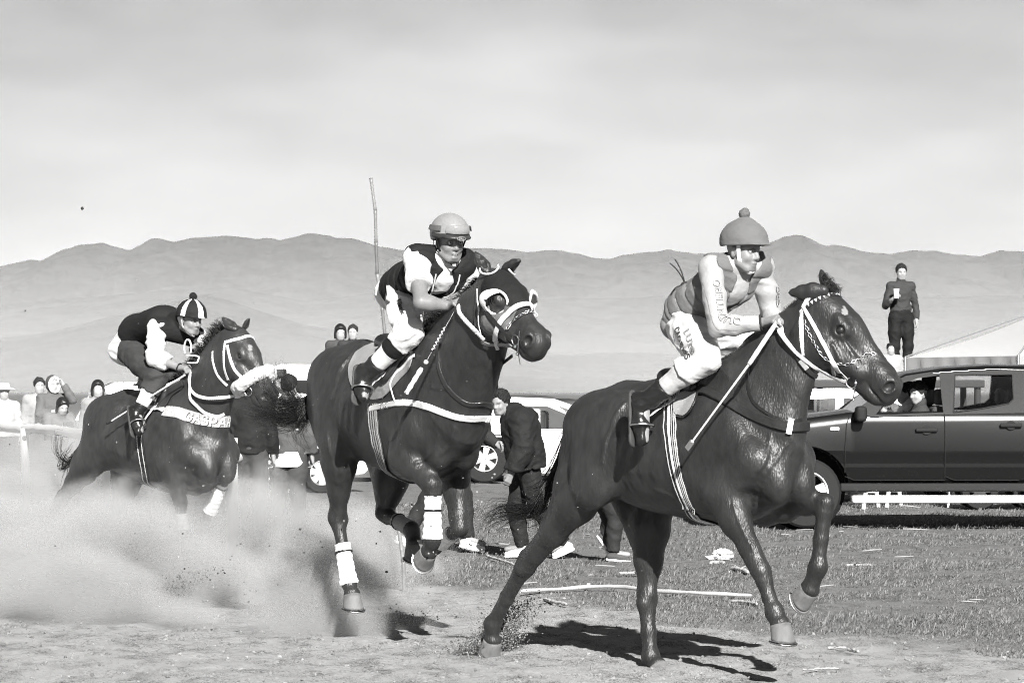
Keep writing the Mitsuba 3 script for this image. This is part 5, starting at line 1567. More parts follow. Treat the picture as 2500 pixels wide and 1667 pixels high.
# mane and tail
cr = spline([np.array((0.297, 0.000, 1.718)), np.array((0.631, 0.000, 1.872)), np.array((0.917, 0.000, 2.020)), np.array((1.149, 0.000, 2.148))], 300)
g = np.random.default_rng(14)
rt = np.repeat(cr[:290], 5, 0) + g.normal(0, .01, (1450, 3)) * [1, 1.4, .5]
part(horse2, 'mane', strands(rt, np.array([-.5, .55, .35]) + g.normal(0, .25, rt.shape), np.repeat(np.interp(np.arange(290), [0, 150, 220, 289], [.24, .22, .10, .08]), 5), (-.06, .10, -.14), 10, .0018, 13, .06), 'hair', .008, at=H2)
rt = np.repeat(cr[20:150], 2, 0)
part(horse2, 'mane', strands(rt, np.array([-.9, .0, .35]) + g.normal(0, .2, rt.shape), .20, (-.05, .02, .02), 10, .0016, 15, .08), 'hair', .008, at=H2)
dock = t2((-.90, 0, 1.33))
T2 = [[dock, np.array((-0.909, 0.241, 1.388)), np.array((-1.145, 0.265, 1.336)), np.array((-1.388, 0.301, 1.360)), np.array((-1.528, 0.355, 1.425))], [dock, np.array((-0.909, 0.241, 1.426)), np.array((-1.145, 0.265, 1.425)), np.array((-1.371, 0.267, 1.515)), np.array((-1.463, 0.228, 1.633))],
      [dock, np.array((-0.903, 0.230, 1.363)), np.array((-1.133, 0.242, 1.310)), np.array((-1.376, 0.278, 1.347)), np.array((-1.540, 0.378, 1.385))], [dock, np.array((-0.901, 0.226, 1.388)), np.array((-1.116, 0.208, 1.477)), np.array((-1.237, 0.226, 1.593)), np.array((-1.318, 0.163, 1.671))],
      [dock, np.array((-0.897, 0.219, 1.337)), np.array((-1.012, 0.224, 1.273)), np.array((-1.000, 0.202, 1.209)), np.array((-0.986, 0.172, 1.171))], [dock, np.array((-0.901, 0.226, 1.350)), np.array((-1.127, 0.230, 1.361)), np.array((-1.260, 0.271, 1.387)), np.array((-1.376, 0.278, 1.451))]]
bundle(horse2, 'tail', T2, 95, .026, .0014, 'hair', .008, H2, 16, n=18, wild=.040)

# ---- tack, whip and hair of the last horse
bridle3 = thing('bridle', 'white bridle with fluffy fleece noseband on the last horse', 'bridle')
P = spline([np.array((0.951, -0.062, 1.532)), np.array((1.184, 0.041, 1.576)), np.array((1.240, -0.016, 1.620)), np.array((1.271, -0.090, 1.652)), np.array((1.295, -0.143, 1.665)), np.array((1.310, -0.164, 1.652))], 40)
P = B3.snap(P, .02)
b = Blob()
b.path(list(P[::4]) + [P[-1]], [.046] * 11, k=.02)
b.bump(lambda p: .020 * (meshkit.fbm(p * 60, 3, 5) - .45))
part(bridle3, 'fleece_noseband', b.mesh(.007), 'cloth', .52, at=H3)
strap(bridle3, 'browband', B3, [np.array((0.992, 0.104, 1.882)), np.array((1.058, 0.088, 1.894)), np.array((1.119, 0.035, 1.913)), np.array((1.118, -0.052, 1.923)), np.array((1.107, -0.099, 1.914))], .026, .005, 'cloth', .52, H3, n=40, off=.004)
strap(bridle3, 'cheekpiece', B3, [np.array((1.031, 0.100, 1.862)), np.array((1.056, 0.099, 1.773)), np.array((1.104, 0.093, 1.678)), np.array((1.156, 0.060, 1.614))], .024, .005, 'cloth', .52, H3, n=40, off=.006)
strap(bridle3, 'cheekpiece', B3, [np.array((1.001, 0.102, 1.875)), np.array((1.006, 0.118, 1.773)), np.array((1.022, 0.121, 1.678)), np.array((1.004, 0.077, 1.599))], .022, .005, 'cloth', .5, H3, n=40, off=.006)
strap(bridle3, 'throat_lash', B3, [np.array((0.857, 0.118, 1.813)), np.array((0.880, 0.130, 1.726)), np.array((0.907, 0.117, 1.647)), np.array((0.946, 0.087, 1.583)), np.array((0.966, 0.058, 1.551))], .024, .005, 'cloth', .52, H3, n=40, off=.006)
part(bridle3, 'bit_ring', ring(np.array((1.188, 0.021, 1.503)), R3[1] + .2 * R3[0], .034, .005), 'steel', at=H3)
for k_, pts in enumerate(([np.array((1.133, 0.005, 1.481)), np.array((0.989, -0.000, 1.471)), np.array((0.949, 0.088, 1.455)), np.array((0.831, 0.142, 1.449)), np.array((0.711, 0.167, 1.468)), np.array((0.623, 0.173, 1.526)), np.array((0.603, 0.171, 1.599)), np.array((0.645, 0.180, 1.654))],
                          [np.array((0.639, 0.180, 1.641)), np.array((0.612, 0.173, 1.519)), np.array((0.619, 0.173, 1.455)), np.array((0.685, 0.157, 1.391)), np.array((0.770, 0.119, 1.327)), np.array((0.828, 0.062, 1.308)), np.array((0.864, 0.017, 1.327))])):
    strap(bridle3, 'rein', B3, pts, .026, .006, 'cloth', .52, H3, n=60, lay=False)
a = np.linspace(-.6, 3.9, 30)
c0 = np.array((0.540, 0.120, 1.842))
part(bridle3, 'rein_loop', tubes(c0 + np.stack([.03 * np.cos(a) - .02, .0 * a, .068 * np.sin(a)], 1) * [1.6, 1, 1], .008, 6), 'cloth', .52, at=H3)
part(bridle3, 'rein_loop', tubes(spline([np.array((0.524, 0.140, 1.784)), np.array((0.586, 0.120, 1.783)), np.array((0.636, 0.100, 1.770)), np.array((0.631, 0.120, 1.725)), np.array((0.536, 0.140, 1.726))], 24), .007, 6), 'cloth', .52, at=H3)
collar3 = thing('breast_collar', 'white breast band lettered GASPAR with checks on the last horse', 'breast collar')
far = B3.snap([np.array((0.760, -0.080, 1.268)), np.array((0.623, -0.200, 1.286)), t3((.36, -.28, 1.26))], .004)
P, N = strap(collar3, 'band', B3, [np.array((0.354, 0.233, 1.345)), np.array((0.460, 0.216, 1.339)), np.array((0.579, 0.180, 1.313)), np.array((0.682, 0.136, 1.288)), np.array((0.777, 0.084, 1.272)), np.array((0.821, 0.006, 1.266)), *far], .092, .008, 'cloth', .30, H3, n=110, off=.004)
Lc = np.r_[0, np.cumsum(np.linalg.norm(np.diff(P, axis=0), axis=1))]


def print_on(P, N, text, height, s0, off, lift, flip=1, bold=True, stretch=1.):
    """lettering wrapped along the strap from arc length s0"""
    L = np.r_[0, np.cumsum(np.linalg.norm(np.diff(P, axis=0), axis=1))]
    tm = meshkit.text_mesh(text, height, .0015, bold)
    tm = tm.subdivide_to_size(.03) if hasattr(tm, 'subdivide_to_size') else tm
    v = np.array(tm.vertices)
    s = s0 + v[:, 0] * stretch
    pos = np.stack([np.interp(s, L, P[:, k]) for k in range(3)], 1)
    nn = unit(np.stack([np.interp(s, L, N[:, k]) for k in range(3)], 1))
    tt = unit(np.stack([np.interp(s + .006, L, P[:, k]) - np.interp(s - .006, L, P[:, k]) for k in range(3)], 1))
    sd = np.cross(tt, nn)
    sd = sd * np.sign(sd[:, 2:3]) * flip
    return pos + sd * (v[:, 1] - height / 2 + off)[:, None] + nn * (lift + v[:, 2])[:, None], tm.faces


send = Lc[np.argmin(np.linalg.norm(P - np.array((0.579, 0.180, 1.313)), axis=1))]
v, f = print_on(P, N, 'GASPAR', .076, send - .01, 0, .0105, stretch=1.02)
part(collar3, 'lettering', (v, f), 'matte', .52, at=H3, smooth=False)
v, f = print_on(P, N, 'GASPAR', .076, send - .004, -.006, .0085, stretch=1.02)
part(collar3, 'lettering_edge', (v, f), 'matte', .03, at=H3, smooth=False)
ck = []
for i in range(7):
    for j in range(4):
        if (i + j) % 2:
            continue
        s = .04 + i * .017
        k0 = np.argmin(np.abs(Lc - s))
        t_ = unit(P[k0 + 1] - P[k0])
        sd = np.cross(t_, N[k0])
        sd *= np.sign(sd[2])
        c = P[k0] + N[k0] * .0085 + sd * (.025 - j * .017)
        ck.append(rbox(c, (.016, .016, .002), .0005, np.stack([t_, sd, N[k0]])))
part(collar3, 'checks', merge(*ck), 'matte', .52, at=H3, smooth=False)
strap(collar3, 'buckle_strap', B3, [np.array((-0.050, 0.204, 1.356)), np.array((0.038, 0.192, 1.369)), np.array((0.154, 0.191, 1.360)), np.array((0.351, 0.231, 1.348))], .040, .006, 'cloth', .52, H3, n=24, off=.012)
saddle3 = thing('saddle', 'dark racing saddle with light edged flap on the last horse', 'saddle')
b = Blob()
b.path([t3((-.16, 0, 1.57)), t3((.02, 0, 1.54)), t3((.18, 0, 1.57)), t3((.25, 0, 1.60))], [.05, .062, .058, .04], k=.03, sq=(LAT, 1.7))
part(saddle3, 'seat', b.mesh(.009), 'leather', .014, at=H3)
fl = [np.array((0.421, 0.112, 1.584)), np.array((0.318, 0.119, 1.552)), np.array((0.098, 0.053, 1.503)), np.array((0.131, 0.149, 1.405)), np.array((0.192, 0.194, 1.357)), np.array((0.323, 0.220, 1.364)), np.array((0.368, 0.173, 1.455)), np.array((0.476, 0.138, 1.535))]
part(saddle3, 'flap', patch(B3, fl, .010, .025, .012), 'leather', .03, at=H3, smooth=40)
for o in (0, 14):
    P, N = onbody(B3, spline([np.array((0.398, 0.108, 1.584)), np.array((0.280, 0.121, 1.545)), np.array((0.085, 0.067, 1.493)), np.array((0.118, 0.152, 1.405))], 30), None, .028)
    P = P + np.array([0, 0, -.003 * o])
    part(saddle3, 'flap_edge', tubes(P, .012, 6), 'cloth', .55, at=H3)
gp = [np.array((0.094, 0.287, 1.227)), np.array((0.098, 0.294, 1.129)), np.array((0.102, 0.281, 0.999)), np.array((0.075, 0.235, 0.868)), np.array((-0.009, 0.144, 0.767)), *B3.snap([t3((.10, .04, .82)), t3((.10, -.14, .88))], .003)]
P, N = strap(saddle3, 'girth', B3, gp, .09, .006, 'cloth', .02, H3, n=60, off=.002)
for d in (-.026, .026):
    part(saddle3, 'girth_stripe', strip(beside(P, N, d) + N * .0062, N, .008, .0022), 'cloth', .5, at=H3, smooth=35)
strap(saddle3, 'stirrup_leather', B3, [np.array((0.167, 0.177, 1.405)), np.array((0.181, 0.241, 1.351)), np.array((0.190, 0.294, 1.299)), np.array((0.240, 0.350, 1.248))], .028, .005, 'cloth', .52, H3, n=20, lay=False)
f_ = unit(J3['toR'] - J3['anR'])
part(saddle3, 'stirrup_iron', ring(J3['anR'] * .45 + J3['toR'] * .55 + (J3['anR'] - J3['knR']) * .03, f_, .062, .007, ry=.07), 'steel', at=H3)
whip3 = thing('whip', 'thin pale whip pointing back over the flank of the last horse', 'whip')
part(whip3, 'shaft', tubes(np.linspace(np.array((0.619, 0.220, 1.631)), np.array((-0.177, 0.400, 1.258)), 16), np.linspace(.0085, .006, 16), 8), 'cloth', .58, at=H3)
part(whip3, 'flap', tubes(np.linspace(np.array((-0.153, 0.400, 1.265)), np.array((-0.218, 0.400, 1.245)), 4), .009, 6), 'leather', .02, at=H3)
bandage(horse3, fore3l[1] * .78 + fore3l[2] * .22, fore3l[2], .050, .060, H3, band=.12, seed=5)
bandage(horse3, fore3r[1] * .6 + fore3r[2] * .4, fore3r[2], .046, .056, H3, col=.30, seed=6)
cr = spline([np.array((0.142, 0.000, 1.520)), np.array((0.429, 0.000, 1.665)), np.array((0.654, 0.000, 1.841)), np.array((0.850, 0.000, 1.984))], 260)
g = np.random.default_rng(24)
rt = np.repeat(cr, 5, 0) + g.normal(0, .01, (1300, 3)) * [1, 1.4, .5]
part(horse3, 'mane', strands(rt, np.array([-.55, .2, .75]) + g.normal(0, .25, rt.shape), np.repeat(np.interp(np.arange(260), [0, 160, 259], [.14, .17, .17]), 5), (-.16, .06, -.05), 9, .0020, 23, .07), 'hair', .010, at=H3)
dock = t3((-.90, 0, 1.33))
bundle(horse3, 'tail', [[dock, np.array((-1.223, -0.030, 1.078)), np.array((-1.426, 0.000, 0.905)), np.array((-1.585, 0.000, 1.006)), np.array((-1.579, 0.000, 1.126)), np.array((-1.459, 0.000, 1.110))], [dock, np.array((-1.223, -0.030, 1.061)), np.array((-1.363, 0.000, 0.923)), np.array((-1.521, 0.000, 0.842)), np.array((-1.458, 0.000, 0.939)), np.array((-1.301, 0.000, 1.044))]], 22, .012, .003, 'hair', .008, H3, 26, n=20, wild=.03)
bundle(horse3, 'tail', [[dock, np.array((-1.223, -0.030, 1.061)), np.array((-1.376, -0.020, 0.906)), np.array((-1.407, 0.000, 0.735))]], 40, .02, .003, 'hair', .008, H3, 27, n=12, wild=.03)

# ---------------------------------------------------------------- people standing about
def standing(h=1.72, **mv):
    """joints of a standing figure (u forward, v right), moved by the given offsets"""
    k = h / 1.75
    J = {'pelvis': (0, 0, .97), 'waist': (0, 0, 1.09), 'chest': (.01, 0, 1.31), 'neck': (0, 0, 1.50), 'hd': (.025, 0, 1.62)}
    for s, y in (('R', 1), ('L', -1)):
        J.update({'sh' + s: (0, y * .175, 1.42), 'el' + s: (-.03, y * .235, 1.13), 'wr' + s: (.05, y * .25, .89), 'hi' + s: (0, y * .09, .93), 'kn' + s: (.02, y * .105, .50), 'an' + s: (0, y * .11, .09), 'to' + s: (.16, y * .14, .085)})
    J = {a: np.array(p, float) for a, p in J.items()}
    for a, p in mv.items():
        J[a] = np.array(p, float)
    return {a: p * k for a, p in J.items()}


def bystander(label, at, J, h=1.72, look=(0, 0), skin=.20, top=(.1, 2.), bottom=.05, hair=('short', .012), shoes=(.5, .6), res=.012, lower=True, hands=None, grow=.03, legend=None):
    """a clothed person; top = (grey, sleeve end), look = head turn to the right and dip in degrees"""
    k = h / 1.75
    key = thing('person', label, 'person')
    O, R = J['hd'], headframe(*look)
    J['head'] = (O, R)
    for s in 'RL':
        d = unit(J['wr' + s] - J['el' + s])
        J['ha' + s] = (d, (0, 1. if s == 'R' else -1., .2)) if not hands or s not in hands else hands[s]
    B = pose_body(J, k, (.45, .45), legs=lower, build=.78)
    m = B.mesh(res)
    part(key, 'body', m, 'skin', facecol(m[0], O, R, k, skin), at=at)
    b = shirt_body(J, k, grow * .8, low=1.1)
    for s in 'RL':
        b.join(sleeve(J, s, k, grow * .55, top[1]), k=.03)
    b.slab(J['pelvis'] + (J['pelvis'] - J['waist']) * .45, J['pelvis'] - J['waist'])
    b.bump(folds(len(label), .012, (8, 8, 10)))
    part(key, 'top', b.mesh(res), 'cloth', top[0], at=at)
    if lower:
        b = trousers(J, k, .022, 1.96)
        b.bump(folds(len(label) + 3, .010, (8, 8, 10)))
        part(key, 'trousers', b.mesh(res), 'cloth', bottom, at=at)
        for s in 'RL':
            a, c = shoe(J['an' + s], J['to' + s], k)
            sk = part(key, 'shoe', a.mesh(res * .8), 'matte', shoes[0], at=at)
            part(sk, 'sole', c.mesh(res * .8), 'matte', shoes[1], at=at)
    kind, col = hair[:2]
    if kind == 'short':
        part(key, 'hair', haircap(O, R, k, res * .7, seed=len(label), rough=.020), 'matte', col, at=at)
    elif kind == 'long':
        part(key, 'hair', haircap(O, R, k, res * .7, low=-.02, grow=.03, rough=.012, seed=len(label)), 'hair', col, at=at)
        b = Blob()
        b.fr = (O, R, k)
        b.cone((-.06, 0, .03), (-.075, 0, hair[2] if len(hair) > 2 else -.16), .085, .075, k=.03, sq=((1, 0, 0), .6))
        for y in (-1, 1):
            b.cone((-.015, y * .085, .02), (-.02, y * .085, -.07), .03, .028, k=.03)
        b.bump(lambda p: .012 * (meshkit.fbm(p * [40, 40, 12], 2, 3) - .5))
        part(key, 'hair', b.mesh(res), 'hair', col, at=at)
    elif kind == 'hat':
        part(key, 'hair', haircap(O, R, k, res * .7, seed=len(label)), 'hair', .015, at=at)
        b = Blob()
        b.fr = (O, R, k)
        b.cone((-.012, 0, .07), (-.012, 0, .155), .098, .082, k=.01)
        b.slab((0, 0, .165), (0, 0, 1))
        b.ball((-.012, 0, .062), (.19, .18, .016), k=.02)
        b.slab((0, 0, .045), (0, 0, -1))
        part(key, 'hat', b.mesh(res * .7), 'cloth', col, at=at)
    elif kind == 'hood':
        b = Blob()
        b.fr = (O, R, k)
        b.ball((-.025, 0, .03), (.125, .105, .135), k=.02)
        b.ball((.10, 0, .0), (.09, .072, .10), k=.02, op='-')
        part(key, 'hood', b.mesh(res * .7), 'cloth', col, at=at)
        a = np.linspace(0, 2 * np.pi, 26)
        P = O + (np.stack([.070 + 0 * a, .082 * np.cos(a), .01 + .108 * np.sin(a)], 1) * k) @ R
        part(key, 'fur_trim', tubes(P, .024 * k, 7), 'cloth', .7, at=at)
    return key


def hold(J, s, elbow, wrist):
    J['el' + s], J['wr' + s] = np.array(elbow, float), np.array(wrist, float)


# the boy walking between the horses
PB = Place(.03, 30.3, 168.)
J = standing(1.55, pelvis=(-.12, 0, .96), waist=(-.10, 0, 1.08), chest=(-.06, 0, 1.30), neck=(.0, 0, 1.47), hd=(.15, .02, 1.57), hiR=(-.12, .09, .92), hiL=(-.12, -.09, .92), shR=(-.03, .18, 1.39), shL=(-.03, -.18, 1.39))
J.update({a: np.array(p) * (1.55 / 1.75) for a, p in {'knR': (-.02, .10, .50), 'anR': (-.10, .10, .10), 'toR': (.06, .14, .085), 'knL': (-.22, -.11, .48), 'anL': (-.50, -.12, .14), 'toL': (-.36, -.15, .085), 'elR': (.02, -.26, 1.12), 'wrR': (.20, -.27, .92)}.items()})
J['elR'], J['wrR'] = np.array([-.10, .26, 1.0]), np.array([-.04, .26, .76])
J['elL'], J['wrL'] = np.array([-.02, -.26, 1.0]), np.array([.09, -.24, .76])
boy = bystander('boy in a loose dark hooded sweatshirt and dark trousers turning his head between the horses', PB, J, 1.55, (-42, 12), .22, (.012, 1.9), .014, ('short', .010), (.55, .7), .009, grow=.10)
b = Blob()
b.path([J['neck'] + (-.09, -.10, .0), J['neck'] + (-.13, -.0, -.03), J['neck'] + (-.09, .10, .0)], [.05, .075, .05], k=.03)
b.bump(folds(3, .010, (12, 12, 12)))
part(boy, 'hood', b.mesh(.009), 'cloth', .009, at=PB)
# the runner whose shoes show under the second horse
PR = Place(-.72, 31.6, 10.)
J = standing(1.68, pelvis=(.16, 0, .96), waist=(.24, 0, 1.07), chest=(.40, 0, 1.27), neck=(.47, 0, 1.46), hd=(.52, 0, 1.58), hiR=(.14, .09, .92), hiL=(.14, -.09, .92), shR=(.40, .17, 1.38), shL=(.40, -.17, 1.38), elR=(.30, .24, 1.12), elL=(.46, -.24, 1.12), wrR=(.22, .22, .92), wrL=(.58, -.18, 1.05), knR=(.30, .10, .55), anR=(.34, .1, .12), toR=(.50, .12, .085), knL=(-.10, -.1, .50), anL=(-.34, -.1, .14), toL=(-.20, -.12, .085))
runner = bystander('long haired person in dark clothes and white trainers hidden behind the second horse', PR, J, 1.68, (60, 0), .3, (.02, 2.), .02, ('long', .008, -.2), (.72, .75), .012)
a = np.linspace(0, 1, 14)
part(runner, 'shoe_mark', tubes(J['anR'] + np.stack([.02 + .14 * a, .047 - .012 * a, -.055 + .05 * (a - .35) ** 2 * 4 * (a > .35) + .02 * (a < .2) * (1 - a * 5)], 1), .006 * (1 - .6 * a), 6), 'matte', .05, at=PR)
# the runner behind the leading horse
PQ = Place(.80, 29.6, -8.)
J = standing(1.42, knR=(.12, .1, .52), anR=(.10, .1, .10), toR=(.26, .12, .085), knL=(.10, -.1, .48), anL=(.06, -.12, .26), toL=(.16, -.13, .11), hiR=(-.1, .09, .93), hiL=(-.1, -.09, .93), pelvis=(-.1, 0, .97))
bystander('runner in dark trousers and trainers hidden behind the hind legs of the leading horse', PQ, J, 1.42, (0, 0), .3, (.03, 2.), .02, ('short', .01), (.06, .72), .012)
# the man standing high up at the right
PM = Place(6.03, 52., 78., z=1.69)
J = standing(1.78, shR=(0, .158, 1.42), shL=(0, -.158, 1.42))
hold(J, 'R', (-.0, .25, 1.14), (.20, .20, 1.24))
hold(J, 'L', (-.03, -.25, 1.12), (.04, -.24, .88))
man = bystander('man in a dark grey sweater and black trousers standing high up with a white cup', PM, J, 1.72, (6, 3), .30, (.035, 1.78), .008, ('short', .012), (.5, .6), .012, grow=.016, hands={'R': ((.5, -.35, .5), (0, .9, .2)), 'L': ((.1, 0, -1), (0, -1, .1))})
cup = thing('cup', 'white paper cup in the hand of the man standing high up', 'cup')
c = J['wrR'] + np.array([.07, -.035, .075])
a = np.linspace(0, 2 * np.pi, 21)[:-1]
part(cup, 'cup_wall', loft([c + np.stack([r * np.cos(a), r * np.sin(a), 0 * a + z], 1) for r, z in ((.036, -.07), (.045, .07), (.047, .072), (.047, .078), (.042, .078), (.036, -.06))]), 'matte', .7, at=PM)
# heads and shoulders behind the tent and the pickup
for lab, x, y, z, yaw, h, top, hr in (('child with black hair peering over the white tent roof', 5.53, 49., 1.0, 85, 1.2, .3, ('short', .008)),
                                      ('person in a white shirt standing below the man with the cup', 5.05, 46., .35, 60, 1.62, .6, ('short', .010))):
    bystander(lab, Place(x, y, yaw, z=z), standing(h), h, (0, 0), .33, (top, 1.9), .05, hr, res=.014)
# the two heads above the rump of the second horse
J = standing(1.70)
bystander('person with dark hair and jacket, left of two heads above the second rump', Place(-2.82, 55., 70., z=.88), J, 1.66, (10, 5), .35, (.05, 2.), .03, ('long', .012, -.02), res=.019)
bystander('man with a square face, right of two heads above the second rump', Place(-2.59, 54.6, 92., z=.88), standing(1.70), 1.70, (0, 0), .35, (.03, 2.), .03, ('short', .02), res=.019)
# spectators along the rail at the left
K = (('spectator in a pale wide brimmed hat and light jacket at the left rail', -7.42, 49., 75, 1.60, (.42, 2.), ('hat', .6), None),
     ('dark haired spectator in a grey top behind the pale hat', -7.12, 50.5, 70, 1.70, (.26, 2.), ('short', .02), None),
     ('spectator in a dark fur trimmed hood raising one arm at the left rail', -6.85, 50., 60, 1.72, (.10, 2.), ('hood', .06), 'raise'),
     ('woman bending over a camera at the left rail', -6.55, 48., 60, 1.55, (.14, 1.3), ('long', .012), 'camera'),
     ('small long haired girl behind the left rail', -6.42, 51., 75, 1.30, (.2, 2.), ('long', .05), None),
     ('small child in a cap behind the rail beside the girl', -6.08, 52., 80, 1.25, (.35, 2.), ('short', .12), None),
     ('woman with a full dark hairdo and grey coat at the rail', -6.05, 49., 78, 1.64, (.22, 2.), ('long', .012), None),
     ('spectator in a big black flat brimmed hat behind the last rump', -5.05, 46., 80, 1.66, (.45, 2.), ('hat', .012), None),
     ('man in a dark flat crowned hat and scarf behind the nose of the last horse', -3.45, 50., 85, 1.80, (.03, 2.), ('hat', .05), None),
     ('dark haired spectator in a white shirt beside the man with the flat hat', -3.25, 49.5, 95, 1.72, (.62, 2.), ('short', .014), None),
     ('person in a long black coat seen from behind near the fence post', -2.66, 34., -85, 1.66, (.012, 2.), ('short', .01), 'coat'),
     ('person in a grey sweater over a white shirt standing behind the dust', -2.28, 34.2, -80, 1.66, (.075, 2.), ('short', .012), 'sweater'))
for lab, x, y, yaw, h, top, hr, act in K:
    J = standing(h)
    k = h / 1.75
    if act == 'raise':
        hold(J, 'L', np.array((.22, -.24, 1.40)) * k, np.array((.18, -.10, 1.64)) * k)
        hold(J, 'R', np.array((.12, .26, 1.20)) * k, np.array((.26, .12, 1.22)) * k)
    if act == 'camera':
        J['chest'], J['neck'], J['hd'] = np.array((.18, 0, 1.20)) * k, np.array((.30, 0, 1.34)) * k, np.array((.36, 0, 1.44)) * k
        J['shR'], J['shL'] = np.array((.2, .17, 1.28)) * k, np.array((.2, -.17, 1.28)) * k
        hold(J, 'R', np.array((.34, .22, 1.05)) * k, np.array((.48, .05, 1.12)) * k)
        hold(J, 'L', np.array((.34, -.22, 1.05)) * k, np.array((.48, -.05, 1.12)) * k)
    pl = Place(x, y, yaw)
    kk = bystander(lab, pl, J, h, (0, 25 if act == 'camera' else 0), .36, top, .05, hr, res=.019, lower=y < 40 or x > -5, grow=.05 if act in ('coat', 'sweater') else .03)
    if act == 'camera':
        cam = thing('hand_camera', 'black camera in the hands of the bending woman', 'camera')
        part(cam, 'case', rbox(J['wrR'] + np.array([.09, -.05, .03]), (.07, .14, .10), .012), 'matte', .02, at=pl)
        part(cam, 'lens', tubes(np.linspace(J['wrR'] + np.array([.11, -.05, .02]), J['wrR'] + np.array([.21, -.05, .0]), 4), .04, 12), 'matte', .02, at=pl)
    if act == 'sweater':
        b = Blob()
        b.path([J['pelvis'] + (0, 0, .02), J['pelvis'] - (0, 0, .14)], [.135, .14], k=.02, sq=(LAT, 1.32))
        b.slab(J['pelvis'] - (0, 0, .19), (0, 0, -1))
        part(kk, 'shirt_hem', b.mesh(.014), 'cloth', .62, at=pl)

# ---------------------------------------------------------------- vehicles
def solid(v, f):
    from manifold3d import Manifold, Mesh
    return Manifold(Mesh(np.asarray(v, np.float32), np.asarray(f, np.uint32)))


def carbody(stations, arches, r, width):
    """shell lofted through cross sections (x, [(y, z)...] for one half), wheel arches cut out"""
    rings = []
    for x, half in stations:
        half = np.array(half, float)
        full = np.vstack([half, half[::-1] * [-1, 1]])
        rings.append(np.c_[np.full(len(full), x), full])
    v, f = loft(rings)
    m = trimesh.Trimesh(v, f, process=True)
    trimesh.repair.fix_normals(m)
    s = solid(m.vertices, m.faces)
    for ax, az in arches:
        for y in (-1, 1):
            c = trimesh.creation.cylinder(r, .62, sections=40)
            c.apply_transform(trimesh.transformations.rotation_matrix(np.pi / 2, [1, 0, 0]))
            c.apply_translation((ax, y * width, az))
            s = s - solid(c.vertices, c.faces)
    k = s.to_mesh()
    return np.array(k.vert_properties[:, :3]), np.array(k.tri_verts)


def panel(poly, holes, y0, slope, z0, thick, at_y=1):
    """a flat pane or pillar frame in the x-z plane, leaning inwards above z0"""
    from shapely.geometry import Polygon
    m = trimesh.creation.extrude_polygon(Polygon(poly, holes), thick, engine='earcut')
    v = np.array(m.vertices)
    v = np.stack([v[:, 0], (y0 - (v[:, 1] - z0) * slope - v[:, 2]) * at_y, v[:, 1]], 1)
    f = m.faces if at_y < 0 else m.faces[:, ::-1]
    return v, f


def wheel(key, c, r, rim, w, at, col=.5, side=-1, spokes=6):
    a = np.linspace(0, 2 * np.pi, 37)[:-1]
    prof = [(rim, -w / 2), (r * .93, -w / 2), (r, -w / 2 + .03), (r, w / 2 - .03), (r * .93, w / 2), (rim, w / 2)]
    ringp = lambda rr, yy: np.asarray(c) + np.stack([rr * np.cos(a), 0 * a + yy * side, rr * np.sin(a)], 1)
    k = part(key, 'wheel', loft([ringp(*p) for p in prof] + [ringp(rim, -w / 2)], caps=False), 'matte', .012, at=at, smooth=40)
    part(k, 'rim', merge(loft([ringp(rim, w / 2 - .01), ringp(rim * .93, w / 2), ringp(rim * .90, w / 2 - .05), ringp(rim * .90, -w / 2)], caps=False), loft([ringp(.05, w / 2 - .045), ringp(.045, w / 2 - .015), ringp(.01, w / 2 - .01)])), 'gloss', col, at=at, smooth=40)
    sp = []
    for i in range(spokes):
        t = i * 2 * np.pi / spokes + .3
        d = np.array([math.cos(t), 0, math.sin(t)])
        e = np.array([-math.sin(t), 0, math.cos(t)])
        p0, p1 = np.asarray(c) + np.array([0, (w / 2 - .02) * side, 0]) + d * .03, np.asarray(c) + np.array([0, (w / 2 - .03) * side, 0]) + d * rim * .93
        q = []
        for p, ww in ((p0, .035), (p1, .055)):
            q += [p - e * ww, p + e * ww, p + e * ww - [0, .03 * side, 0], p - e * ww - [0, .03 * side, 0]]
        sp.append((np.array(q), np.array([[0, 1, 5], [0, 5, 4], [1, 2, 6], [1, 6, 5], [2, 3, 7], [2, 7, 6], [3, 0, 4], [3, 4, 7], [0, 2, 1], [0, 3, 2], [4, 5, 6], [4, 6, 7]])))
    part(k, 'spokes', merge(*sp), 'gloss', col, at=at, smooth=False)
    return k


class At:
    """x and y axes of the picture plane turned by yaw about the vertical; y towards the camera is negative"""
    def __init__(s, x, y, yaw=0., z=0., flip=1):
        a = math.radians(yaw)
        s.o, s.M = np.array([x, y, z]), np.array([[math.cos(a) * flip, math.sin(a) * flip, 0], [-math.sin(a), math.cos(a), 0], [0, 0, 1.]])
    def __call__(s, p):
        return np.asarray(p, float) @ s.M + s.o


def headrest(key, x, y, z, at, col=.03):
    part(key, 'headrest', rbox((x, y, z), (.10, .26, .18), .04), 'cloth', col, at=at)


# ---- the dark pickup, its nose to the left
pk = thing('pickup', 'dark grey double cab pickup with white side step parked behind the leading horse', 'pickup')
PK = At(0, 37.3, 1.2)
scene['car_paint'] = two({'type': 'principled', 'base_color': VC, 'roughness': .2, 'specular': .4, 'metallic': .1, 'clearcoat': .25, 'clearcoat_gloss': .9})
scene['pane'] = {'type': 'thindielectric', 'int_ior': 1.5}
side = lambda z0, zs, w=.9: [(w * .88, z0), (w * .965, z0 + .08), (w * .995, z0 + .22), (w * .97, z0 + .26), (w * .985, z0 + .36), (w, .86), (w * .985, zs - .12), (w * .955, zs - .03), (w * .92, zs)]


def section(z0, zs, ztop, w=.9):
    return [(0, z0)] + side(z0, zs, w) + [(w * .7, zs + (ztop - zs) * .75), (0, ztop)]


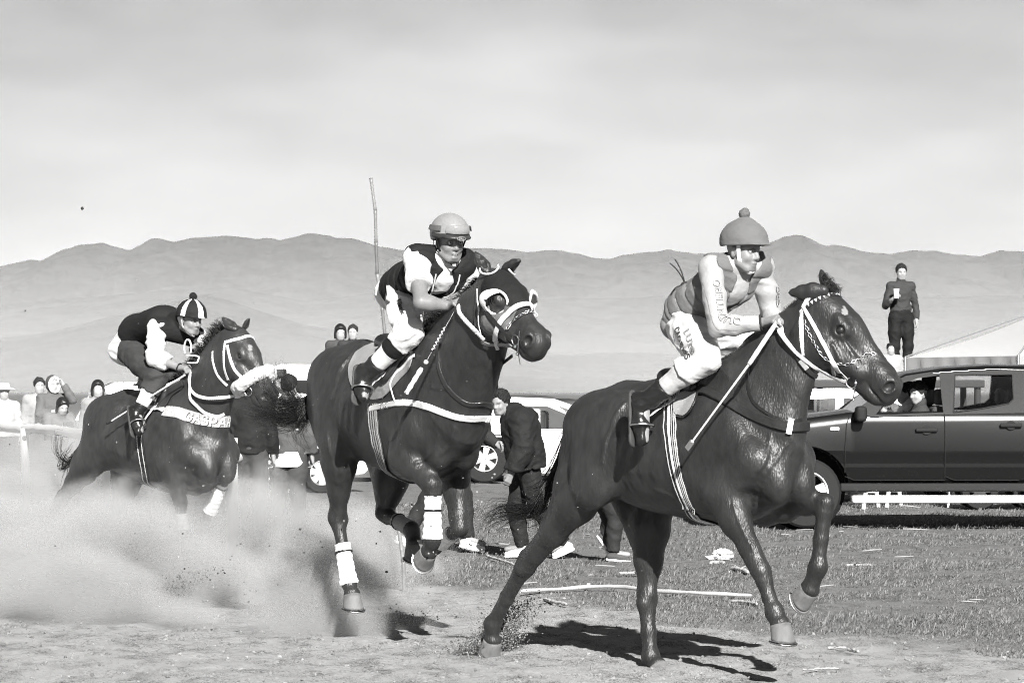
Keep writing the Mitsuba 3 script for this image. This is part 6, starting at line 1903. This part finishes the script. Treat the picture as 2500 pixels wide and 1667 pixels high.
st = [(2.30, section(.58, .86, .90, .78)), (2.36, section(.50, .95, 1.00, .84)), (2.62, section(.46, 1.10, 1.13, .89)), (3.10, section(.46, 1.20, 1.235, .905)), (3.66, section(.46, 1.275, 1.31, .90)), (3.72, section(.46, 1.275, 1.28, .90)), (4.70, section(.46, 1.285, 1.29, .90)), (5.60, section(.46, 1.30, 1.30, .90)), (5.66, section(.46, 1.30, 1.30, .89)), (7.35, section(.50, 1.30, 1.30, .89)), (7.42, section(.56, 1.28, 1.28, .86))]
part(pk, 'body', carbody(st, [(3.18, .44), (6.18, .44)], .47, .9), 'car_paint', .006, at=PK, smooth=28)
for x in (3.18, 6.18):
    part(pk, 'wheel_well', loft([[(x + .46 * math.cos(t), y, .44 + .46 * math.sin(t)) for t in np.linspace(0, 2 * np.pi, 25)[:-1]] for y in (-.62, -.4)], caps=True), 'matte', .008, at=PK)
front_w = [(3.93, 1.235), (4.17, 1.545), (4.27, 1.60), (4.42, 1.645), (4.665, 1.68), (4.68, 1.275), (4.3, 1.262)]
rear_w = [(4.79, 1.275), (4.835, 1.68), (5.46, 1.685), (5.455, 1.42), (5.40, 1.37), (5.10, 1.315)]
outer = [(3.69, 1.27), (4.13, 1.60), (4.30, 1.675), (4.70, 1.735), (5.2, 1.765), (5.75, 1.765), (5.86, 1.74), (5.92, 1.30), (5.6, 1.27), (4.7, 1.25), (3.9, 1.225)]
for y in (-1, 1):
    part(pk, 'cab_side', panel(outer, [front_w[::-1], rear_w[::-1]], .862, .42, 1.28, .035, y), 'car_paint', .006, at=PK, smooth=False)
    part(pk, 'rear_window', panel(rear_w, [], .846, .42, 1.28, .004, y), 'pane', at=PK, smooth=False)
    part(pk, 'window_trim', tubes(np.vstack([panel([p for p in rear_w] + [], [], .866, .42, 1.28, .004, y)[0][:0], np.array([(p[0], (.866 - (p[1] - 1.28) * .42) * y, p[1]) for p in rear_w + rear_w[:1]])]), .008, 5), 'matte', .02, at=PK)
rf = []
for x, z, w in ((4.10, 1.60, .70), (4.30, 1.69, .69), (4.70, 1.75, .685), (5.2, 1.78, .68), (5.75, 1.775, .68), (5.90, 1.74, .68)):
    rf.append([(x, w * t, z + .03 * (1 - t * t) - (.03 if abs(t) == 1 else 0)) for t in (-1, -.96, -.6, -.2, .2, .6, .96, 1)] + [(x, w * t, z - .04) for t in (1, .5, 0, -.5, -1)])
part(pk, 'roof', loft(rf), 'car_paint', .006, at=PK, smooth=50)
part(pk, 'windscreen', (np.array([(3.72, -.80, 1.27), (3.72, .80, 1.27), (4.12, .69, 1.60), (4.12, -.69, 1.60)]), np.array([[0, 1, 2], [0, 2, 3]])), 'pane', at=PK, smooth=False)
for x0, x1, hx in ((3.60, 4.69, 4.49), (4.69, 5.50, 5.41)):
    d = part(pk, 'door', merge(*[tubes(np.array(p), .006, 5) for p in ([(x0, -.905, .62), (x0 + .0, -.913, .86), (x0 + (.02 if x0 < 4 else 0), -.892, 1.15), (x0 + .06, -.87, 1.25)] if x0 < 4 else [(x0, -.896, .56), (x0, -.912, .86), (x0, -.895, 1.15), (x0, -.872, 1.26)], [(x0, -.897, .58), (x0 + .1, -.894, .54), (x1, -.894, .54)])]), 'matte', .008, at=PK)
    part(d, 'handle', merge(rbox((hx, -.925, 1.085 if hx < 5 else 1.135), (.24, .03, .045), .014), loft([[(hx + .055 * math.cos(t), -.916 + .004 * k, (1.085 if hx < 5 else 1.135) + .05 * math.sin(t)) for t in np.linspace(0, 2 * np.pi, 21)[:-1]] for k in (0, 1)])), 'matte', .012, at=PK, smooth=40)
part(pk, 'side_step', merge(rbox((4.73, -.98, .335), (2.14, .16, .085), .03), tubes(spline([(5.75, -.98, .335), (5.86, -.98, .36), (5.95, -.95, .42)], 8), .05, 8)), 'gloss', .68, at=PK, smooth=40, label='white tubular side step')
part(pk, 'sill', rbox((4.7, -.86, .46), (2.3, .1, .09), .02), 'matte', .015, at=PK)
mk = part(pk, 'mirror', rbox((3.76, -1.02, 1.26), (.12, .2, .17), .04), 'matte', .012, at=PK, smooth=60)
part(pk, 'side_lamp', rbox((3.49, -.905, 1.095), (.10, .02, .04), .009), 'gloss', .6, at=PK, smooth=60)
for y in (-1, 1):
    part(pk, 'headlight', rbox((2.43, y * .70, .99), (.22, .26, .16), .05), 'gloss', .6, at=PK, smooth=60)
part(pk, 'grille', rbox((2.31, 0, .80), (.06, 1.0, .26), .03), 'matte', .02, at=PK, smooth=60)
part(pk, 'bumper', rbox((2.30, 0, .52), (.22, 1.66, .20), .06), 'car_paint', .03, at=PK, smooth=60)
for x in (3.18, 6.18):
    wheel(pk, (x, -.80, .40), .38, .245, .25, PK, .55)
    wheel(pk, (x, .80, .40), .39, .205, .25, PK, .55, side=1)
for x in (4.62, 5.42):
    for y in (-.38, .38):
        part(pk, 'seat', merge(rbox((x, y, 1.02), (.16, .5, .66), .06, frame((1, 0, -.2))), rbox((x - .28, y, .74), (.56, .5, .18), .06)), 'cloth', .05, at=PK, smooth=60)
        headrest(pk, x + .09, y, 1.44, PK, .05)
part(pk, 'dashboard', rbox((3.95, 0, 1.12), (.34, 1.5, .3), .08), 'matte', .02, at=PK, smooth=60)
part(pk, 'steering_wheel', ring((4.12, .38, 1.20), (1, 0, -.35), .185, .017, n=30), 'matte', .015, at=PK)
part(pk, 'cargo_bed', merge(rbox((6.65, 0, .9), (1.4, 1.5, .1), .02)), 'matte', .02, at=PK)
# driver with an outstretched arm
PD = Place(PK((4.50, -.36, 0))[0], PK((4.50, -.36, 0))[1], 180., z=.0)
J = standing(1.70)
for n_ in J:
    J[n_] = J[n_] + np.array([0, 0, -.10])
J.update(knR=np.array([.45, .1, .80]), knL=np.array([.45, -.1, .80]), anR=np.array([.62, .1, .48]), anL=np.array([.62, -.1, .48]), toR=np.array([.78, .1, .44]), toL=np.array([.78, -.1, .44]))
hold(J, 'R', (.20, .26, 1.12), (.42, .12, 1.20))
hold(J, 'L', (.22, -.30, 1.15), (.44, -.22, 1.30))
bystander('driver in dark clothes with arms stretched to the steering wheel of the pickup', PD, J, 1.70, (-30, 10), .3, (.035, 1.8), .03, ('short', .012), res=.013)
PD2 = Place(PK((4.47, .42, 0))[0], PK((4.47, .42, 0))[1], 180., z=.0)
J2_ = {a: (p.copy() if isinstance(p, np.ndarray) else p) for a, p in J.items()}
bystander('passenger in a white shirt on the far seat of the pickup', PD2, J2_, 1.70, (0, 0), .33, (.6, 1.4), .03, ('short', .012), res=.015)


# ---- white cars and the white truck
def whitecar(label, at, L=4.2, H=1.46, col=.72, kind='car', res=1):
    """a small hatchback, nose at +x"""
    key = thing('car', label, kind)
    b = H - .55
    s = lambda z0, zs, zt, w: [(0, z0), (w * .9, z0), (w * .98, z0 + .1), (w, .55), (w * .985, zs - .12), (w * .93, zs), (w * .6, zs + (zt - zs) * .8), (0, zt)]
    w = .84
    h = L / 2
    st = [(-h, s(.42, .75, .78, w * .85)), (-h + .08, s(.30, b - .02, b, w * .95)), (-h + .5, s(.22, b, b + .01, w)), (0, s(.2, b - .01, b, w)), (h - 1.25, s(.2, b - .03, b + .01, w)), (h - .5, s(.22, b - .12, b - .06, w)), (h - .12, s(.28, b - .24, b - .18, w * .92)), (h, s(.36, .62, .66, w * .8))]
    wb = (-h + .75, h - .82)
    part(key, 'body', carbody(st, [(x, .31) for x in wb], .36, w), 'gloss', col, at=at, smooth=30)
    prof = [(-h + .12, b), (-h + .32, H - .14), (-h + .55, H - .03), (-.3, H), (.35, H - .03), (h - 1.15, b + .02), (h - 1.25, b - .02)]
    win1 = [(-h + .50, b + .06), (-h + .56, H - .17), (-h + .8, H - .12), (-.42, H - .09), (-.45, b + .05)]
    win2 = [(-.34, b + .05), (-.31, H - .09), (.28, H - .11), (.62, H - .25), (h - 1.42, b + .07)]
    for y in (-1, 1):
        part(key, 'cab_side', panel(prof, [win1[::-1], win2[::-1]], w * .93, .34, b, .03, y), 'gloss', col, at=at, smooth=False)
        for q in (win1, win2):
            part(key, 'window', panel(q, [], w * .91, .34, b, .004, y), 'pane', at=at, smooth=False)
        part(key, 'mirror', rbox((h - 1.38, y * (w + .09), b + .08), (.12, .16, .13), .04), 'gloss', col, at=at, smooth=60)
    rf = []
    for x, z in ((-h + .30, H - .15), (-h + .55, H - .02), (-.3, H + .01), (.35, H - .02), (.75, H - .16)):
        ww = w * .93 - (z - b) * .34
        rf.append([(x, ww * t, z + .04 * (1 - t * t)) for t in (-1, -.6, -.2, .2, .6, 1)] + [(x, ww * t, z - .04) for t in (1, 0, -1)])
    part(key, 'roof', loft(rf), 'gloss', col, at=at, smooth=60)
    part(key, 'windscreen', (np.array([(h - 1.2, -.7, b + .02), (h - 1.2, .7, b + .02), (.78, .6, H - .15), (.78, -.6, H - .15)]), np.array([[0, 1, 2], [0, 2, 3]])), 'pane', at=at, smooth=False)
    part(key, 'interior', merge(rbox((-.1, 0, .55), (2.6, 1.4, .5), .1), rbox((-.75, 0, .9), (.2, 1.3, .7), .08), rbox((.15, -.36, .9), (.16, .46, .7), .06), rbox((.15, .36, .9), (.16, .46, .7), .06)), 'matte', .03, at=at, smooth=60)
    for x in wb:
        wheel(key, (x, -w + .08, .30), .30, .19, .19, at, .4, spokes=7)
        wheel(key, (x, w - .08, .30), .30, .19, .19, at, .4, side=1, spokes=7)
    part(key, 'tail_lamp', rbox((-h + .16, -w * .9, b - .12), (.12, .12, .3), .04), 'gloss', .12, at=at, smooth=60)
    return key


whitecar('white hatchback parked behind the boy in the hooded sweatshirt', At(.37, 57.5, -4, z=-.08), 4.4, 1.44)
whitecar('white car behind the throat of the leading horse beside the pickup', At(4.75, 46., 4), 4.2, 1.50)
whitecar('white car behind the muzzle of the last horse near the fence post', At(-4.35, 50., 20), 4.3, 1.62)
# white truck with an open bed
tk = thing('truck', 'white open bed truck standing behind the second horse', 'truck')
TK = At(-3.1, 56., 3)
part(tk, 'cab', carbody([(-1.35, [(0, .6), (.8, .6), (.88, .8), (.88, 1.1), (.8, 1.3), (0, 1.32)]), (-1.2, [(0, .5), (.86, .5), (.92, .8), (.92, 1.15), (.84, 1.75), (0, 1.80)]), (-.75, [(0, .5), (.86, .5), (.92, .8), (.92, 1.15), (.82, 1.93), (0, 1.97)]), (.25, [(0, .5), (.86, .5), (.92, .8), (.92, 1.15), (.82, 1.93), (0, 1.97)])], [(-.75, .42)], .42, .92), 'gloss', .72, at=TK, smooth=30)
for y in (-1, 1):
    part(tk, 'side_window', rbox((-.45, y * .875, 1.48), (.85, .06, .42), .02), 'gloss', .02, at=TK, smooth=60)
for n_, bx in (('bed_floor', ((1.9, 0, .80), (3.2, 1.8, .10))), ('bed_side', ((1.9, -.92, 1.0), (3.2, .05, .42))), ('bed_side', ((1.9, .92, 1.0), (3.2, .05, .42))), ('tailgate', ((3.5, 0, 1.0), (.05, 1.8, .42))), ('chassis', ((1.2, 0, .62), (4.2, .8, .16)))):
    part(tk, n_, rbox(*bx, .015), 'gloss', .66 if n_ != 'chassis' else .03, at=TK, smooth=60)
for x in (-.75, 2.6):
    wheel(tk, (x, -.80, .40), .40, .22, .25, TK, .5)
    wheel(tk, (x, .80, .40), .40, .22, .25, TK, .5, side=1)
# trailer the man stands on
tr = thing('trailer', 'flatbed trailer under the man with the cup', 'trailer')
TR = At(5.9, 52., 0)
part(tr, 'deck', rbox((0, 0, 1.62), (2.6, 1.8, .12), .02), 'matte', .05, at=TR)
for x in (-1.2, 1.2):
    for y in (-.8, .8):
        part(tr, 'leg', tubes(np.array([(x, y, 0), (x, y, .8), (x, y, 1.58)]), .05, 8), 'matte', .04, at=TR)
for x in (-.6, .6):
    wheel(tr, (x, -.75, .36), .36, .2, .22, TR, .3)

# ---- the white tent roof at the right
tn = thing('tent', 'white pyramid tent roof with a hanging valance behind the pickup', 'tent')
A_, B_, C_, D_, E_ = np.array([5.46, 46.6, 1.97]), np.array([6.64, 44.0, 1.97]), np.array([9.3, 45.4, 1.97]), np.array([8.1, 48., 1.97]), np.array([7.40, 46., 2.66])


def sail(a, b, c, n=22, sag=.10):
    g = []
    for i in range(n + 1):
        for j in range(n + 1 - i):
            u, w = i / n, j / n
            p = a * (1 - u - w) + b * u + c * w
            g.append(p - np.array([0, 0, sag * 9 * u * w * (1 - u - w) + sag * 2.2 * w * (1 - w) + .02 * math.sin(9 * u + 4 * w) * w * (1 - w)]))
    idx, k = {}, 0
    for i in range(n + 1):
        for j in range(n + 1 - i):
            idx[i, j] = k
            k += 1
    f = [[idx[i, j], idx[i + 1, j], idx[i, j + 1]] for i in range(n) for j in range(n - i)] + [[idx[i + 1, j], idx[i + 1, j + 1], idx[i, j + 1]] for i in range(n) for j in range(n - i - 1)]
    return np.array(g), np.array(f)


scene['canvas'] = {'type': 'principledthin', 'base_color': VC, 'roughness': .7, 'diff_trans': .7}
for a, b in ((A_, B_), (B_, C_), (C_, D_), (D_, A_)):
    part(tn, 'roof_panel', sail(a, b, E_), 'canvas', .5)
    t = np.linspace(0, 1, 30)[:, None]
    top = a + (b - a) * t
    wv = unit(np.cross(b - a, [0, 0, 1])) * (.02 * np.sin(t * 40))
    part(tn, 'valance', (np.vstack([top, top + wv - [0, 0, .20]]), np.vstack([np.stack([np.arange(29), np.arange(29) + 1, np.arange(29) + 31], 1), np.stack([np.arange(29), np.arange(29) + 31, np.arange(29) + 30], 1)])), 'canvas', .4)
for p in (A_, B_, C_, D_):
    part(tn, 'pole', tubes(np.array([[p[0], p[1], 0], [p[0], p[1], 1.], [p[0], p[1], 1.98]]), .022, 8), 'steel')
    part(tn, 'hip_rod', tubes(np.stack([p + (E_ - p) * t for t in np.linspace(0, 1, 10)]) + np.array([0, 0, .01]), .012, 6), 'matte', .2)
# trestle tables and a cart beyond the pickup
for i, (x, y, w_) in enumerate(((4.15, 43., .9), (5.35, 43.5, .8))):
    k = thing('trestle_table', ('white trestle table seen under the front of the pickup', 'white trestle table seen under the rear door of the pickup')[i], 'table')
    part(k, 'top', rbox((x, y, .76), (w_ + .5, .8, .05), .01), 'matte', .6)
    for s in (-1, 1):
        for q in (-1, 1):
            part(k, 'leg', tubes(np.array([(x + s * w_ / 2 + q * .13, y + q * .3, 0), (x + s * w_ / 2 + q * .06, y + q * .14, .4), (x + s * w_ / 2, y, .74)]), .028, 6), 'matte', .6)
        part(k, 'brace', tubes(np.array([(x + s * w_ / 2 - .10, y, .22), (x + s * w_ / 2, y, .22), (x + s * w_ / 2 + .10, y, .22)]), .02, 6), 'matte', .6)
ct = thing('handcart', 'small dark cart on wheels beyond the rear of the pickup', 'cart')
part(ct, 'box', rbox((6.3, 43., .5), (1.1, .7, .4), .03), 'matte', .03)
for x in (5.95, 6.6):
    for y in (-.3, .3):
        wheel(ct, (x, 43. + y, .24), .24, .15, .10, HERE, .06, spokes=5)

# ---------------------------------------------------------------- rail, bamboo, litter
rl = thing('rail_fence', 'pale wooden rail on posts between the track and the spectators', 'fence')
fp = [np.array([-7.6, 46.]), np.array([-6.0, 41.5]), np.array([-4.38, 36.4]), np.array([-2.55, 30.7])]
g = np.random.default_rng(8)
for i in range(3):
    a, b = fp[i], fp[i + 1]
    t = np.linspace(-.02, 1.02, 30)
    P = np.c_[a + (b - a) * t[:, None], 1.02 + .03 * np.sin(t * 3 + i) - (.10 if i == 2 else 0) * t]
    part(rl, 'rail', tubes(P + g.normal(0, .004, P.shape), .055 + .008 * meshkit.noise(P * 3, 2), 12), 'matte', .42)
for p, h, r in zip(fp, (1.05, 1.05, 1.05, 1.08), (.055, .055, .055, .062)):
    z = np.linspace(-.1, h, 14)
    k = part(rl, 'post', tubes(np.c_[np.full(14, p[0]) + .01 * np.sin(z * 5), np.full(14, p[1]) - .13, z], r, 10), 'matte', .5)
    part(k, 'bolt', ballm((p[0], p[1] - .19, h - .12), .03, 2), 'matte', .06)
bp = thing('bamboo_pole', 'tall jointed bamboo pole planted behind the second horse', 'pole')
p0, p1 = np.array((-0.805, 25.097, 0.000)), np.array((-1.055, 25.100, 3.095))
n = 13
for i in range(n):
    a, b = p0 + (p1 - p0) * i / n, p0 + (p1 - p0) * (i + 1) / n
    r = .0155 - .004 * i / n
    bow = np.array([.012 * math.sin(i * 1.7), 0, 0])
    bow2 = np.array([.012 * math.sin((i + 1) * 1.7), 0, 0])
    if i == 0:
        bow = bow * 0
    t = np.linspace(0, 1, 9)
    part(bp, 'segment', tubes(a + bow + (b + bow2 - a - bow) * t[:, None], r * np.array([1.16, 1.02, .98, .97, .97, .97, .98, 1.02, 1.14]), 10), 'satin', .15 + .05 * math.sin(i * 2.3))
    part(bp, 'joint', ring(b + bow2, p1 - p0, r * .98, .0035, n=14), 'matte', .10)


def cane(key, pts, r, col, seed):
    P = spline(pts, 24)
    g = np.random.default_rng(seed)
    P = P + g.normal(0, .002, P.shape)
    part(key, 'stalk', tubes(P, r * (1 + .2 * np.sin(np.arange(24) * 1.3)), 7), 'matte', col)
    for i in (7, 15):
        d = unit(P[i + 2] - P[i - 2] + g.normal(0, .35, 3))
        d[2] = abs(d[2]) * .3
        L = r * 14
        s = np.cross(d, [0, 0, 1]) * r * 1.1
        part(key, 'husk', (np.array([P[i] - s, P[i] + s, P[i] + d * L * .5 - s * .8 + [0, 0, r], P[i] + d * L * .5 + s * .8 + [0, 0, r], P[i] + d * L]), np.array([[0, 1, 3], [0, 3, 2], [2, 3, 4]])), 'matte', col * 1.05, smooth=False)


cane(thing('cane', 'long pale dry cane lying on the grass behind the leading horse', 'cane'), [np.array((0.066, 24.747, 0.030)), np.array((0.305, 25.003, 0.030)), np.array((0.708, 25.252, 0.040)), np.array((1.095, 24.797, 0.030)), np.array((1.407, 24.545, 0.030)), np.array((1.746, 24.463, 0.020))], .014, .36, 1)
for i, (lab, q, r) in enumerate((('thin pale stick slanting on the grass behind the tail of the leading horse', [np.array((-0.226, 30.328, 0.020)), np.array((-0.108, 29.589, 0.020)), np.array((0.021, 28.749, 0.020))], .011),
                                 ('short pale stick on the grass just below the long cane', [np.array((1.550, 23.792, 0.020)), np.array((1.633, 23.700, 0.020)), np.array((1.709, 23.425, 0.020))], .010),
                                 ('flat pale stick near the crumpled paper', [np.array((1.852, 28.214, 0.020)), np.array((1.896, 27.954, 0.020)), np.array((1.933, 27.511, 0.020))], .018),
                                 ('pale strip on the grass under the crumpled paper', [np.array((1.721, 29.023, 0.020)), np.array((1.786, 29.163, 0.020)), np.array((1.839, 29.093, 0.020))], .016),
                                 ('pale stick on the grass at the far right below the pickup', [np.array((2.848, 28.613, 0.020)), np.array((2.957, 28.681, 0.020)), np.array((3.065, 28.613, 0.020))], .014),
                                 ('pale split stick on the dirt edge below the raised hoof', [np.array((1.832, 19.388, 0.020)), np.array((1.886, 19.450, 0.020)), np.array((1.935, 19.450, 0.020))], .008),
                                 ('second split stick on the dirt edge beside the first', [np.array((1.933, 19.326, 0.020)), np.array((1.952, 19.235, 0.020)), np.array((1.977, 19.144, 0.020))], .008),
                                 ('thin straw lying on the dirt near the lower right corner', [np.array((1.550, 17.903, 0.020)), np.array((1.645, 17.982, 0.020)), np.array((1.752, 18.009, 0.020))], .005),
                                 ('pale stick between the hind legs of the leading horse', [np.array((0.879, 27.387, 0.020)), np.array((0.971, 27.449, 0.020)), np.array((1.060, 27.511, 0.020))], .012),
                                 ('pale husk lying on the grass left of the leading hind leg', [np.array((0.234, 23.980, 0.020)), np.array((0.317, 23.607, 0.020)), np.array((0.380, 23.425, 0.020))], .012))):
    cane(thing('stick', lab, 'stick'), q, r, .30, 20 + i)
pp = thing('paper', 'crumpled white paper lying on the grass behind the leading horse', 'paper')
m = trimesh.creation.icosphere(3, 1.)
c = np.array((1.876, 29.863, 0.050))
v = m.vertices * [.075, .06, .045]
v = v * (1 + .9 * (1 - np.abs(2 * meshkit.noise(m.vertices * 2.3, 5) - 1))[:, None] - .5)
part(pp, 'sheet', (v + c, m.faces), 'matte', .5, smooth=False)
part(pp, 'torn_corner', (np.array([c + (-.16, 0, -.01), c + (-.05, .02, .0), c + (-.04, -.03, -.03), c + (-.12, -.03, -.04)]), np.array([[0, 1, 2], [0, 2, 3]])), 'matte', .6, smooth=False)
# straw scraps
g = np.random.default_rng(9)
n = 70
gy = 19 + 24 * g.random(n) ** 1.3
gx = g.uniform(-.16, .17, n) * gy
keep = edge_dist(gx, gy) > -.3
gx, gy = gx[keep], gy[keep]
n = len(gx)
az = g.normal(0, .5, n)
L = g.uniform(.02, .10, n) * (gy / 26)
c = np.stack([gx, gy, ground_z(gx, gy) + .028], 1)
d = np.stack([np.cos(az), np.sin(az), g.normal(0, .06, n)], 1) * L[:, None]
part('', 'straw', tubes(np.stack([c - d, c, c + d], 1), np.broadcast_to([[.003, .005, .003]], (n, 3)) * (gy / 22)[:, None], 4), 'matte', .28, kind='stuff', label='scraps of pale straw scattered over the grass')


# ---------------------------------------------------------------- dirt in the air
def grit(n, c, spread, dirs, r0, r1, seed, power=1.):
    g = np.random.default_rng(seed)
    t = g.random(n) ** power
    p = np.asarray(c) + t[:, None] * np.asarray(dirs)[g.integers(0, len(dirs), n)] + g.normal(0, 1, (n, 3)) * spread * (.25 + t[:, None])
    p[:, 2] = np.abs(p[:, 2]) + .004
    r = r0 + (r1 - r0) * g.random(n) ** 4
    ico = trimesh.creation.icosphere(0, 1.)
    v = ico.vertices[None] * r[:, None, None] * g.uniform(.6, 1.4, (n, 1, 3)) + p[:, None]
    f = (ico.faces[None] + (np.arange(n) * 12)[:, None, None]).reshape(-1, 3)
    return v.reshape(-1, 3), f, np.repeat(.03 + .30 * g.random(n) ** 1.6, 12)


for i, (c_, d_) in enumerate(((np.array((-2.457, 23.560, 0.000)), [(0, 0, .16), (.16, 0, .22), (-.2, .1, .12), (.3, .1, .26)]), (np.array((-1.484, 22.121, 0.000)), [(0, 0, .07), (.12, 0, .10), (-.14, 0, .08)]), (np.array((-0.699, 21.616, 0.000)), [(0, 0, .05), (-.1, 0, .08), (.08, 0, .03)]))):
    v, f, c = grit((3200, 3200, 900)[i], c_, (.09, .14, .02), d_, .0016, .007, 30 + i)
    part('', 'dirt_spray', (v, f), 'matte', c * .5, smooth=False, kind='stuff', label=('dark dirt thrown up in the dust below the last horse', 'dark dirt thrown up in the dust left of the second horse', 'dirt thrown up under the second horse')[i])
h0 = np.array((-0.142, 19.402, 0.000))
v, f, c = grit(15000, h0 + (-.02, -.10, .0), (.045, .06, .030), [(-.16, -.1, .02), (-.04, -.1, .08), (.06, 0, .20), (.16, .0, .27), (.24, .0, .22), (.28, 0, .30), (.18, 0, .10)], .0016, .0055, 3)
part('', 'dirt_spray', (v, f), 'matte', c, smooth=False, kind='stuff', label='spray of dirt kicked up by the hind hoof of the leading horse')
v, f, c = grit(420, (-1.6, 21.5, .1), (.8, 1.2, .35), [(0, 0, .3), (-.6, 1, .5), (-1.2, 2.4, .8), (.6, -.6, .6), (-1.8, 4, 1.2)], .0014, .009, 4)
part('', 'flying_grit', (v, f), 'matte', c, smooth=False, kind='stuff', label='grit and clods flying behind the second horse')
v, f, c = grit(700, (-.2, 19.6, .5), (.7, .8, .45), [(0, 0, .2), (.4, -.4, .5), (-.6, .4, .7), (-1.6, 3, 1.1)], .0014, .007, 5)
part('', 'flying_grit', (v, f), 'matte', c, smooth=False, kind='stuff', label='grit flying round the legs of the leading horses')
for i, (q, r) in enumerate(((np.array((-2.692, 21.000, 2.647)), .010), (np.array((-3.047, 21.000, 2.008)), .006), (np.array((-2.450, 22.000, 1.946)), .005))):
    m = trimesh.creation.icosphere(2, 1.)
    part(thing('clod', ('round clod of earth hanging in the sky at left', 'small clod of earth in front of the left hills', 'tiny clod of earth above the last rider cap')[i], 'clod'), 'lump', (q + m.vertices * r * (1 + .4 * (meshkit.noise(m.vertices * 2, i) - .5))[:, None], m.faces), 'matte', .03)

# ---------------------------------------------------------------- air
scene['haze_air'] = {'type': 'homogeneous', 'albedo': .96, 'sigma_t': 1.7e-5}
scene['haze'] = {'type': 'cube', 'to_world': T().translate([0, 4000, 224]).scale([9500, 5500, 226]), 'bsdf': {'type': 'null'}, 'interior': {'type': 'ref', 'id': 'haze_air'}}
labels['haze'] = {'kind': 'stuff', 'label': 'thin pale haze over the whole plain'}


def air(name, key, label, lo, hi, grid, scale, albedo, cat=None):
    lo, hi = np.asarray(lo, float), np.asarray(hi, float)
    scene[key] = {'type': 'heterogeneous', 'albedo': albedo, 'scale': scale, 'sigma_t': {'type': 'gridvolume', 'grid': mi.VolumeGrid(np.ascontiguousarray(grid, np.float32)), 'filter_type': 'trilinear', 'to_world': T().translate(lo.tolist()).scale((hi - lo).tolist())}}
    scene[name] = {'type': 'cube', 'to_world': T().translate(((lo + hi) / 2).tolist()).scale(((hi - lo) / 2 * .999).tolist()), 'bsdf': {'type': 'null'}, 'interior': {'type': 'ref', 'id': key}, 'exterior': {'type': 'ref', 'id': 'haze_air'}}
    labels[name] = {'kind': 'stuff', 'label': label}


# mist lying on the valley floor before the hills
zz = np.linspace(0, 1, 24)[:, None, None]
yy = np.linspace(0, 1, 24)[None, :, None]
air('valley_mist', 'mist_air', 'pale mist lying over the valley before the hills', (-3000, 110, .5), (3000, 6800, 380), np.exp(-zz * 5.2) * (1 - zz) * np.clip(yy * 9, 0, 1) * np.clip((1 - yy) * 6, 0, 1) + 0 * np.zeros((1, 1, 8)), 4.6e-4, .96)

# dust thrown up behind the horses
nx, ny, nz = 128, 150, 52
lo, hi = np.array([-6.0, 18.8, -.05]), np.array([.5, 32.5, 2.0])
zc, yc, xc = np.meshgrid(*[lo[k] + (np.arange(n) + .5) / n * (hi - lo)[k] for k, n in ((2, nz), (1, ny), (0, nx))], indexing='ij')
P = np.stack([xc, yc, zc], -1)
back = np.array([-.5, .866])
bil = meshkit.fbm(P * [1.25, 1.0, 1.35] + 1.1 * np.stack([meshkit.noise(P * 1.4, 60 + k) for k in range(3)], -1), 5, 77)


def plume(x0, y0, h0, grow, side, dens):
    """dust trailing from a hoof at (x0, y0): 1 in its core, falling below 0 outside"""
    dx, dy = xc - x0, yc - y0
    t = dx * back[0] + dy * back[1]
    c = dx * back[1] - dy * back[0]
    h = h0 + grow * np.clip(t, 0, 9)
    wd = side + .10 * np.clip(t, 0, 9)
    return dens * np.clip(1 - (np.clip(zc, 0, 9) / h) ** 2 - (c / wd) ** 2, -2, 1) - 2 * (1 - np.clip(t * 1.4, 0, 1))


core = np.maximum(np.maximum(plume(-.75, 20.3, .30, .10, .55, 1.), plume(-1.5, 21.8, .50, .08, 1.1, 1.)), plume(-1.8, 24.2, .74, .05, 1.9, 1.))
den = np.clip(core * .9 + (bil - .53) * 7.5, 0, 1.8) * np.clip((core + .9) * 3, 0, 1) * np.clip(1.25 - zc * .38, .25, 1.2)
edge = np.clip((xc - lo[0]) * 2, 0, 1) * np.clip((hi[0] - xc) * 2, 0, 1) * np.clip((yc - lo[1]) * 2, 0, 1) * np.clip((hi[1] - yc) * 1, 0, 1) * np.clip((hi[2] - zc) * 2, 0, 1)
air('dust', 'dust_air', 'cloud of pale dust thrown up behind the second and last horses', lo, hi, den * edge, 2.2, .64)
